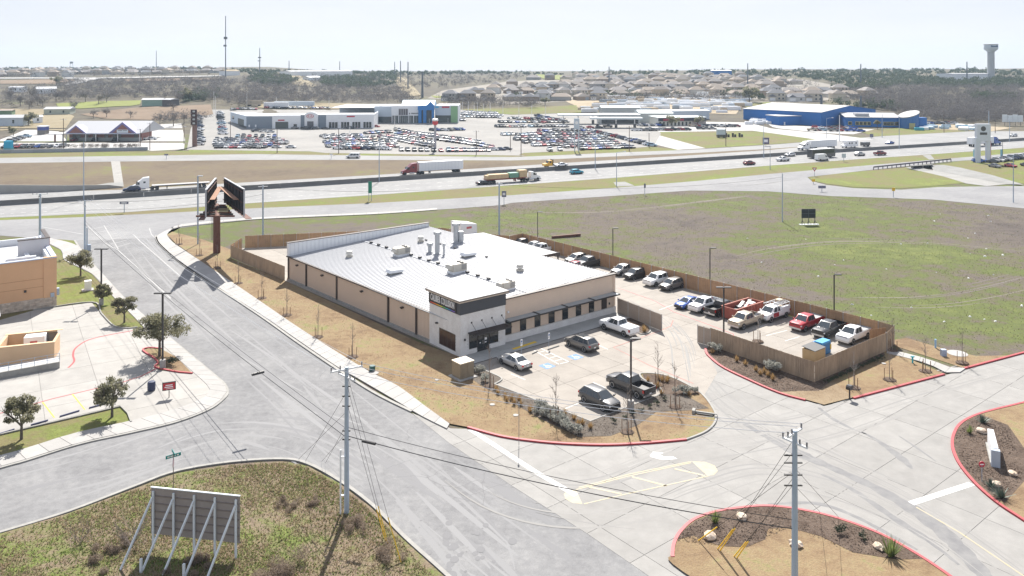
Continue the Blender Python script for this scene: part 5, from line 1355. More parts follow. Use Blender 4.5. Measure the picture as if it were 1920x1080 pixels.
for px, top, l in ((1003,397,'thin black lamp post behind the far end of the back fence'),(1144,428,'thin black lamp post behind the back fence near the canopy'),(1326,465,'thin black lamp post behind the middle of the back fence'),(1559,515,'thin black lamp post behind the back fence by the red pickup')):
    p = on_fence(px); zt = CH - (top-HZ)/F*p.y; lamp_post(px,0,0,l,pos=p,h=zt,base=False,heads=1,r=.07)
POLEM = mat('blue_grey_pole', (.40,.48,.58), .5, metal=.2, var=.1, vscale=1)
def utility_pole(p, h, label, arms=((.95,2.4,0),), r=.19, m=POLEM, name='utility_pole'):
    t = thing(name, label, 'utility pole', p)
    part('pole', MB().tube((0,0,-.3),(0,0,h),r,r*.72,12), m, t, True)
    for fz, L, a in arms:
        ca, sa = math.cos(a), math.sin(a)
        ar = part('crossarm', MB().bar((-L*ca/2,-L*sa/2,h*fz),(L*ca/2,L*sa/2,h*fz),.13,.12), WHITEM, t)
        for s in (-.95,-.4,.95): part('insulator', MB().tube((s*L*ca/2,s*L*sa/2,h*fz+.06),(s*L*ca/2,s*L*sa/2,h*fz+.38),.06,n=6), mat('insulator_grey', (.2,.2,.22), .4), ar)
    return t
def cable(a, b_, sag, r, m, label, name='overhead_cable', n=14, group=None):
    mb = MB(); a = Vector(a); b_ = Vector(b_); d = (b_-a).normalized(); q = d.cross(Vector((0,0,1))).normalized(); w = q.cross(d); rings = []
    for i in range(n+1):
        t = i/n; p = lerp(a, b_, t) - Vector((0,0,sag*4*t*(1-t))); rings.append([p + q*math.cos(k*math.pi/2)*r + w*math.sin(k*math.pi/2)*r for k in range(4)])
    mb.loft(rings); return single(name, mb, m, label, 'cable', group=group)
def part_cable(a, b_, r, m, parent, name):
    part(name, MB().tube(a, b_, r, n=5), m, parent)
PA = G(650,962,.1); PB_ = Vector((18.75,52.7,.1)); PC = G(159,470,.1)
t1 = utility_pole(PA, 11.8, 'tall blue-grey steel utility pole on the grassy corner lot', ((.985,2.7,.55),(.93,2.2,2.4)), .21)
for zz in (10.2,9.4,8.6,6.6,5.9): part('pole_bracket', MB().box(-.35,.3,-.06,.06,zz,zz+.1), BLACK, t1)
part('riser_pipe', MB().tube((-.45,-.2,0),(-.45,-.2,5.2),.07,n=8).box(-.5,-.1,-.25,-.1,1.5,1.56).box(-.5,-.1,-.25,-.1,4.6,4.66), WHITEM, t1)
t2 = utility_pole(PB_, 11.9, 'blue-grey steel utility pole rising from the front traffic island', ((.985,1.9,.75),(.93,1.9,2.2)), .23)
for zz in (10.2,9.7,8.9,8.2): part('pole_bracket', MB().box(-.7,.5,-.05,.05,zz,zz+.08), BLACK, t2)
t3 = utility_pole(PC, 9.9, 'steel utility pole at the street corner beside the round oak', ((.985,2.6,.4),(.88,2.4,2.2)), .2)
utility_pole(PC+Vector((.6,-.3,0)), 4.6, 'short steel pole leaning close to the corner utility pole', (), .16)
PD = G(75,449,.1); utility_pole(PD, 9.6, 'steel utility pole behind the roof of the orange building', ((.985,2.8,.3),(.93,2.2,1.9)), .26)
PE = G(493,443); utility_pole(PE, 14.5*.75, 'steel utility pole standing left of the rear fence', ((.98,2.0,.3),), .2)
PF = G(936,441,0); utility_pole(PF, 15.*.75, 'steel utility pole behind the rear fence of the yard', ((.98,1.6,.3),), .22)
PH = G(1467,416); utility_pole(PH, (416-325)*PH.y/F, 'thin grey pole alone in the field by the roadside', (), .13)
lamp_post(371,458,330,'grey street light pole beside the billboard', m=STEEL, base=False, heads=1, r=.12)
for dz, dx, l in ((6.9,0,'upper'),(6.2,.0,'lower')):
    cable(PA+Vector((.15,0,dz)), PB_+Vector((-.2,0,dz*.85+.1)), .5, .035 if l == 'lower' else .022, WIRE, l + ' black cable between the corner lot pole and the island pole')
    cable(PA+Vector((-.15,0,dz)), PC+Vector((0,0,dz-1)), .9, .035 if l == 'lower' else .022, WIRE, l + ' black cable crossing the street to the far corner pole')
for k, (o1, o2) in enumerate((((-1.1,-.6),(-.8,-.6)),((.3,.15),(.3,.3)),((1.1,.6),(.8,.7)))):
    cable(PA+Vector((*o1,11.9)), PB_+Vector((*o2,12.0)), .7, .018, WIREW, ('left','middle','right')[k] + ' pale wire strung between the tops of the two near poles')
    cable(PA+Vector((*o1,11.9)), PC+Vector((*o2,10.1)), 1.1, .016, WIREW, ('left','middle','right')[k] + ' pale wire strung over the street to the corner pole')
cable(PC+Vector((0,0,9.6)), PE+Vector((0,0,10.5)), .9, .025, WIRE, 'black cable from the street corner pole to the pole left of the rear fence')
cable(PC+Vector((0,0,8.0)), PE+Vector((0,0,9.0)), .9, .025, WIRE, 'lower black cable from the street corner pole to the pole left of the rear fence')
cable(PE+Vector((0,0,10.5)), PF+Vector((0,0,10.9)), 1.2, .022, WIRE, 'black cable between the two steel poles behind the shop')
cable(PF+Vector((0,0,10.9)), PH+Vector((0,0,10.5)), 1.6, .02, WIRE, 'black cable over the field to the lone grey pole')
cable(PD+Vector((0,0,9.0)), PC+Vector((0,0,9.4)), .5, .025, WIRE, 'black cable between the orange building pole and the street corner pole')
cable(PD+Vector((0,0,8.2)), G(-250,430)+Vector((0,0,8.2)), .8, .025, WIRE, 'black cable leaving the orange building pole to the left')
p = lerp(PA, PC, .17); single('cable_splice', MB().tube((-.5,-.35,0),(.5,.35,.05),.14,n=8), BLACK, 'dark splice case hanging on the cable over the street', 'splice', (p.x-.15, p.y, 6.2-.9*4*.17*.83-.35))
single('cable_splice', MB().tube((-.55,.2,0),(.55,-.2,-.05),.12,n=8), BLACK, 'dark splice case on the cable just right of the corner lot pole', 'splice', tuple(lerp(PA, PB_, .06) + Vector((0,0,6.05))))
GUYG = mat('guy_guard_yellow', (.72,.46,.03), .5)
def guy(pole, z, base, root, guard=True):
    b_ = Vector((base.x, base.y, .12)) - pole; part_cable((0,0,z), b_, .014, WIRE, root, 'guy_wire')
    if guard: part_cable(b_, lerp(b_, Vector((0,0,z)), .22), .045, GUYG, root, 'guy_guard')
for q, zz in ((G(723,1018),9.0),(G(727,1022),10.5),(G(752,1058),11.3)): guy(PA, zz, q, t1)
for q, zz in ((G(560,863),8.2),(G(573,866),9.8),(G(603,868),6.5),(G(610,871),7.2)): guy(PA, zz, q, t1, False)
for q, zz in ((G(1309,1017),9.2),(G(1345,1033),10.6),(G(1350,1036),11.4),(G(1376,1047),8.4),(G(1381,1050),8.9)): guy(PB_, zz, q, t2)
for q, zz in ((G(1537,962),8.2),(G(1572,972),9.4)): guy(PB_, zz, q, t2, False)

# ================================================================== SIGNS AND SITE FURNITURE
# V-shaped billboard on a rusty monopole
RUST = mat('rust_brown', (.16,.07,.05), .8, var=.35, vscale=1.5); RUSTL = mat('rust_light', (.34,.19,.12), .85, var=.2, vscale=1)
bp = Vector((-57.4,154.5,0)); t = thing('monopole_billboard', 'V-shaped billboard on a rusty monopole with dark panel backs', 'billboard', bp)
part('monopole', MB().tube((0,0,-.2),(0,0,8.6),.68,.66,18), RUST, t, True)
part('ladder', MB().bar((-1.0,-.2,2.6),(-1.0,-.2,9),.05,.05).bar((-.75,-.2,2.6),(-.75,-.2,9),.05,.05), BLACK, t)
for (a, b_) in ((Vector((.6,2.2,0)), Vector((9.4,-12.4,0))), (Vector((-.9,2.2,0)), Vector((3.0,-13.0,0)))):
    d = (b_-a).normalized(); q = Vector((-d.y, d.x, 0)); q = -q if (q.x*(1 if a.x > 0 else -1) < 0) else q
    pn = part('sign_panel', MB().loft([[a+Vector((0,0,9.6)),a+q*.18+Vector((0,0,9.6)),a+q*.18+Vector((0,0,14.3)),a+Vector((0,0,14.3))],[b_+Vector((0,0,9.6)),b_+q*.18+Vector((0,0,9.6)),b_+q*.18+Vector((0,0,14.3)),b_+Vector((0,0,14.3))]]), mat('panel_black', (.02,.02,.028), .6), t)
    for k in range(7): p = lerp(a, b_, .06+k*.147) - q*.12; part('stringer', MB().bar(p+Vector((0,0,9.6)), p+Vector((0,0,14.2)),.14,.2), BLACK, pn)
    for zz in (10.2, 12.0, 13.9): part('stringer', MB().bar(a-q*.2+Vector((0,0,zz)), b_-q*.2+Vector((0,0,zz)), .08, .1), RUST, pn)
    part('trim', MB().bar(a+q*.1+Vector((0,0,14.36)), b_+q*.1+Vector((0,0,14.36)), .34, .14).bar(b_+q*.1+Vector((0,0,9.5)), b_+q*.1+Vector((0,0,14.4)), .2, .3), mat('trim_grey', (.35,.36,.38), .6), pn)
    part('catwalk', MB().bar(lerp(a,b_,.12)-q*.9+Vector((0,0,12.9)), lerp(a,b_,.85)-q*.7+Vector((0,0,12.2)), .9, .06), RUSTL, t)
    part('catwalk', MB().bar(lerp(a,b_,.3)+q*.8+Vector((0,0,9.3)), b_+d*.6+q*.8+Vector((0,0,9.1)), 1.0, .07), RUST, t)
for k in range(7): yy = -11+k*1.9; part('beam', MB().bar((1.2+(-yy)*.17-(.4+(-yy)*.12)-1.0, yy, 9.3), (1.8+(-yy)*.50, yy, 9.3), .25, .3), BLACK if k % 2 else RUST, t)
part('torsion_beam', MB().tube((-.6,1.6,9.0),(4.4,-11.6,9.0),.5,n=12), RUST, t)
for k in range(3): part('work_light', MB().box(2.2+k*.4,4.0+k*.5,-5.2-k*1.4,-4.9-k*1.4,9.5,9.62), mat('pale_plank', (.6,.56,.35), .8), t)
# back of the near billboard
a, b_ = G(288,1028,.1), G(443,1046,.1); d = (b_-a).normalized(); ang = math.atan2(d.y, d.x); Lw = (b_-a).length
t = thing('billboard_back', 'grey plywood billboard seen from behind, propped on white timber braces', 'billboard', a, ang)
PLY = mat('weathered_plywood', (.31,.275,.26), .9, var=.15, vscale=1.2); PLYD = mat('plywood_batten', (.20,.17,.155), .9); TIMB = mat('whitewashed_timber', (.66,.71,.76), .8, var=.08, vscale=2)
for k in range(6): part('plywood_sheet', MB().box(-.25,Lw+.25,.06,.1,1.05+k*.575,1.05+k*.575+.565), PLY, t)
for k in range(5): part('batten', MB().box(-.25,Lw+.25,-.0,.06,1.58+k*.575,1.65+k*.575), PLYD, t)
part('top_cap', MB().box(-.27,Lw+.27,.0,.14,4.5,4.56), TIMB, t)
for k in range(5):
    x = Lw*k/4; part('post', MB().box(x-.07,x+.07,-.12,-.0,-.1,4.3), TIMB, t)
    part('brace', MB().bar((x,-.15,3.9-.0*k),(x-.75,-2.75,0),.1,.14), TIMB, t)
    if k % 2: part('peg', MB().box(x-.85,x-.7,-2.85,-2.7,-.1,1.0), TIMB, t)
# street name sign
t = thing('street_sign', 'green street name signs on a thin post above a side-on stop sign', 'sign', G(325,915,.1)); GRN = mat('sign_green', (.0,.23,.22), .5)
part('post', MB().tube((0,0,0),(0,0,2.95),.035,n=6), mat('post_brown', (.16,.13,.12), .7), t)
s1 = part('name_blade', MB().box(-.62,.62,-.015,.015,2.62,2.9), GRN, t); s1.rotation_euler = (0,0,R(38))
part('white_lettering', MB().box(-.5,-.3,-.02,-.016,2.7,2.82).box(-.25,-.02,-.02,-.016,2.7,2.82).box(.04,.2,-.02,-.016,2.7,2.82).box(.28,.45,-.02,-.016,2.7,2.82), WHITE, s1)
s2 = part('name_blade', MB().box(-.55,.55,-.015,.015,2.92,3.16), GRN, t); s2.rotation_euler = (0,0,R(125))
s3 = part('stop_plate', MB().tube((0,-.02,0),(0,.02,0),.38,n=8), mat('faded_stop_back', (.45,.33,.36), .6), t); s3.location = (0,0,2.15); s3.rotation_euler = (0,0,R(105))
# red directional sign, bin, cabinets
t = thing('directional_sign', 'small red sign with white lettering on a black post in the left lot', 'sign', G(317,745,.16), R(22))
part('post', MB().box(-.04,.04,-.04,.04,0,1.2), BLACK, t); pb = part('panel', MB().box(-.62,.62,-.06,.06,.85,1.62), mat('sign_red', (.45,.03,.04), .5), t)
part('frame', MB().box(-.66,.66,-.07,.07,1.6,1.68).box(-.66,.66,-.07,.07,.8,.87).box(-.68,-.6,-.07,.07,.8,1.68).box(.6,.68,-.07,.07,.8,1.68), BLACK, t)
part('white_lettering', MB().box(-.35,.35,-.066,-.061,1.3,1.4).box(-.45,.4,-.066,-.061,1.1,1.2).box(-.3,.45,-.066,-.061,.95,1.0), WHITE, pb)
single('litter_bin', MB().lathe([(.32,0),(.42,.1),(.42,.9),(.36,1.0),(.2,1.02)],14), mat('bin_navy', (.03,.04,.09), .5), 'dark blue litter bin on the left lot near the red sign', 'bin', G(284,732,.16), smooth=True)
t = thing('utility_cabinet', 'white square utility cabinet on the left lawn', 'cabinet', G(165,544,.12), R(30)); part('casing', MB().box(-.5,.5,-.45,.45,.12,1.55), WHITE, t); part('pad', MB().box(-.9,.8,-.8,.8,0,.12), WALKC, t)
t = thing('utility_cabinet', 'small grey cabinet at the foot of the street corner pole', 'cabinet', G(166,470,.12), R(30)); part('casing', MB().box(-.4,.4,-.3,.3,.1,1.2), STEEL, t); part('pad', MB().box(-.5,.5,-.4,.4,0,.1), WALKC, t)
# round red sign and slab sign on the right island
t = thing('round_sign', 'round red sign with white bar on a thin post on the right island', 'sign', G(1841,903,.17)); part('post', MB().tube((0,0,0),(0,0,1.6),.03,n=6), STEEL, t)
pl = part('plate', MB().tube((0,-.02,1.5),(0,.02,1.5),.26,n=20), mat('plate_red', (.45,.02,.05), .5), t); part('white_bar', MB().box(-.17,.17,-.03,-.021,1.46,1.54), WHITE, pl)
a, b_ = G(1857,835,.17), G(1866,872,.17); d = b_-a; t = thing('monument_sign', 'long white slab monument sign seen end-on in the right island', 'sign', a, math.atan2(d.y,d.x))
part('slab', MB().box(0,d.length,-.25,.25,.2,1.55), mat('stone_white', (.66,.67,.68), .8), t); part('plinth', MB().box(-.1,d.length+.1,-.4,.4,0,.2), KERBC, t); part('end_pier', MB().box(d.length,d.length+.5,-.35,.35,0,1.5), mat('pier_grey', (.38,.43,.5), .8), t)
# lot furniture
for px, py, l in ((977.5,664,'wheelchair parking sign nearest the shop entrance'),(1029,651,'wheelchair parking sign between the striped aisle and grey SUV')):
    t = thing('parking_sign', l, 'sign', G(px,py,.15), SITE); part('post', MB().tube((0,0,0),(0,0,1.9),.03,n=6), STEEL, t)
    pl = part('panel', MB().box(-.16,.16,-.045,-.03,1.35,1.85).box(-.16,.16,-.045,-.03,1.05,1.25), WHITE, t); part('blue_emblem', MB().box(-.09,.09,-.052,-.046,1.48,1.72), BLUEP, pl)
for p0, p1, l in (((998,664),(1008,659),'grey wheel stop in the wheelchair bay next to the sedan'),((1027,656),(1048,649),'grey wheel stop in the wheelchair bay next to the grey SUV')):
    a, b_ = G(*p0,.055), G(*p1,.055); single('wheel_stop', MB().loft([[a+V*-.08,a+V*.08,a+V*.05+Vector((0,0,.13)),a+V*-.05+Vector((0,0,.13))],[b_+V*-.08,b_+V*.08,b_+V*.05+Vector((0,0,.13)),b_+V*-.05+Vector((0,0,.13))]]), KERBC, l, 'wheel stop')
for p0, p1, l in (((112,782),(149,771),'dark blue wheel stop in the bay left of the lower oak'),((167,766),(204,756),'dark blue wheel stop in the bay right beside the lower oak'),((58,798),(90,789),'dark blue wheel stop next to the left edge oak'),((-2,815),(27,806),'dark blue wheel stop at the left picture edge')):
    a, b_ = G(*p0,.16), G(*p1,.16); n_ = Vector((-.35,.9,0)); single('wheel_stop', MB().loft([[a-n_*.1,a+n_*.1,a+n_*.06+Vector((0,0,.14)),a-n_*.06+Vector((0,0,.14))],[b_-n_*.1,b_+n_*.1,b_+n_*.06+Vector((0,0,.14)),b_-n_*.06+Vector((0,0,.14))]]), mat('stop_navy', (.07,.075,.14), .7), l, 'wheel stop')
t = thing('mailbox', 'black mailbox on a post beside the driveway mouth', 'mailbox', G(1593,747,.12), SITE); part('post', MB().box(-.06,.06,-.06,.06,0,1.0), BLACK, t); part('box', MB().side([(-.35,1.0),(.35,1.0),(.35,1.3),(.2,1.45),(-.2,1.45),(-.35,1.3)],-.25,.25), BLACK, t)
# red skip, tan and blue dumpsters in the yard
t = thing('roll_off_skip', 'rusty red roll-off skip filled with scrap by the back fence', 'skip', G(1407,596,.05)+V*1.3, SITE); SKIP = mat('skip_red', (.36,.10,.07), .75, var=.3, vscale=1)
part('floor', MB().box(-3.2,3.2,-1.2,1.2,.15,.3), SKIP, t)
for nm, b6 in (('side_wall',(-3.2,3.2,-1.25,-1.13)),('side_wall',(-3.2,3.2,1.13,1.25)),('end_wall',(-3.25,-3.12,-1.25,1.25)),('end_wall',(3.12,3.25,-1.25,1.25))): part(nm, MB().box(*b6,.15,1.75), SKIP, t)
for k in range(9): part('rib', MB().box(-3.0+k*.74,-2.9+k*.74,-1.32,-1.25,.2,1.7), SKIP, t)
part('top_rail', MB().box(-3.28,3.28,-1.33,-1.2,1.7,1.8).box(-3.28,3.28,1.2,1.33,1.7,1.8), mat('skip_rail', (.5,.2,.15), .7), t)
part('scrap', MB().box(-2.5,-.8,-.9,.7,.3,1.1).box(-.5,1.4,-.8,.9,.3,1.35).bar((.2,-.6,1.2),(2.6,.6,1.7),.5,.2), BLACK, t); part('scrap', MB().box(1.0,2.2,-.7,.2,1.2,1.7).bar((-.6,.2,1.3),(1.0,.6,1.75),.4,.15), WHITE, t); part('scrap', MB().bar((-.2,-.5,1.4),(1.4,-.1,1.75),.35,.12), PR, t)
t = thing('dumpster', 'tan dumpster with dark lid beside the blue one in the yard', 'dumpster', G(1540,676,.05)+V*1.0, SITE); part('bin', MB().box(-1.2,1.2,-.85,.85,.05,1.3), mat('dumpster_tan', (.45,.33,.18), .7, var=.15, vscale=1), t); part('lid', MB().loft([[(-1.25,-.9,1.3),(1.25,-.9,1.3),(1.25,-.9,1.37),(-1.25,-.9,1.37)],[(-1.25,.9,1.5),(1.25,.9,1.5),(1.25,.9,1.57),(-1.25,.9,1.57)]]), mat('lid_dark', (.09,.09,.09), .6), t)
t = thing('dumpster', 'bright blue recycling dumpster behind the tan one in the yard', 'dumpster', G(1553,668,.05)+V*1.2+U*.4, SITE); part('bin', MB().box(-1.0,1.0,-.75,.75,.05,1.4), mat('dumpster_blue', (.03,.16,.38), .6), t); part('lid', MB().box(-1.05,.9,-.75,.3,1.4,1.65), mat('lid_blue', (.03,.30,.62), .5), t); part('yellow_handle', MB().box(.8,1.02,-.82,-.75,.5,1.1), GUYG, t)
# small things on the lawn and in the field
for px, py, l, m_ in ((698,690,'fallen dark green plastic cap lying on the lawn',mat('cap_green',(.03,.10,.09),.5)),):
    single('plastic_cap', MB().lathe([(.05,-.3),(.36,-.25),(.36,.25),(.3,.3)],14), m_, l, 'cap', G(px,py,.45))
for px, py, r, l in ((702,700,.5,'white utility cover disc on the lawn near the green cap'),(923,759,.28,'small white disc on the lawn below the bed'),(967,779,.28,'small white disc on the lawn beside the thin marker post'),(819,713,.22,'small white disc on the lawn near the cabinet'),(1795,663,1.2,'wide pale manhole disc in the field behind the footpath'),(1657,682,.25,'small white disc on the lawn patch by the fence')):
    single('cover_disc', MB().tube((0,0,0),(0,0,.06),r,n=18), WALKC, l, 'cover', G(px,py,.12 if px < 1700 else .02))
single('marker_post', MB().tube((0,0,0),(0,0,4.2),.03,n=6).box(-.08,.08,-.03,.03,3.7,4.1), mat('post_grey', (.25,.24,.23), .7), 'thin grey marker post on the lawn by the red kerb', 'post', G(973,835,.1))
t = thing('pipe_headwall', 'pale concrete pipe headwall at the tip of the lawn', 'headwall', G(1322,778,.05), R(-20)); part('wing', MB().box(-1.2,1.2,-.1,.1,0,.3).box(1.0,1.25,-.6,.1,0,.25).box(-1.3,-1.0,-.4,.3,0,.45), KERBC, t); part('grate', MB().box(-.8,.8,-.35,-.1,.05,.2), PDG, t)
single('bollard', MB().tube((0,0,0),(0,0,.85),.1,n=8).box(-.22,.22,-.05,.05,.72,.86), mat('teal_paint', (.05,.42,.50), .5), 'teal marker post at the edge of the pale footpath', 'bollard', G(1711,681,.1))
single('bollard', MB().tube((0,0,0),(0,0,1.1),.12,n=8), mat('pipe_blue', (.28,.47,.68), .5), 'pale blue pipe stub standing in the field', 'bollard', G(1754,652,.05))
single('bollard', MB().box(-.3,.3,-.25,.25,0,.8), mat('meter_blue', (.35,.42,.55), .6), 'blue grey meter box in the field beside the manhole disc', 'meter box', G(1769,667,.05))
t = thing('portable_board', 'black portable signboard standing on weighted feet in the field', 'signboard', G(1516,421), R(4)); part('panel', MB().box(-1.65,1.65,-.06,.06,1.5,3.6), mat('board_black', (.02,.024,.035), .5), t); part('panel_seam', MB().box(-1.66,1.66,-.075,-.06,2.5,2.56).box(-.03,.03,-.075,-.06,1.5,3.6), mat('seam_grey', (.12,.13,.15), .5), t)
for x in (-1.5,0,1.5): part('leg', MB().bar((x,0,0),(x,0,1.6),.1,.1).bar((x-.5,-.4,.05),(x,0,1.0),.07,.07).bar((x+.5,-.4,.05),(x,0,1.0),.07,.07), BLACK, t); part('foot_weight', MB().box(x-.75,x+.75,-.6,.2,0,.14), WHITEM, t)
mb = MB(); a = G(1035,447); mb.bar(a+Vector((0,0,.25)), G(1088,443)+Vector((0,0,.35)), .5, .5); single('steel_beam', mb, RUST, 'long rusty steel beam lying in the field behind the fence', 'beam')
rng = np.random.default_rng(5)
for k in range(40):
    px, py = 1400+rng.random()*520, 400+rng.random()*240
    if py > 560 + (px-1400)*.15: continue
    s = .12+.2*rng.random(); o = single('litter', MB().loft([[(-s,-s*.6,0),(s,-s*.5,0),(s*.8,s*.6,0),(-s*.7,s*.5,0)],[(-s*.5,-s*.3,s*.6),(s*.4,-s*.2,s*.7),(s*.3,s*.3,s*.6),(-s*.4,s*.3,s*.5)]]), WHITE, 'small white scrap of litter lying in the open field', 'litter', G(px,py), rng.random()*6, 'litter in the field')

# ================================================================== ORANGE BUILDING AND ITS YARD
ORG = mat('orange_stucco', (.66,.40,.23), .85, var=.07, vscale=.5, bump=.1)
ob_p = Vector((-68.9,120,0)); A38 = R(36)
t = thing('orange_building', 'orange stucco restaurant building with white roof and stone base', 'building', ob_p+Vector((0,0,.12)), A38)
part('wall', MB().box(-24,0,0,.4,1.5,7.3).box(-.4,0,.4,19,1.5,7.3), ORG, t); part('wall', MB().box(-1.6,.12,-.12,.5,1.45,7.5), ORG, t)
STN = mat('stone_base', (.58,.50,.42), .9, col2=(.42,.34,.27), vscale=1.5)
sb = part('stone_base', MB().box(-24,.12,-.06,.4,0,1.5).box(-.4,.12,.4,19,0,1.5), STN, t); 
r2 = random.Random(3); z_ = .05
while z_ < 1.4:
    x = -7.5
    while x < .1:
        w_ = r2.uniform(.3,.7); part('stone', MB().box(x+.015, min(x+w_, .13)-.015, -.10-r2.random()*.04, -.05, z_, z_+.26), mat('stone_face', (.64,.56,.47), .9, col2=(.46,.37,.30), vscale=2, rand=.25), sb); x += w_
    z_ += .28
part('roof', MB().box(-24,-.4,.4,19,6.2,6.3), ROOFW, t); part('parapet', MB().box(-24,.15,-.15,.55,7.3,7.45).box(-.5,.15,.4,19,7.3,7.45), mat('coping_blue', (.42,.46,.55), .5), t)
part('parapet', MB().box(-24,.0,18.6,19,5,7.3).box(-.9,-.4,.4,18.6,6.3,7.25), WHITEM, t)
part('tower_parapet', MB().box(-4.2,.1,9,9.35,6.3,8.7).box(-.3,.1,9.3,17,6.3,8.7), mat('parapet_grey', (.55,.55,.57), .7), t); part('coping', MB().box(-4.3,.2,8.9,9.45,8.7,8.82).box(-.4,.2,9.4,17.1,8.7,8.82), DARKBR, t)
part('score_line', MB().box(-24,-1.6,-.012,-.0,4.4,4.46).box(-24,-1.6,-.012,0,3.2,3.26).box(-9.5,-9.44,-.012,0,1.5,7.3), mat('orange_shadow_joint', (.42,.23,.12), .9), t)
w = part('window', MB().box(-9.6,-7.6,-.06,.02,1.0,3.1), mat('frame_green', (.35,.42,.36), .6), t)
for i in range(3):
    for j in range(3): part('pane', MB().box(-9.5+i*.63,-8.95+i*.63,-.075,-.055,1.1+j*.66,1.7+j*.66), GLASS, w)
part('meter_box', MB().box(.13,.5,.0,.6,1.6,2.6).box(-.7,-.2,-.3,-.13,1.5,2.1), STEEL, t); part('wall_light', MB().box(-4.1,-3.8,-.25,0,2.7,3.0), BLACK, t)
part('duct', MB().box(-6,-2,6,6.6,6.3,6.7).box(-3.4,-2.8,6.6,12,6.3,6.7), WHITEM, t); part('roof_fan', MB().tube((-11,5,6.3),(-11,5,7.2),.45,n=12), BLACK, t); part('roof_pipe', MB().tube((-11,8,6.3),(-11,8,9.5),.2,n=8), WHITEM, t); part('red_strip', MB().box(.13,.3,10.5,10.9,6.9,8.4), PR, t)
t = thing('bin_enclosure', 'tan stucco bin enclosure with open top in the left lot', 'enclosure', G(102,674,.16), R(20)); BEI = mat('enclosure_tan', (.64,.44,.27), .85, var=.08, vscale=.6)
part('wall', MB().box(-6.3,0,0,.3,0,2.1), BEI, t); part('wall', MB().box(-.3,0,.3,3.6,0,2.1), BEI, t); part('wall', MB().box(-6.3,-6.0,.3,5.4,0,2.1), BEI, t); part('wall', MB().box(-6.0,-.6,5.1,5.4,0,2.1), BEI, t)
part('wall_cap', MB().box(-6.35,.05,-.05,.35,2.1,2.18).box(-6.35,-.05+.1,5.05,5.45,2.1,2.16), mat('cap_tan', (.66,.48,.30), .85), t); part('gate', MB().box(-2.2,-.5,4.9,5.05,.2,1.9), PDG, t)
t = thing('compactor', 'white box compactor standing inside the tan enclosure', 'bin', G(48,668,.16)+Vector((0,2.0,0)), R(20)); part('casing', MB().box(-1.1,1.2,-.9,.9,.1,2.0), WHITE, t); part('emblem', MB().box(-.4,.4,-.92,-.9,1.2,1.5), mat('faded_red', (.5,.12,.12), .6), t)
t = thing('metal_canopy', 'white corrugated canopy at the left picture edge', 'canopy', G(-12,640,.16), R(36))
for k in range(2): part('canopy_roof', MB().loft([[(-9,-3+k*4,3.9),(-9,-3+k*4,4.0),(-9,.6+k*4,4.5),(-9,.6+k*4,4.4)],[(.6,-3+k*4,3.9),(.6,-3+k*4,4.0),(.6,.6+k*4,4.5),(.6,.6+k*4,4.4)]]), WHITEM, t)
for x, y in ((0,-2.6),(0,3.6),(-6,-2.6)): part('post', MB().box(x-.1,x+.1,y-.1,y+.1,0,4.1), WHITE, t)
a, b_ = G(-60,722,.16), G(112,690,.16); t = thing('railing_wall', 'low grey retaining wall with a pipe railing in the left lot', 'wall', a, math.atan2((b_-a).y,(b_-a).x)); L_ = (b_-a).length
part('wall', MB().box(0,L_,0,.3,0,.75), KERBC, t); part('walkway', MB().box(0,L_,.3,2.0,0,.7), mat('walkway_shade', (.42,.43,.45), .9), t)
for k in range(8): part('rail_post', MB().tube((L_*k/7.,.15,.75),(L_*k/7.,.15,1.75),.03,n=6), STEEL, t)
for zz in (1.1,1.4,1.72): part('rail', MB().tube((0,.15,zz),(L_,.15,zz),.025,n=6), STEEL, t)

# ================================================================== BEYOND THE HIGHWAY
def drape(name, poly, m, lift=.25, dy=2.0, dx=60, kind='structure'):
    """ground cover laid on the rising ground, cut in bands"""
    y0, y1 = min(p[1] for p in poly), max(p[1] for p in poly); mb = MB()
    def spans(y):
        xs = []
        for i in range(len(poly)):
            a, b_ = poly[i-1], poly[i]
            if (a[1] <= y) != (b_[1] <= y): xs.append(a[0] + (y-a[1])*(b_[0]-a[0])/(b_[1]-a[1]))
        return sorted(xs)
    y = y0 + .01
    while y < y1 - .02:
        yb = min(y + dy, y1 - .01); A, B_ = spans(y), spans(yb)
        if len(A) == len(B_) and len(A) >= 2:
            for k in range(0, len(A)-1, 2):
                n = max(1, int(max(A[k+1]-A[k], B_[k+1]-B_[k])/dx))
                for j in range(n):
                    s0, s1 = j/n, (j+1)/n
                    mb.quad(T(lerp(B_[k],B_[k+1],s0),yb,lift), T(lerp(B_[k],B_[k+1],s1),yb,lift), T(lerp(A[k],A[k+1],s1),y,lift), T(lerp(A[k],A[k+1],s0),y,lift))
        y = yb
    o = ob(name, mb.mesh(name, m)); o['kind'] = kind; return o
LOTA = ramp_ground('dealer_lot_asphalt', [(.3,(.34,.33,.315)),(.7,(.45,.435,.41))], .03, .3, .4, 0, 3, .9, 2, .05)
TANG = ramp_ground('pale_tan_ground', [(.3,(.40,.32,.21)),(.7,(.55,.46,.33))], .02, .2, .4, 0, 3, .9, 2, .1)
BROWNF = ramp_ground('ploughed_field', [(.3,(.24,.175,.12)),(.7,(.33,.25,.18))], .01, .1, .4, 0, 3, .95, 1, .1)
GREENF = ramp_ground('bright_lawn', [(.3,(.26,.27,.10)),(.7,(.30,.34,.09))], .02, .2, .4, 0, 3, .95, 2, .12)
DRYF = ramp_ground('dry_pasture', [(.3,(.33,.27,.17)),(.7,(.42,.36,.24))], .012, .1, .4, 0, 3, .95, 1, .12)
sheet('frontage_grass', [(355,287),(352,277),(440,279),(560,280),(572,288),(480,288)], .03, VERGE)
sheet('frontage_grass', [(625,290),(622,281),(760,285),(950,284),(975,289),(990,291),(960,293.5),(700,291)], .03, VERGE)
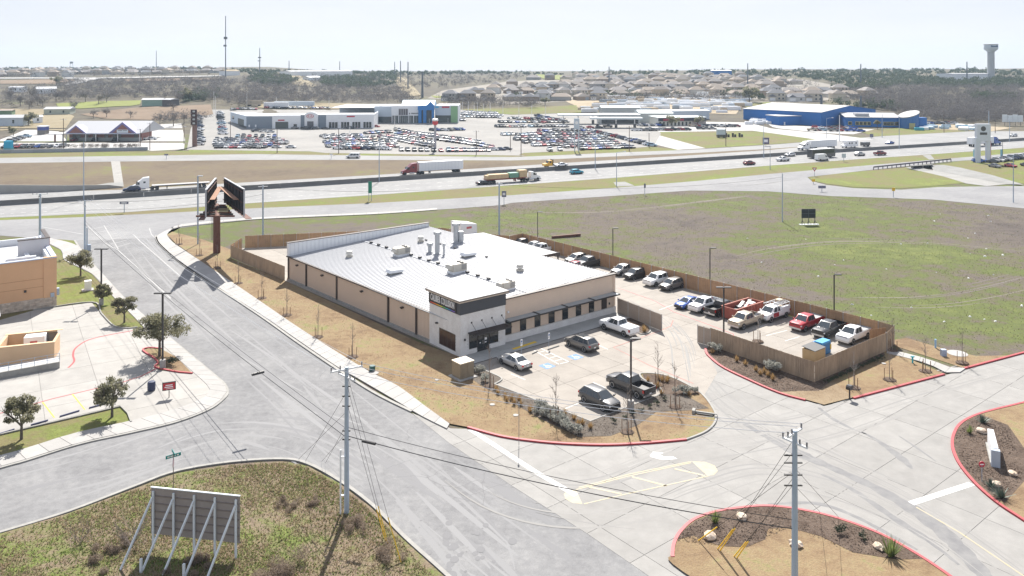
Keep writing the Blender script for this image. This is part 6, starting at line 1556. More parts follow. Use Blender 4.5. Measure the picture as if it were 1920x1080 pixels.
sheet('frontage_grass', [(1032,288),(1050,283),(1150,280),(1230,276),(1282,281.5),(1150,285.5),(1045,290)], .03, VERGE)
sheet('green_lot', [(1205,247),(1300,245),(1400,243),(1500,252),(1572,262),(1440,270.5),(1300,279.5),(1245,262)], .02, VERGE)
drape('dealer_lot', [(350,283),(358,240),(395,200),(560,197),(640,205),(870,205),(950,203),(1070,212),(1200,226),(1240,250),(1225,276),(1050,284),(960,288),(985,292),(620,288),(560,282)], LOTA, .06, 3, 80)
drape('filling_station_lot', [(1060,215),(1200,228),(1395,228),(1460,245),(1300,246),(1215,248),(1330,280),(1270,281),(1150,252),(1080,232)], mat('pale_forecourt', (.39,.383,.37), .9, var=.12, vscale=.1), .05, 3, 80)
drape('side_road', [(1345,230),(1400,237),(1560,252),(1640,262),(1560,266),(1440,249),(1340,238)], MATS['pale_forecourt'], .07, 2, 40)
drape('blue_building_lot', [(1440,233),(1560,240),(1640,243),(1600,252),(1540,250),(1450,240)], MATS['pale_forecourt'], .08, 2, 40)
drape('blue_building_lawn', [(1610,246),(1690,240),(1770,243),(1825,246),(1640,256)], VERGE, .07, 2, 40)
drape('boat_yard', [(1690,240),(1770,232),(1900,240),(1860,247),(1760,243)], TANG, .09, 2, 40)
drape('store_lot', [(0,262),(50,243),(110,247),(130,268),(265,268),(270,235),(340,232),(347,262),(345,281),(285,283),(262,280),(130,278),(0,279)], MATS['pale_forecourt'], .05, 3, 60)
drape('brown_field', [(150,215),(250,203),(330,199),(395,197),(400,215),(365,222),(300,226),(200,224)], BROWNF, .2)
drape('bright_lawn', [(105,195),(200,190),(265,189),(262,198),(150,205),(110,203)], GREENF, .3)
drape('dry_pasture', [(0,205),(90,205),(140,218),(120,246),(50,243),(0,246)], DRYF, .2)
drape('dry_pasture', [(0,151),(120,149),(150,151),(100,158),(0,158)], BROWNF, .5, 1.2, 40); drape('dry_pasture', [(230,148.5),(420,147),(425,150),(240,154)], BROWNF, .5, 1.2, 40)
drape('dry_pasture', [(500,192),(640,194),(760,198),(770,204),(640,206),(480,203)], DRYF, .2); drape('dry_pasture', [(860,206),(1090,198),(1090,212),(960,216)], VERGE, .2)
drape('dry_pasture', [(505,141),(560,141),(600,165),(560,162),(520,150)], DRYF, .5, 1.5, 30); drape('power_line_cut', [(735,145),(760,145),(790,180),(760,182)], DRYF, .5, 1.5, 30)
drape('supply_yard', [(1060,190),(1120,183),(1380,180),(1395,195),(1380,215),(1200,212),(1090,205)], TANG, .2)
drape('subdivision_ground', [(800,185),(830,170),(960,152),(1200,145),(1500,148),(1660,178),(1560,190),(1440,196),(1380,190),(1100,190),(960,196)], mat('subdivision_dust', (.24,.215,.18), .95, var=.3, vscale=.02), .15)
drape('bright_lawn', [(808,180),(880,183),(880,186),(815,184)], GREENF, .3); drape('bright_lawn', [(1005,140),(1062,142),(1060,151),(1018,148)], GREENF, .5, 1.5, 30); drape('bright_lawn', [(1385,195),(1440,192),(1480,197),(1400,203)], VERGE, .3)
drape('far_road', [(0,146.5),(190,146),(415,142.5),(415,144),(190,148.5),(0,148.5)], MATS['pale_forecourt'], .8, .7, 30); drape('far_road', [(150,148),(192,147),(160,155),(128,161),(120,161)], MATS['pale_forecourt'], .8, 1, 30)

# ---- lot cars: small in the picture, one mesh each
def lot_mesh(kind):
    s = SPEC[kind]; mb = MB(); st = s['st']
    def rg(x,w,zb,zt): return [(x,-w,zb),(x,-w,lerp(zb,zt,.7)),(x,-w*.88,zt),(x,w*.88,zt),(x,w,lerp(zb,zt,.7)),(x,w,zb)]
    mb.loft([rg(*st[k]) for k in range(0, len(st))])
    xfb,xfr,xrr,xrb,zb,zr,wb,wt = s['cab']
    mb.loft([[(xfb,-wb,zb-.05),(xfb,wb,zb-.05),(xrb,wb,zb-.05),(xrb,-wb,zb-.05)],[(xfr,-wt,zr),(xfr,wt,zr),(xrr,wt,zr),(xrr,-wt,zr)]])
    f = cab_faces((xfb,xfr,xrr,xrb,zb-.05,zr,wb,wt))
    inset(mb, f['front'], .05,.95,.08,.95,.02,1); inset(mb, f['rear'], .07,.93,.15,.92,.02,1)
    for sd in ('left','right'): inset(mb, f[sd], .14,.88,.1,.9,.02,1)
    for x in (s['wb']/2,-s['wb']/2):
        for y in (-1,1): mb.tube((x,y*(s['w']-.2),s['R']),(x,y*(s['w']+.02),s['R']),s['R'],n=10,m=2)
    if s.get('bed'):
        a,b_ = s['bed']; mb.box(b_,a,.9,.99,.8,1.28).box(b_,a,-.99,-.9,.8,1.28).box(b_,b_+.08,-.9,.9,.8,1.26)
    mb.box(st[1][0]-.05,st[1][0]+.06,-st[1][1]*.6,st[1][1]*.6,st[1][2]+.1,st[1][3]-.1,m=2)
    return mb.mesh('lot_' + kind, [PW, CGLASS, RUBBER], 30)
LOTM = {}
wcols = ['white']*20 + ['silver']*15 + ['grey']*15 + ['dark grey']*13 + ['black']*12 + ['red']*8 + ['dark red']*5 + ['navy']*8 + ['blue']*5 + ['light blue']*4 + ['tan']*2
lr = random.Random(11); LOTN = [0]
def lot_car(px, py, ang, where, group, col=None, kind=None):
    kind = kind or lr.choice(['sedan','sedan','suv','suv','suv','pickup']); col = col or lr.choice(wcols)
    if kind not in LOTM: LOTM[kind] = lot_mesh(kind)
    p = T(px, py, .1) if py < 247 else G(px, py, .07)
    o = ob({'sedan':'lot_car','suv':'lot_suv','pickup':'lot_pickup'}[kind], LOTM[kind], None, p, R(ang + lr.uniform(-3,3)))
    o.material_slots[0].link = 'OBJECT'; o.material_slots[0].material = COLS[col]; LOTN[0] += 1
    nm = {'sedan':'sedan','suv':'SUV','pickup':'pickup'}[kind]
    return tag(o, col + ' ' + nm + ' ' + where, {'sedan':'car','suv':'car','pickup':'pickup'}[kind], group)
def row(p0, p1, n, ang, where, group, col=None, kind=None):
    for k in range(n):
        t = k/max(1,n-1); lot_car(lerp(p0[0],p1[0],t)+lr.uniform(-.8,.8), lerp(p0[1],p1[1],t)+lr.uniform(-.25,.25), ang, where + ('' if n < 5 else (', left', ', middle', ', right')[min(2, int(t*3))]), group, col, kind)
row((408,277.5),(497,277.5),11,-90,'in the front row left of the dealer driveway','front row left of the dealer driveway')
row((403,270),(537,270),16,-84,'in the second row left of the dealer driveway','second row left of the dealer driveway')
row((407,263.5),(522,263.5),15,-80,'in the third row left of the dealer driveway','third row left of the dealer driveway')
row((445,257),(515,257),7,-80,'in the fourth row left of the dealer driveway','fourth row left of the dealer driveway')
row((518,277.5),(546,277.5),2,-5,'standing side-on at the dealer driveway corner','cars at the dealer driveway corner','silver','sedan')
row((481,247),(506,248.5),3,-150,'parked by the grey service wall of the dealership','cars by the service wall')
row((412,212),(419,252),12,0,'in the left column beside the pylon sign lane','left column of the dealer lot')
row((372,221),(374,272),15,0,'in the far left column behind the pylon sign','far left column of the dealer lot')
row((435,206.5),(480,206.5),10,-60,'behind the white dealership roof at left','cars behind the dealership at left'); row((500,203),(615,204.5),17,-40,'behind the white dealership roof','cars behind the dealership')
row((634,280),(726,281),10,-25,'in the angled front row right of the dealer driveway','angled front row')
row((752,283),(826,284),7,-75,'in the front row beside the red topped sign','front row beside the red topped sign')
row((614,272),(734,270.5),16,-70,'in the second row right of the dealer driveway','second row right of the dealer driveway')
row((630,263.5),(700,262),12,-60,'in the third row right of the dealer driveway','third row right of the dealer driveway')
row((604,257),(676,255.5),12,-60,'in the fourth row right of the dealer driveway','fourth row right of the dealer driveway'); row((686,251),(730,249),10,-50,'in the slanted fifth row before the white showroom','fifth row before the showroom')
row((656,241),(706,239),7,-20,'parked right before the white showroom windows','cars before the showroom windows'); row((553,242),(611,243.5),4,-20,'parked beside the arched dealership entrance','cars beside the arched entrance')
row((744,251),(922,277),32,-105,'in the long diagonal row of the lot','long diagonal row'); row((742,245.5),(900,268.5),26,-75,'in the rear long diagonal row of the lot','rear long diagonal row')
row((712,258),(808,276),16,-100,'in the short diagonal row behind the red topped sign','short diagonal row'); row((728,256),(812,270),12,-70,'in the inner short row behind the red topped sign','inner short diagonal row')
row((841,284),(915,283.5),11,-80,'in the front row right of the red topped sign','front row right of the red topped sign'); row((926,282),(950,281),3,-15,'side-on at the right end of the front row','right end of the front row')
row((812,246),(866,245),10,-30,'in the loose group in the open middle of the lot','loose group in the open lot')
row((803,229),(870,227),12,-70,'in the row before the blue portal','row before the blue portal')
row((862,220),(935,222),12,-60,'in the packed block right of the green glass','packed block of cars'); row((866,216),(940,218),12,-60,'amid the packed block right of the green glass','packed block of cars','white'); row((872,212),(930,214),10,-60,'behind the packed block right of the green glass','packed block of cars','white')
row((932,239),(980,239),10,-60,'in the second row of the right hand lot','second row of the right hand lot'); row((995,239),(1062,239),11,-60,'in the second row of the right hand lot','second row of the right hand lot'); row((938,231),(1055,231),17,-60,'in the rear row of the right hand lot','rear row of the right hand lot'); row((955,224),(1058,226),15,-60,'in the rearmost row of the right hand lot','rearmost row of the right hand lot')
row((944,254),(1112,252),22,-65,'in the middle row of the right hand lot','middle row of the right hand lot'); row((968,263),(1136,261.5),22,-65,'in the fourth row of the right hand lot','fourth row of the right hand lot'); row((1002,274),(1156,270),21,-68,'in the fifth row of the right hand lot','fifth row of the right hand lot'); row((1031,283),(1049,282),2,-80,'at the left end of the front row of the right hand lot','front row of the right hand lot'); row((1089,280.5),(1185,277.5),15,-78,'in the front row of the right hand lot by the grass','front row of the right hand lot')
row((1012,247),(1110,246.5),12,-65,'in the short inner row of the right hand lot','inner row of the right hand lot')
row((1122,249),(1222,274),22,-15,'in the slanting right edge column of the lot','slanting edge column')
row((1009,219),(1062,230),12,-20,'in the slanting row beside the filling station','row beside the filling station'); row((1200,237),(1240,237),7,-50,'parked under the tree at the parts store','cars at the parts store'); row((1190,246),(1290,245),15,-20,'in the row along the green lot','row along the green lot'); row((1300,238),(1382,238.5),12,-20,'parked right of the parts store','cars right of the parts store'); row((1314,243),(1336,243),3,-15,'parked by the green lot edge right of the parts store','cars right of the parts store'); row((1090,241),(1140,240),4,0,'standing at the fuel pumps','cars at the fuel pumps')
row((1522,246),(1615,247),10,-10,'parked before the blue building','cars before the blue building'); row((1530,241),(1600,242),7,-15,'parked close to the wall of the blue building','cars close to the blue building'); row((1737,233),(1790,233.5),10,-40,'parked right of the blue glass tower','cars right of the blue tower')
row((1835,304),(1862,305),2,-10,'standing under the tall white pylon sign at right','cars under the right pylon'); row((1870,303),(1925,295),10,-50,'in the row at the right picture edge behind the pylon','row at the right edge'); row((1866,314),(1925,312),3,-80,'in the nearer row at the right picture edge','nearer row at the right edge')
row((12,278),(120,276),10,-90,'in the row behind the low wall at the left store','row behind the low wall'); row((22,266),(48,258),4,0,'in the left corner of the store lot','left corner of the store lot'); row((138,265),(216,264),3,-90,'parked before the left store porch','cars before the store porch'); row((265,263),(285,262),2,10,'parked right of the left store','cars right of the left store')

row((405,274),(520,274),10,-86,'between the first two rows left of the dealer driveway','extra rows left of the dealer driveway')
row((404,266.8),(530,266.8),10,-84,'between the second and third rows left of the driveway','extra rows left of the dealer driveway')
row((610,267.8),(738,266.5),12,-66,'between the second and third rows right of the driveway','extra rows right of the dealer driveway')
row((615,276),(742,276),11,-60,'behind the angled front row right of the driveway','extra rows right of the dealer driveway')
row((612,260),(700,259),9,-60,'between the third and fourth rows right of the driveway','extra rows right of the dealer driveway')
row((970,258.5),(1125,257),13,-65,'below the middle row of the right hand lot','extra rows of the right hand lot')
row((985,268.5),(1150,266),14,-66,'below the fourth row of the right hand lot','extra rows of the right hand lot')
row((1060,277),(1170,274.5),9,-72,'below the fifth row of the right hand lot','extra rows of the right hand lot')
row((760,256),(905,273),14,-90,'between the long diagonal rows of the lot','extra diagonal row')

# ---- buildings
def bld(name, label, p0, p1, cat='building'):
    d = p1 - p0; return thing(name, label, cat, p0, math.atan2(d.y, d.x)), Vector((d.x,d.y,0)).length
REDL = mat('red_lettering', (.45,.03,.06), .5); GREYW = mat('grey_cladding', (.20,.235,.28), .6); WHW = mat('white_cladding', (.74,.76,.78), .6); PBLUE = mat('panel_pale_blue', (.50,.57,.64), .6); BLU = mat('portal_blue', (.02,.17,.46), .5)
p0, p1 = T(462,242), T(701,241); t, L = bld('car_dealership', 'white and grey car showroom with arched entrance and red oval emblem', p0, p1); k = L/239; X = lambda px: (px-462)*k
part('wall', MB().box(X(462),X(510),0,.6,0,7.4), GREYW, t); part('wall', MB().box(X(510),X(563),-.3,.6,0,7.8), WHW, t); part('wall', MB().box(X(563),X(571),0,.6,0,8.0), GREYW, t); part('wall', MB().box(X(596),X(611),0,.6,0,8.0), GREYW, t); part('wall', MB().box(X(611),X(701),-.6,.6,0,8.3), WHW, t)
part('wall', MB().box(X(701)-.6,X(701),.6,30,0,8.2).box(0,.6,.6,30,0,7.2), WHW, t); part('roof', MB().box(0,X(701),.6,34,7.0,7.2), ROOFW, t)
en = part('entrance_arch', MB().side([(X(571),0),(X(596),0),(X(596),8.4),(X(590),9.5),(X(583.5),9.9),(X(577),9.5),(X(571),8.4)],-1.6,1.0), WHW, t); part('doorway', MB().box(X(576),X(588),-1.65,-1.58,0,4.3), mat('doorway_dark', (.12,.12,.13), .6), en)
em = part('oval_emblem', MB().side([(X(581.5)+2.15*math.cos(a*math.pi/12), 7.3+1.15*math.sin(a*math.pi/12)) for a in range(24)],-1.72,-1.62), REDL, en); part('oval_field', MB().side([(X(581.5)+1.85*math.cos(a*math.pi/12), 7.3+.9*math.sin(a*math.pi/12)) for a in range(24)],-1.78,-1.7), WHITE, em); lettering('KIA', 1.5, REDL, em, (X(581.5),-1.82,7.3), (R(90),0,0), 1.1, bold=.03)
sdr = part('service_opening', MB().box(X(516),X(540),-.36,-.28,0,4.0), mat('bay_shadow', (.10,.11,.10), .6), t); part('red_lettering', MB().box(X(521),X(533),-.4,-.3,4.6,5.3), REDL, t); part('red_lettering', MB().box(X(650),X(665),-.72,-.6,6.6,7.4), REDL, t); part('door', MB().box(X(550),X(556),-.36,-.28,0,2.6), GLASS, t)  # bay_shadow panel: shade inside the service opening, painted as flat dark colour
for a, b_ in ((616,633),(639,655),(660,676),(681,697)):
    w = part('window', MB().box(X(a),X(b_),-.68,-.58,0,3.9), WHITEM, t)
    for q in range(3): part('pane', MB().box(lerp(X(a),X(b_),q/3)+.15,lerp(X(a),X(b_),(q+1)/3)-.15,-.74,-.66,.2,3.7), GLASS, w)
for a in (466,478): part('wall_lamp', MB().box(X(a),X(a)+.8,-.2,0,1,2.4), WHITEM, t)
p0, p1 = T(432,229), T(462,242); t2, L2 = bld('service_annex', 'pale annex with a shadowed bay at the left end of the showroom', p0, p1); part('wall', MB().box(0,L2,0,.5,0,6.2), PBLUE, t2); part('roof', MB().box(0,L2,.5,14,5.6,5.8), ROOFW, t2); part('bay_opening', MB().box(L2*.5,L2*.85,-.1,0,0,3.6), MATS['bay_shadow'], t2); part('window', MB().box(L2*.12,L2*.25,-.06,0,2.2,4.2), GLASS, t2)  # dark bay panel paints the shade of an open bay
p0, p1 = T(702,231), T(785,231); t, L = bld('glass_showroom', 'white two-storey showroom with blue gabled portal and glazed ground floor', p0, p1); k = L/83; X = lambda px: (px-702)*k
part('wall', MB().box(0,X(734),.0,.6,3.9,10.6), PBLUE, t); part('wall', MB().box(X(734),X(785),-.8,.6,4.6,10.9), WHW, t); part('wall', MB().box(0,.6,.6,45,0,10), WHW, t); part('roof', MB().box(-28,X(785),.6,50,9.4,9.7), ROOFW, t); part('wall', MB().box(-28,0,26,26.6,0,9.4), PBLUE, t)
part('glazing', MB().box(0,X(734),.9,1.0,0,3.9), mat('showroom_glass', (.07,.09,.10), .1, spec=.7), t); part('glazing', MB().box(X(736),X(785),.1,.2,0,4.6), MATS['showroom_glass'], t)
for a in (734.5,747,766,775): part('column', MB().box(X(a),X(a)+.5,-.6,-.1,0,4.6), WHW, t)
for a in (738,742,751,755,759,763,770,780): part('mullion', MB().box(X(a),X(a)+.12,.0,.1,0,4.6), WHW, t)
w = part('window', MB().box(X(748),X(765),-.9,-.78,5.0,9.0), mat('mauve_glass', (.12,.11,.12), .1), t)
for q in range(1,4): part('mullion', MB().box(lerp(X(748),X(765),q/4)-.08,lerp(X(748),X(765),q/4)+.08,-.96,-.88,5.0,9.0), WHW, w)
part('dark_lettering', MB().box(X(767.5),X(769),-.9,-.8,5.5,6.4), PDG, t)
for q in range(8): part('dark_lettering', MB().box(X(771.5)+q*.62,X(771.5)+q*.62+.45,-.9,-.8,5.7,6.4), PDG, t)
po = part('portal_roof', MB().loft([[(X(752),0,10.6),(X(752),9,14.2),(X(752),18,10.6)],[(X(814),0,10.6),(X(814),9,14.2),(X(814),18,10.6)]]), mat('portal_roof_blue', (.22,.42,.58), .5), t)
pg = part('portal_gable', MB().side([(X(784),8.2),(X(815),8.2),(X(815),11.0),(X(808),13.6),(X(800),11.2),(X(784),11.0)],-2.2,-.6), BLU, t)
for a, w_ in ((785,6),(794,6),(810,4.5)): part('portal_column', MB().box(X(a),X(a+w_),-2.1,-.7,0,8.2), BLU, t)
part('glazing', MB().box(X(786),X(813),.5,.7,0,8.2), MATS['showroom_glass'], t)
part('wall', MB().box(X(815),X(845),2,2.6,4.6,11.0), PBLUE, t); part('wall', MB().box(X(845),X(858),1.5,20,0,10.8), mat('green_glass', (.22,.40,.20), .25), t); part('roof', MB().box(X(815),X(858),2.6,30,10.6,10.9), ROOFW, t); part('undercroft', MB().box(X(815),X(845),3,3.4,0,4.6), MATS['bay_shadow'], t)
part('blue_lettering', MB().box(X(815),X(822),1.85,2,9.4,10.4), mat('letter_cyan', (.05,.4,.6), .5), t); part('red_lettering', MB().box(X(828),X(842),1.85,2,9.4,10.4), REDL, t); part('end_frame', MB().box(X(858),X(858)+.5,1.2,20,0,11.2).box(X(843),X(858),1.2,1.5,10.6,11.2), WHW, t)
for px, py, w_, m_, l in ((518,203,9,WHW,'long white trailer parked behind the showroom roof'),(552,201,15,PBLUE,'long pale blue trailer parked behind the showroom roof'),(476,199,6,PT,'tan covered trailer at the back of the dealer lot')):
    o = thing('storage_trailer', l, 'trailer', T(px,py)); part('box', MB().box(-w_,w_,-1.4,1.4,.8,4.2), m_, o); wheels(o,[-w_+2,-w_+3.3,w_-2],1.2,.5)
# left store with gabled porch
p0, p1 = G(122,265), G(262,265); t, L = bld('country_store', 'long store with white metal roof and two purple trimmed brick gables', p0, p1); k = L/140; X = lambda px: (px-122)*k
PUR = mat('purple_trim', (.16,.15,.32), .6); BRK = mat('brick_red', (.28,.13,.11), .85, var=.2, vscale=1)
part('wall', MB().box(.4,L-.4,3,14,0,4.2), BRK, t); part('wainscot', MB().box(.4,L-.4,2.9,3.0,0,1.6), mat('stone_grey', (.40,.43,.42), .9), t)
part('roof', MB().loft([[(-1,-.6,3.9),(-1,14,9.2),(-1,28,4.2)],[(L+.5,-.6,3.9),(L+.5,14,9.2),(L+.5,28,4.2)]]), mat('bright_roof', (.43,.435,.45), .5), t); part('fascia', MB().box(-1,L+.6,-.75,-.55,3.6,4.1), mat('fascia_blue', (.55,.58,.68), .5), t)
for c, hw_, hh in ((144,19,3.0),(231,26,4.2)):
    g = part('gable', MB().side([(X(c-hw_),4.1),(X(c+hw_),4.1),(X(c),4.1+hh*1.3)],-.9,6), PUR, t); part('gable_field', MB().side([(X(c-hw_*.7),4.25),(X(c+hw_*.7),4.25),(X(c),4.2+hh)],-.96,-.88), BRK, g)
part('sign_board', MB().box(X(221),X(242),-1.1,-.98,4.3,5.8), mat('sign_pale', (.60,.66,.72), .5), t); part('sign_lettering', MB().box(X(223),X(231),-1.15,-1.1,5.2,5.5).box(X(232.5),X(240),-1.15,-1.1,5.2,5.5), PDG, t)
for a in (125,161,180,221,262): part('porch_post', MB().box(X(a)-.15,X(a)+.15,-.3,0,0,3.8), WHITE, t)
for a in (130,138,152,168,190,206,214,246): part('window', MB().box(X(a),X(a)+2.0,2.84,2.92,1.6,3.3), GLASS, t)
p0, p1 = G(-40,288.5), G(277,282); t, L = bld('low_wall', 'long low grey block wall in front of the left store', p0, p1, 'wall')
for q in range(16): part('wall_panel', MB().box(L*q/16+.02,L*(q+1)/16-.02,0,.3,0,1.5), mat('block_grey', (.36,.38,.42), .9, rand=.12), t)
for a, l in ((20,'bare grey shrub behind the low wall near the blue kiosk'),(36,'bare grey shrub behind the low wall at its left'),(175,'bare grey shrub behind the low wall at the middle'),(150,'bare grey shrub behind the low wall below the left gable'),(195,'bare grey shrub behind the low wall by the stone pillar'),(230,'bare grey shrub behind the low wall below the right gable'),(248,'bare grey shrub behind the low wall at its right')):
    rng = np.random.default_rng(a); o = single('bare_shrub', MB(), TWIGP, l, 'shrub', G(a,277)); o.data = quads_mesh('bare_shrub', leaf_cloud(500, [(rng.normal()*1.6, rng.normal()*.8, 1.0, 1.2) for _ in range(6)], .5, rng, .1), TWIGP)
def shed(p0, p1, dep, h, rise, wallm, roofm, name, label, win=0):
    t, L = bld(name, label, p0, p1); part('wall', MB().box(0,L,0,dep,-1,h), wallm, t); part('roof', MB().loft([[(-.4,-.4,h),(-.4,dep/2,h+rise),(-.4,dep+.4,h)],[(L+.4,-.4,h),(L+.4,dep/2,h+rise),(L+.4,dep+.4,h)]]), roofm, t)
    for q in range(win): part('window', MB().box(L*(q+.5)/win-.5,L*(q+.5)/win+.5,-.06,0,h*.35,h*.75), GLASS, t)
    return t
GRS = mat('shed_green', (.24,.36,.30), .7); WROOF = MATS['bright_roof']
shed(T(-30,238),T(43,237),10,5.2,1.6,PBLUE,WROOF,'metal_shed','white metal shed at the left edge behind the store',2); shed(T(62,232),T(80,231),8,4,1,WHW,WROOF,'small_shed','small white shed beside the round green bush',1)
shed(T(82,216),T(131,215),11,4,1.4,mat('house_pale_green',(.40,.43,.36),.8),WROOF,'ranch_house','low pale green house with white roof and paired windows',2); shed(T(16,173),T(42,173),8,4.5,1,WHW,WROOF,'mobile_home','white mobile home far up the left slope',3); shed(T(68,176),T(106,175),12,4.5,2,WHW,mat('roof_grey',(.42,.43,.45),.8),'farm_house','white house with grey roof on the left slope',2)
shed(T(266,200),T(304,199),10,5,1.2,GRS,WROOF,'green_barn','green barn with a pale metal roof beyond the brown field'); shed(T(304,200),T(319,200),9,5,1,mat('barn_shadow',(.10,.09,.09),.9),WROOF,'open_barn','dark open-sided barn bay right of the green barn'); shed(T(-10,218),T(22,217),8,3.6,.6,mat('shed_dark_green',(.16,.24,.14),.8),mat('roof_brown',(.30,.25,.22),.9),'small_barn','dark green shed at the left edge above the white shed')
shed(T(545,142),T(661,141),18,6,1,WHW,WROOF,'long_barn','long white building on the ridge between evergreens'); shed(T(580,151),T(602,151),10,4,1.5,WHW,WROOF,'hill_house','white house between the evergreen clumps'); shed(T(424,142),T(450,141),12,6,2,WHW,TANG,'hill_house','pale house beside the tall mast on the ridge')
t = thing('service_kiosk', 'blue and white drive-up kiosk left of the country store', 'kiosk', G(81,252)); part('booth', MB().box(-2,2,-2,2,0,4.2), mat('kiosk_blue',(.05,.08,.30),.5), t); part('kiosk_roof', MB().box(-2.3,2.3,-2.3,2.3,4.2,4.7), WHITE, t); part('booth_base', MB().box(-2.05,2.05,-2.05,2.05,0,2.4), PG, t)
t = thing('porch_canopy', 'white flat drive-through canopy at the left end of the store', 'canopy', G(108,266)); part('canopy_roof', MB().box(-3.6,3.2,-2,4,3.7,4.2), WHITE, t); part('post', MB().box(-1.4,-.8,-.6,0,0,3.7), BRK, t); part('post', MB().box(2.4,2.7,-.3,0,0,3.7), WHITE, t)
t = thing('vending_cabinet', 'bright turquoise cabinet at the left end of the low wall', 'cabinet', G(16,281)); part('casing', MB().box(-1.5,1.5,-1,1,0,4.0), mat('bright_cyan',(.03,.40,.62),.5), t); part('base', MB().box(-1.6,1.6,-1.1,1.1,0,1.0), mat('cyan_base',(.10,.35,.40),.6), t)
# filling station
STW = mat('station_wall', (.46,.48,.47), .8); STR = mat('station_roof', (.52,.58,.60), .6)
p0, p1 = T(1125,233), T(1200,233); t, L = bld('fuel_shop', 'grey filling station shop with low roof behind the pump canopy', p0, p1); part('wall', MB().box(0,L,0,16,0,5.5), STW, t); part('roof', MB().box(-.5,L+.5,-.6,17,5.5,6.0), STR, t); part('glazing', MB().box(1,L-1,-.1,0,.3,2.8), GLASS, t)
shed(T(1200,230),T(1262,230),26,6,1.5,STW,STR,'warehouse','long grey-green roofed warehouse behind the parts store'); shed(T(1128,217),T(1200,217),18,5.5,.9,STW,STR,'workshop_building','low pale roofed workshop behind the filling station'); shed(T(1262,226),T(1330,224),12,6,.5,PBLUE,PBLUE,'pale_container_block','pale ribbed container block right of the warehouse')
for px, py, L_, l in ((1084,232,26,'white flat canopy over the left fuel pumps'),(1155,240,31,'pale flat canopy over the main fuel pumps')):
    t = thing('pump_canopy', l, 'canopy', T(px,py)); part('canopy_roof', MB().box(-L_/2,L_/2,-4,4,5.2,6.1), mat('canopy_pale',(.58,.64,.66),.6), t)
    for x in (-.36,0,.36): part('column', MB().box(x*L_-.3,x*L_+.3,-.3,.3,0,5.2), WHITE, t); part('fuel_pump', MB().box(x*L_-.8,x*L_+.8,-.5,.5,0,2.2), PDG, t)
p0, p1 = T(1235,237), T(1298,236); t, L = bld('parts_store', 'cream parts store with dark band and red lettering over its windows', p0, p1); part('wall', MB().box(0,L,0,18,0,5.2), mat('store_cream',(.58,.58,.52),.8), t); part('sign_band', MB().box(-.2,L+9,-.5,.2,3.1,4.9), mat('band_dark',(.04,.045,.06),.6), t)
for q in range(10): part('red_lettering', MB().box(L*.13+q*L*.062,L*.13+q*L*.062+L*.05,-.6,-.5,3.4,4.5), REDL, t)
for q in range(9): part('window', MB().box(L*(q+.2)/9,L*(q+.6)/9,-.1,0,.3,2.6), GLASS, t)
part('roof', MB().box(-.5,L+9.5,.2,19,5.0,5.3), STR, t); part('side_wall', MB().box(L,L+9,.3,18,0,5.0), mat('store_mauve',(.36,.33,.32),.8), t)
# blue building
P0 = Vector((154,529,0)); P1 = Vector((188.4,484,0)); hb = terrain(154,529)
t, L = bld('blue_warehouse', 'large bright blue warehouse with pale metal roof', P0, P1); t.location.z = -.2; BW_ = mat('bright_blue_siding', (.01,.13,.42), .6); D = 64
part('wall', MB().box(0,L,0,D,0,9.2), BW_, t); part('gable', MB().loft([[(0,0,9.2),(0,D/2,12.4),(0,D,9.2)],[(L,0,9.2),(L,D/2,12.4),(L,D,9.2)]]), BW_, t); part('roof', MB().loft([[(-.4,-.6,9.2),(-.4,D/2,12.5),(-.4,D/2,12.6),(-.4,-.6,9.35)],[(L+.3,-.6,9.2),(L+.3,D/2,12.5),(L+.3,D/2,12.6),(L+.3,-.6,9.35)]]), mat('warehouse_roof',(.29,.295,.30),.65), t); part('roof', MB().loft([[(-.4,D+.6,9.2),(-.4,D+.6,9.35),(-.4,D/2,12.6),(-.4,D/2,12.5)],[(L+.3,D+.6,9.2),(L+.3,D+.6,9.35),(L+.3,D/2,12.6),(L+.3,D/2,12.5)]]), MATS['warehouse_roof'], t)
part('seam', MB().box(L*.33,L*.33+.3,-.1,0,0,9.2).box(L*.66,L*.66+.3,-.1,0,0,9.2), mat('blue_seam',(.008,.09,.30),.6), t)
p0, p1 = T(1460,235), T(1524,234); t, L = bld('blue_annex', 'low blue annex with white roof before the warehouse', p0, p1); part('wall', MB().box(0,L,0,14,0,5.4), BW_, t); part('roof', MB().box(-.3,L+.3,-.3,14.5,5.4,5.8), WROOF, t)
for q in (.15,.9): part('downpipe', MB().box(L*q,L*q+.6,-.6,0,0,2.0), WHITE, t)
p0, p1 = T(1585,238), T(1690,239); t, L = bld('blue_showroom', 'low blue showroom with yellow framed windows and slanted pale roof', p0, p1); part('wall', MB().box(0,L,0,16,0,5.6), BW_, t); part('roof', MB().loft([[(-.3,-.4,5.6),(-.3,16,7.6),(-.3,16,7.8),(-.3,-.4,5.8)],[(L,-.4,5.6),(L,16,7.6),(L,16,7.8),(L,-.4,5.8)]]), MATS['warehouse_roof'], t); part('skylight', MB().box(L*.2,L*.45,3,9,6.4,8.0), WROOF, t)
for q in (.05,.18,.25,.32,.39,.68,.74,.8,.88,.93):
    w = part('window', MB().box(L*q,L*q+2.2,-.12,-.02,1.0,3.2), mat('frame_ochre',(.45,.40,.18),.7), t); part('pane', MB().box(L*q+.25,L*q+1.95,-.18,-.1,1.25,2.95), GLASS, w)
c = T(1704,240); t = thing('glass_tower', 'round blue glass tower with a slanted white elliptical roof', 'building', c); n = 20
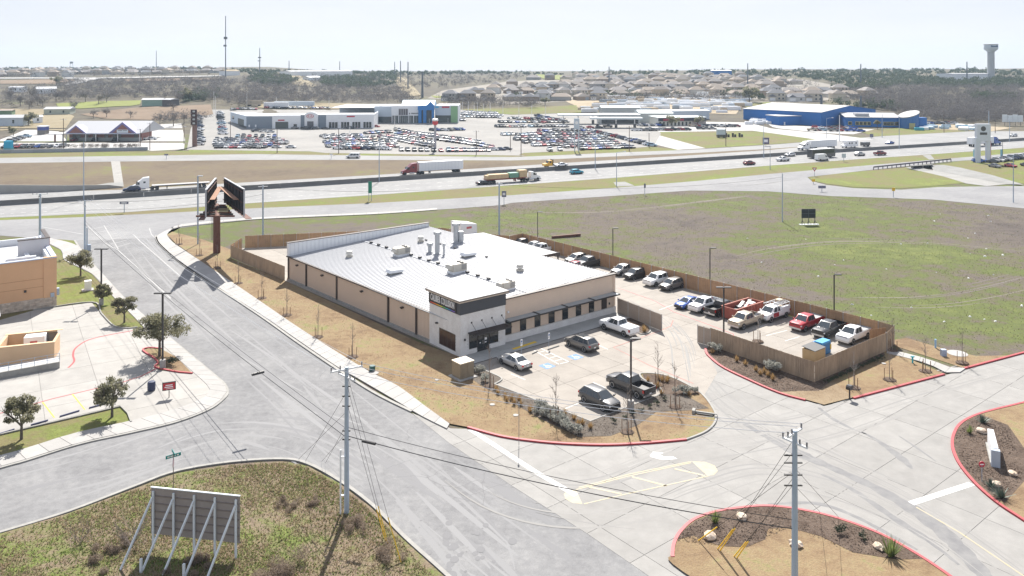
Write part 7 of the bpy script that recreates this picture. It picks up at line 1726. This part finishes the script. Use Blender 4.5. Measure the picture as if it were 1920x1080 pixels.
part('drum', MB().loft([[(5.6*math.cos(a*2*math.pi/n),5.6*math.sin(a*2*math.pi/n),0) for a in range(n)],[(5.6*math.cos(a*2*math.pi/n),5.6*math.sin(a*2*math.pi/n),8.0+1.7*math.cos(a*2*math.pi/n)+.7*math.sin(a*2*math.pi/n)) for a in range(n)]]), mat('blue_glass',(.02,.12,.36),.2), t)
part('slanted_roof', MB().loft([[(5.75*math.cos(a*2*math.pi/n),5.75*math.sin(a*2*math.pi/n),7.9+1.8*math.cos(a*2*math.pi/n)+.75*math.sin(a*2*math.pi/n)) for a in range(n)],[(5.75*math.cos(a*2*math.pi/n),5.75*math.sin(a*2*math.pi/n),8.4+1.8*math.cos(a*2*math.pi/n)+.75*math.sin(a*2*math.pi/n)) for a in range(n)]]), MATS['warehouse_roof'], t); part('doorway', MB().box(-2.4,.8,-5.9,-5.3,0,3.2), MATS['frame_ochre'], t); part('side_wing', MB().box(5.4,10,-1.5,3,0,6.2), BW_, t)
for px, l in ((1645,'tall palm before the blue showroom'),): oak(px,242,4,5.5,l,71,2.0,260,loc=T(px,243),ls=.6)
# supply yard stacks, boats
sr = random.Random(21); STK = [WHW, WHW, PBLUE, mat('stack_grey',(.34,.38,.42),.8), mat('stack_tan',(.52,.42,.30),.8), WHITE]
SH = {}
for k in range(150):
    py = sr.choice([184,188,192,196,200,206,211]) + sr.uniform(-1,1); px = sr.uniform(1095 + max(0,(190-py))*2, 1392 - max(0,(py-204))*1.5)
    w_ = sr.choice([2.5,4,6,8]); key = (w_, sr.randrange(2))
    if key not in SH: a = 1.4+key[1]*.9; SH[key] = MB().loft([[(-w_,-1.3,0),(w_,-1.3,0),(w_,1.3,0),(-w_,1.3,0)],[(-w_,-1.3,a),(w_,-1.3,a),(w_,1.3,a),(-w_,1.3,a)],[(-w_+.4,-.8,a+.5),(w_-.4,-.8,a+.5),(w_-.4,.8,a+.5),(-w_+.4,.8,a+.5)]]).mesh('material_stack', WHW)
    o = ob('material_stack', SH[key], None, T(px,py), R(sr.uniform(-14,6))); o.material_slots[0].link = 'OBJECT'; mi = sr.randrange(6); o.material_slots[0].material = STK[mi]
    tag(o, ['white','white','pale blue','grey','tan','bright white'][mi] + (' long' if w_ > 5 else ' short') + ' stack of wrapped material at the ' + ('back' if py < 190 else 'middle' if py < 203 else 'front') + (' left' if px < 1195 else ' centre' if px < 1295 else ' right') + ' of the supply yard', 'stack', 'stacks in the supply yard')
for k in range(16):
    px = sr.uniform(1395,1465); py = sr.uniform(226,234); o = ob('covered_boat', SH[(2.5,0)] if (2.5,0) in SH else list(SH.values())[0], None, T(px,py), R(sr.uniform(-30,10))); o.material_slots[0].link = 'OBJECT'; o.material_slots[0].material = WHW
    tag(o, 'white covered load standing left of the blue annex', 'load', 'loads left of the blue annex')
for k in range(22):
    px = sr.uniform(1715,1830); py = sr.uniform(238,245); o = ob('small_boat', SH[(2.5,1)] if (2.5,1) in SH else list(SH.values())[0], None, T(px,py,.1), R(sr.uniform(-60,10))); o.scale = (1,.8,.6); o.material_slots[0].link = 'OBJECT'; o.material_slots[0].material = sr.choice([WHITE, PLB, PTL, WHW])
    tag(o, 'small boat displayed on the pale yard right of the blue tower', 'boat', 'boats by the blue tower')
t = thing('tipped_truck', 'white box truck standing high at the back of the supply yard', 'truck', T(1318,183)); part('box', MB().box(-4.5,4.5,-1.3,1.3,1,5), WHW, t); part('cab', MB().box(-6.5,-4.5,-1.2,1.2,.6,3.4), WHITE, t); wheels(t,[-5.5,2,3.4],1.1,.5)
# ---- roadside poles, lot lamps and signs
DPOLE = mat('creosote_pole', (.12,.085,.075), .9)
for px, top, base, l in ((119,222,280,'left of the country store door'),(263,242,274,'at the right end of the country store'),(281,230,281,'at the store driveway mouth'),(345,236,270,'beside the store lot kerb'),(432,227,272,'in the left dealer rows'),(519.6,241,287,'left of the dealer driveway'),(635,241,288,'right of the dealer driveway'),(893,245,290.5,'left of the second dealer driveway'),(957,249,282,'at the end of the dealer front row'),(977,240,289,'right of the second dealer driveway'),(1180,236,284,'before the filling station lot'),(1217,249,277,'at the slanting column end'),(1361,231,274,'in the green lot')):
    p = G(px,base); utility_pole(p, (base-top)*p.y/F, 'brown wooden pole ' + l, ((.96,2.2,.2),), .17, DPOLE, 'wooden_pole')
def mast(px, top, base, r, l, m=STEEL, name='light_mast', arm=0, lift=1.4, cat='lamp post'):
    p = G(px,base) if base > 245 else T(px,base); h = (base-top)*p.y/F; t = thing(name, l, cat, p); part('pole', MB().tube((0,0,0),(0,0,h),r,r*.6,8), m, t)
    if arm: part('arm', MB().bar((0,0,h),(arm,0,h+.3),.12,.12), m, t); part('lamp_head', MB().box(min(arm,arm*1.3),max(arm,arm*1.3),-.2,.2,h+.2,h+.45), LAMPG, t)
    return t
for px, top, base, l in ((157,266,376,'at the street end'),(711,250,341,'behind the rear parapet'),(1116,247,317,'above the turquoise car'),(1432,234,296.5,'left of the white semi truck'),(1686,216,279.5,'right of the dark red pickup'),(1893,228,266,'at the right edge')): mast(px, top, base, .16, 'tall median light mast ' + l)
mast(1156,286,350,.12,'arm street light on the near verge before the dealer lots',arm=2.2); mast(1444,273,318,.12,'street light on the near verge before the white pickup'); mast(1550,222,265,.12,'arm street light beside the blue building lot',arm=2.5); mast(1574,216,265,.25,'thick pale pole with crossarm by the blue building',WHITEM); mast(1654,214,258,.18,'grey pole before the blue showroom'); mast(1770,208,249,.16,'dark pole right of the blue tower',DPOLE); mast(1854,208,240,.3,'pale thick pole far right',STEEL); mast(1900,290,380,.14,'grey light pole at the right connector road',STEEL); mast(1866,225,250,.18,'dark pole pair by the right guardrail',DPOLE)
k_ = 0
for px, top, base in ((401,172,215),(404,181,217),(463,175,200),(518,182,198),(617,184,203),(867,191,212),(878,190,212),(889,194,213),(895,192,214),(907,194,215),(919,194,216),(943,195,217),(973,196,218),(997,197,219),(1023,198,220),(740,214,241),(771,212,230),(656,222,256),(805,223,231),(840,222,230)):
    mast(px, top, base, .16, 'slim white lot lamp standing in the dealer lots', WHITE, 'lot_lamp')['group'] = 'white lot lamps'
p = G(365,275); t = thing('pylon_sign', 'brown column pylon sign with dark stacked panels at the lot edge', 'sign', p); part('column', MB().box(-.9,.9,-.6,.6,0,15.5), mat('column_brown',(.20,.12,.10),.8), t)
for q in range(4): part('panel', MB().box(-1.5,1.3,-.9,-.6,10+q*1.8,11.7+q*1.8), mat('panel_darkred',(.05,.025,.03),.5), t); part('panel_mark', MB().box(-.6,.5,-.96,-.9,10.4+q*1.8,11.2+q*1.8), mat('mark_grey',(.4,.42,.42),.5), t)
p = G(816,284); t = thing('pylon_sign', 'grey pole sign with red and white round head over the dealer rows', 'sign', p); part('column', MB().box(-.45,.45,-.4,.4,0,11.5), mat('column_grey',(.36,.36,.40),.7), t); part('head', MB().lathe([(.6,11.4),(1.25,12),(1.25,13.6),(.8,14)],16), mat('head_red',(.55,.05,.06),.5), t, True); part('head_band', MB().lathe([(1.28,13.2),(1.3,13.3),(1.3,14.0),(.9,14.3)],16), WHITE, t, True)
p = G(1081,285); t = thing('pylon_sign', 'white twin-leg pylon sign with emblem panel at the right hand lot', 'sign', p); part('leg', MB().box(-1.0,-.6,-.3,.3,0,11), PBLUE, t); part('leg', MB().box(.7,1.1,-.3,.3,0,11), PBLUE, t); part('panel', MB().box(-1.1,1.2,-.5,.4,10,14.5), PBLUE, t); part('emblem', MB().tube((0,-.55,12.6),(0,-.5,12.6),.7,n=16), WHITE, t)
p = G(1843,305); t = thing('pylon_sign', 'tall white pylon sign on two legs with round dark emblem at right', 'sign', p)
part('leg', MB().box(-2.9,-1.2,-.6,.6,0,9.5), mat('pylon_white',(.62,.66,.74),.6), t); part('leg', MB().box(1.2,2.6,-.6,.6,0,9.5), MATS['pylon_white'], t); part('head', MB().box(-2.7,2.5,-.8,.8,8.3,14.8), MATS['pylon_white'], t); part('red_edge', MB().box(2.6,2.75,-.6,.6,0,8.3), REDL, t); part('emblem', MB().tube((-.3,-.86,13.0),(-.3,-.8,13.0),.95,n=18), PDG, t); part('dark_lettering', MB().box(-1.6,1.1,-.86,-.8,10.7,11.6), PDG, t)
for px, l in ((1829,'left'),(1880,'right')):
    t = thing('banner_pole', 'slim pole with blue banner just ' + l + ' of the white pylon sign', 'banner', G(px,300)); part('pole', MB().tube((0,0,0),(0,0,7),.08,n=6), BLACK, t); part('banner', MB().box(-.9,-.1,-.03,.03,1.2,4.2), mat('banner_blue',(.25,.48,.58),.7), t)
t = thing('roadside_billboard', 'row of four white billboard panels at the far right', 'billboard', T(1899,236))
for q in range(4): part('panel', MB().box(-6.4+q*3.2,-3.5+q*3.2,-.2,.2,2.4,6.4+.5*(q % 2 == 0)), mat('panel_pale',(.68,.74,.78),.6), t); part('post', MB().box(-5+q*3.2,-4.8+q*3.2,-.1,.1,0,2.4), PDG, t)
# road signs
def roadsign(px, base, top, w, h, m, l, two=False, edge=None):
    p = G(px,base); H_ = (base-top)*p.y/F; t = thing('road_sign', l, 'sign', p)
    for s in ((-1,1) if two else (0,)): part('post', MB().box(s*w*.35-.07,s*w*.35+.07,-.07,.07,0,H_-.1), STEEL, t)
    pn = part('panel', MB().box(-w/2,w/2,-.14,-.08,H_-h,H_), m, t)
    if edge: part('legend', MB().box(-w*.3,w*.3,-.17,-.14,H_-h*.7,H_-h*.3), edge, pn)
SGN = mat('sign_dark_back',(.16,.16,.22),.6); SGG = mat('sign_freeway_green',(.02,.22,.14),.5)
roadsign(233,399,378,2.2,.6,SGN,'dark small sign beside the highway left of the billboard',edge=WHITE); roadsign(312,299,288.5,1.6,.6,SGN,'dark sign on the far frontage road before the store'); roadsign(621,298,288,1.2,.5,WHITEM,'small pale sign on the far frontage road'); roadsign(694,377,340,1.0,3.2,SGG,'narrow green highway sign on two posts',True); roadsign(945,383,358,1.2,1.6,SGN,'dark purple route sign beside the near frontage road',edge=WHITE); roadsign(1209,366,344,.5,1.2,SGN,'thin marker sign beside the near frontage road'); roadsign(1541,360,348,2.2,.8,SGN,'dark sign panel at the connector road'); roadsign(1582,303,288,1.6,1.6,PBLUE,'pale blue sign beside the near highway lanes'); roadsign(1634,260,251,1.8,1.8,SGN,'dark sign beside the far highway lanes'); roadsign(1436,274,258,3.0,3.0,mat('poster_dark',(.12,.10,.16),.6),'small poster board at the green lot corner',edge=WHITE); roadsign(1675,370,352,.9,.9,GUYG,'yellow warning sign at the connector road'); roadsign(1525,345,336,.9,.8,GUYG,'low yellow sign at the gore tip')
p = G(1527,331); t = thing('yield_sign', 'red and white triangular yield sign at the gore', 'sign', p); part('post', MB().box(-.05,.05,-.05,.05,0,2.2), STEEL, t); pl = part('plate', MB().side([(-.85,3.0),(.85,3.0),(0,1.6)],-.1,-.06), mat('yield_red',(.45,.03,.06),.5), t); part('white_field', MB().side([(-.45,2.8),(.45,2.8),(0,2.05)],-.13,-.1), WHITE, pl)
a, b_ = G(1638,318.5), G(1783,303); t = thing('guardrail', 'dark guardrail on posts above the culvert', 'guardrail'); part('rail', MB().bar(a+Vector((0,0,1.0)), b_+Vector((0,0,1.0)), .12, .5), mat('rail_dark',(.14,.13,.17),.6), t)
for q in range(19): p = lerp(a,b_,q/18); part('post', MB().box(p.x-.12,p.x+.12,p.y-.1,p.y+.1,0,1.0), MATS['rail_dark'], t)
for q, l in enumerate(('left','middle','right')):
    t = thing('straw_target', l + ' black block cluster lying on the green lot', 'block', G(1364+q*12.5,257)); part('block', MB().box(-1.1,-.3,-.5,.5,0,2.2), BLACK, t); part('block', MB().box(.1,1.0,-.5,.5,0,1.5), BLACK, t)
t = thing('parked_van', 'white box van parked on the green lot', 'van', G(1352,258)); part('body', MB().box(-2.2,2.2,-1.1,1.1,.9,4.4), PBLUE, t); part('skirt', MB().box(-2.25,2.25,-1.15,1.15,.4,1.6), PDG, t); wheels(t,[-1.5,1.5],1.0,.45)
# ---- far landmarks
p = T(1858,151); k = p.y/F; t = thing('water_tower', 'tall pedestal water tower with pale tank and dark lettering on the horizon', 'water tower', p)
part('pedestal', MB().lathe([(7.2*k,-2),(6.2*k,8*k),(6.0*k,53*k),(6.2*k,54*k)],24), mat('tower_concrete',(.42,.43,.44),.85,var=.08,vscale=.05), t, True); tk = part('tank', MB().lathe([(6.2*k,53.5*k),(11.6*k,58.5*k),(12*k,60*k),(12*k,67*k),(11.6*k,68*k),(3*k,68.6*k)],28), mat('tank_pale',(.52,.56,.60),.7), t, True); part('tank_band', MB().lathe([(12.1*k,66.6*k),(12.15*k,66.8*k),(12.15*k,67.6*k),(12*k,67.8*k)],28), PG, tk)
for x_, w_, h_ in ((-6.3,1.5,3.2),(-4.4,1.7,2.2),(-2.3,1.7,2.2),(-.2,1.9,2.2),(2.1,1.5,3.2),(4.0,1.8,3.0)): part('dark_lettering', MB().box(x_*k,(x_+w_)*k,-12.5*k,-10.2*k,62.3*k,(62.3+h_)*k), mat('letter_navy',(.05,.08,.16),.6), tk)
shed(T(1787,153),T(1862,151),30,9,.5,WHW,WROOF,'school_hall','long white flat building at the foot of the water tower')
p = T(134,125.5); k = p.y/F; t = thing('water_tower', 'small legged water tank on the left horizon', 'water tower', p); part('tank', MB().lathe([(2.6*k,10*k),(2.8*k,11*k),(2.8*k,13.5*k),(1*k,14*k)],14), PG, t, True)
for s in (-1,1): part('leg', MB().bar((s*2.2*k,0,-2),(s*2.2*k,0,10.5*k),.6,.6), STEEL, t)
for px, top, base, r, l in ((423,30,145,.5,'tall slim lattice radio mast on the left ridge'),(487,90,140,.7,'shorter antenna mast right of the tall radio mast'),(293,95,130,.35,'thin mast on the left horizon'),(740,116,142,.8,'leftmost of the three steel power poles on the ridge'),(751,114,155,.7,'middle of the three steel power poles on the ridge'),(765,116,167,.7,'right of the three steel power poles on the ridge'),(792,134,183,1.1,'thick pale steel power pole behind the blue portal'),(1142,125,167,.8,'steel power pole among the houses above the fuel canopy'),(1402,119,165,.7,'thin steel power pole among the houses before the blue warehouse'),(1614,120,158,.9,'steel power pole above the blue warehouse'),(1813,116,153,.9,'steel power pole left of the water tower'),(1540,178,203,1.1,'pale thick pole right behind the blue warehouse'),(1614,180,207,1.1,'pale thick pole above the blue showroom'),(637,115,138,.5,'thin pole on the ridge over the showroom'),(542,114,138,.4,'thin pole on the ridge over the dealership')):
    t = mast(px, top, base, max(r,.75), l, mat('far_steel', (.13,.145,.17), .7), 'power_pole', cat='power pole')
    if px in (423,487): h = (base-top)*T(px,base).y/F; part('antenna', MB().box(-2,2,-1,1,h*.62,h*.66).box(-2.4,1,-1,1,h*.5,h*.53), PDG, t)
# ---- houses
HW = [mat('house_'+n,c,.85) for n, c in (('beige',(.50,.42,.32)),('grey',(.40,.39,.37)),('cream',(.58,.52,.42)),('brown',(.34,.27,.21)),('white',(.62,.61,.58)))]
HR = [mat('roof_'+n,c,.9) for n, c in (('taupe',(.19,.165,.145)),('slate',(.15,.15,.16)),('tan',(.26,.215,.175)),('dusty',(.22,.20,.19)))]
HN = ['beige','grey','cream','brown','white']; RN = ['taupe','slate','tan','dusty']
HM = {}
def house(pos, rz, where, group, far=False):
    hr_ = lr; two = hr_.random() < .45; v = (two, hr_.randrange(2)); a, b_ = hr_.randrange(5), hr_.randrange(4)
    if v not in HM:
        w_, d_, h_ = (12,10,6.0) if two else (15,12,3.2); w_ += v[1]*2
        wall = MB().box(-w_/2,w_/2,-d_/2,d_/2,-2,h_).box(-w_/2,-w_/2+6,-d_/2-3,-d_/2,-2,min(h_,3.2))
        roof = MB().loft([[(-w_/2-.5,-d_/2-.5,h_),(w_/2+.5,-d_/2-.5,h_),(w_/2+.5,d_/2+.5,h_),(-w_/2-.5,d_/2+.5,h_)],[(-w_/2+4,-.2,h_+3),(w_/2-4,-.2,h_+3),(w_/2-4,.2,h_+3),(-w_/2+4,.2,h_+3)]])
        roof.loft([[(-w_/2-.4,-d_/2-3.4,3.2),(-w_/2+6.4,-d_/2-3.4,3.2),(-w_/2+6.4,-d_/2+2,3.2),(-w_/2-.4,-d_/2+2,3.2)],[(-w_/2+2.9,-d_/2-2,5.2),(-w_/2+3.1,-d_/2-2,5.2),(-w_/2+3.1,-d_/2+2,5.2),(-w_/2+2.9,-d_/2+2,5.2)]])
        win = MB()
        for x in (.18,.32): win.box(w_*x-.6,w_*x+.6,-d_/2-.06,-d_/2,1,2.3)
        HM[v] = (wall.mesh('wall', HW[0]), roof.mesh('roof', HR[0]), [MB().box(w_*x-.6,w_*x+.6,-d_/2-.06,-d_/2,zz,zz+1.3).mesh('window', GLASS) for x in (.12,.34) for zz in ((1,4) if two else (1,))], MB().box(-w_/2+.8,-w_/2+5.2,-d_/2-3.06,-d_/2-3,0,2.3).mesh('garage_door', WHITE))
    t = thing('house', ('two-storey ' if two else 'single-storey ') + HN[a] + ' house with ' + RN[b_] + ' roof ' + where, 'house', pos, rz, group)
    for me, ms, nm in ((HM[v][0],HW[a],'wall'),(HM[v][1],HR[b_],'roof')): o = ob(nm, me, t); o.material_slots[0].link = 'OBJECT'; o.material_slots[0].material = ms
    if not far:
        for me in HM[v][2]: ob('window', me, t)
        ob('garage_door', HM[v][3], t)
def house_row(y, x0, x1, where, group, gap=16., far=False):
    x = x0
    while x < x1:
        p = T(x, y + lr.uniform(-.6,.6)); house(p, lr.choice([0,0,R(180),R(90)]) + R(lr.uniform(-15,15)), where + (', left part', ', middle part', ', right part')[min(2, int(3*(x-x0)/(x1-x0)))], group, far)
        x += gap*F/p.y*lr.uniform(.85,1.25)
house_row(188,845,1010,'in the nearest row above the dealer lots','houses above the dealer lots'); house_row(188,1020,1130,'in the nearest row above the filling station','houses above the filling station')
house_row(181,1020,1400,'in the second row above the supply yard','second row above the supply yard'); house_row(175,890,1420,'in the third row of the subdivision','third row of the subdivision'); house_row(169,930,1460,'in the fourth row of the subdivision','fourth row of the subdivision',15); house_row(163.5,960,1480,'in the fifth row of the subdivision','fifth row of the subdivision',15,True); house_row(158.5,1060,1500,'in the sixth row of the subdivision','sixth row of the subdivision',15,True); house_row(154,1090,1440,'in the seventh row of the subdivision','seventh row of the subdivision',16,True); house_row(149.5,1000,1420,'near the top of the subdivision','top of the subdivision',18,True); house_row(146,1080,1390,'along the ridge above the subdivision','ridge above the subdivision',22,True)
house_row(189,1455,1590,'right behind the blue warehouse','houses behind the blue warehouse'); house_row(183,1440,1650,'in the second row behind the blue warehouse','second row behind the blue warehouse'); house_row(176,1450,1600,'in the third row behind the blue warehouse','third row behind the blue warehouse')
house_row(143.5,0,150,'in the lowest row on the left hill','lowest row on the left hill',17,True); house_row(139.5,0,330,'in the second row on the left hill','second row on the left hill',17,True); house_row(136.5,0,420,'in the third row on the left hill','third row on the left hill',19,True); house_row(133.8,10,430,'on the crest of the left hill','crest of the left hill',24,True)
shed(T(1334,143),T(1372,143),20,8,1,BW_,WROOF,'blue_hall','long blue and white hall on the ridge above the subdivision')

# ---- woodland
def wood(name, polys, m, label, seed, per, tree_h, leaf, flat):
    rng = np.random.default_rng(seed); vs = []; cnt = 0
    for poly, n in polys:
        xs = [p[0] for p in poly]; ys = [p[1] for p in poly]; k = 0; tries = 0
        while k < n and tries < n*8:
            tries += 1; x = rng.uniform(min(xs),max(xs)); y = rng.uniform(min(ys),max(ys))
            if not inside((x,y), poly): continue
            p = T(x, y); k += 1; s = tree_h*(.55+.8*rng.random()); f = 1 if p.y < 900 else min(2.2, p.y/900)
            cs = [(p.x+rng.normal()*s*.35, p.y+rng.normal()*s*.35, p.z+s*(.3+.4*rng.random()), s*.38) for _ in range(4)]
            vs.append(leaf_cloud(max(8,int(per/f)), cs, leaf*f, rng, flat))
    stuff(name, quads_mesh(name, np.concatenate(vs), m), label)
BARE = mat('bare_woodland_twigs', (.12,.108,.105), .95, col2=(.185,.17,.165), vscale=.05, trans=.25)
wood('bare_woodland', [([(110,168),(200,162),(420,152),(560,162),(770,168),(775,196),(620,194),(440,200),(400,192),(280,186),(110,188)], 1500), ([(0,170),(110,165),(130,192),(0,208)], 120), ([(1560,172),(1700,164),(1920,166),(1920,228),(1780,228),(1700,214),(1640,206),(1600,192)], 1500), ([(820,188),(1010,194),(1010,203),(850,204)], 130), ([(420,150),(700,142),(1000,142),(960,152),(820,168),(780,165),(560,160)], 420), ([(1100,188),(1400,180),(1420,190),(1120,193)], 90), ([(100,153),(420,149),(420,156),(110,166)], 260), ([(1080,150),(1480,150),(1600,172),(1450,190),(1100,188),(960,170)], 300), ([(0,146),(420,142),(420,132),(0,132)], 220), ([(390,230),(270,232),(275,224),(390,222)], 20), ([(1690,226),(1920,236),(1920,228),(1700,214)], 100)], BARE, 'grey leafless woodland covering the rising ground', 81, 60, 6.5, .62, .22)
wood('evergreen_woodland', [([(470,140),(520,138),(560,152),(545,162),(470,160)], 150), ([(600,146),(690,146),(740,160),(680,166),(600,162)], 230), ([(340,182),(400,172),(410,188),(350,194)], 45), ([(700,138),(740,137),(745,152),(690,150)], 70), ([(1490,143),(1680,142),(1780,155),(1700,164),(1560,158)], 240), ([(1730,150),(1920,150),(1920,166),(1740,165)], 260), ([(1560,164),(1660,160),(1680,168),(1570,172)], 80), ([(1820,180),(1900,178),(1900,190),(1830,190)], 60), ([(1560,196),(1640,198),(1700,206),(1650,208)], 25), ([(1370,170),(1450,172),(1440,190),(1380,186)], 25), ([(0,134),(420,131),(420,129),(0,130)], 110), ([(420,134),(620,137),(960,137),(1000,139),(700,142),(420,136)], 240), ([(960,138),(1300,135),(1500,133),(1920,132),(1920,145),(1500,146),(1300,141),(1000,142)], 460), ([(940,182),(1420,176),(1420,182),(960,190)], 40)], LEAFD, 'dark evergreen woodland in clumps up to the horizon', 82, 70, 5.5, .75, .6)
# single bare trees that stand apart on the left
TM = {}
def bare_tree(px, py, h, label, seed, evergreen=False, group=None):
    k = (seed % 4, evergreen)
    if k not in TM:
        rng = np.random.default_rng(seed % 4 + 90); mb = MB(); mb.tube((0,0,-.5),(0,0,3.2),.32,.2,7)
        for j in range(8):
            a = rng.random()*6.28; branch(mb, rng, Vector((0,0,2+1.2*rng.random())), Vector((math.cos(a)*.8,math.sin(a)*.8,.8+.4*rng.random())).normalized(), 2.2, .13, 2, .5, 4)
        cs = [(rng.normal()*1.9, rng.normal()*1.9, 5+rng.normal()*1.0, 1.6) for _ in range(10)]
        TM[k] = (mb.mesh('trunk', BARK if evergreen else TWIG), quads_mesh('crown', leaf_cloud(700, cs, .5, rng, .55 if evergreen else .1), LEAF if evergreen else BARE))
    t = thing('evergreen_tree' if evergreen else 'bare_tree', label, 'tree', T(px,py), seed*1.3, group); t.scale = (h/8,)*3
    ob('trunk', TM[k][0], t); ob('crown', TM[k][1], t)
for i, (px, py, h, l) in enumerate(((70,198,9,'on the left slope above the white shed'),(38,200,10,'at the left above the dark green shed'),(55,205,9,'left of the pale green house'),(140,208,9,'at the right end of the pale green house'),(80,200,8,'behind the pale green house'),(160,192,10,'on the bright lawn'),(185,196,9,'in the middle of the bright lawn'),(200,193,9,'at the right of the bright lawn'),(175,222,6,'on the brown field behind the store roof'),(200,221,7,'behind the ridge of the store roof'),(245,222,6,'right of the covered boat behind the store'),(300,234,8,'spreading over the yellow gate'),(325,237,9,'large by the yellow posts'),(345,233,8,'left of the pylon sign'),(325,209,7,'alone on the brown field'),(335,196,10,'right of the green barn'),(120,190,10,'over the white house'),(105,190,9,'beside the white house'),(20,190,11,'at the left edge over the sheds'),(60,185,10,'below the mobile home'))):
    bare_tree(px, py, h, 'leafless tree ' + l, i)
for i, (px, py, h, l) in enumerate(((53,236,9,'round green tree behind the white shed'),(25,255,5,'dark round bush left of the store lot'),(1260,240,7.5,'broad tree before the parts store band'),(1308,238,7,'broad tree at the right end of the parts store'),(106,160,11,'dark evergreen over the left white house'),(355,190,10,'yellow-green tree at the woodland edge left of the dealer lot'),(1405,192,13,'dark round evergreen above the supply yard'),(1022,198,7,'dark evergreen above the right hand dealer lot'))): bare_tree(px, py, h, l, i+2, True)
# remove the templates the vehicles were copied from
for k in list(PROTO):
    if k in SPEC:
        for c in list(all_children(PROTO[k])): bpy.data.objects.remove(c)
        bpy.data.objects.remove(PROTO[k])

# ---- air
hz = ob('haze', MB().box(-4500,4500,-60,4200,-6,140).mesh('haze', [])); hz['kind'] = 'stuff'
hm = bpy.data.materials.new('haze_air'); hm.use_nodes = True; hn = hm.node_tree.nodes; hn.remove(hn['Principled BSDF'])
pv = hn.new('ShaderNodeVolumePrincipled'); pv.inputs['Density'].default_value = .00011; pv.inputs['Color'].default_value = (.60,.80,1,1); pv.inputs['Anisotropy'].default_value = .2
hm.node_tree.links.new(pv.outputs[0], hn['Material Output'].inputs['Volume']); hz.data.materials.append(hm)
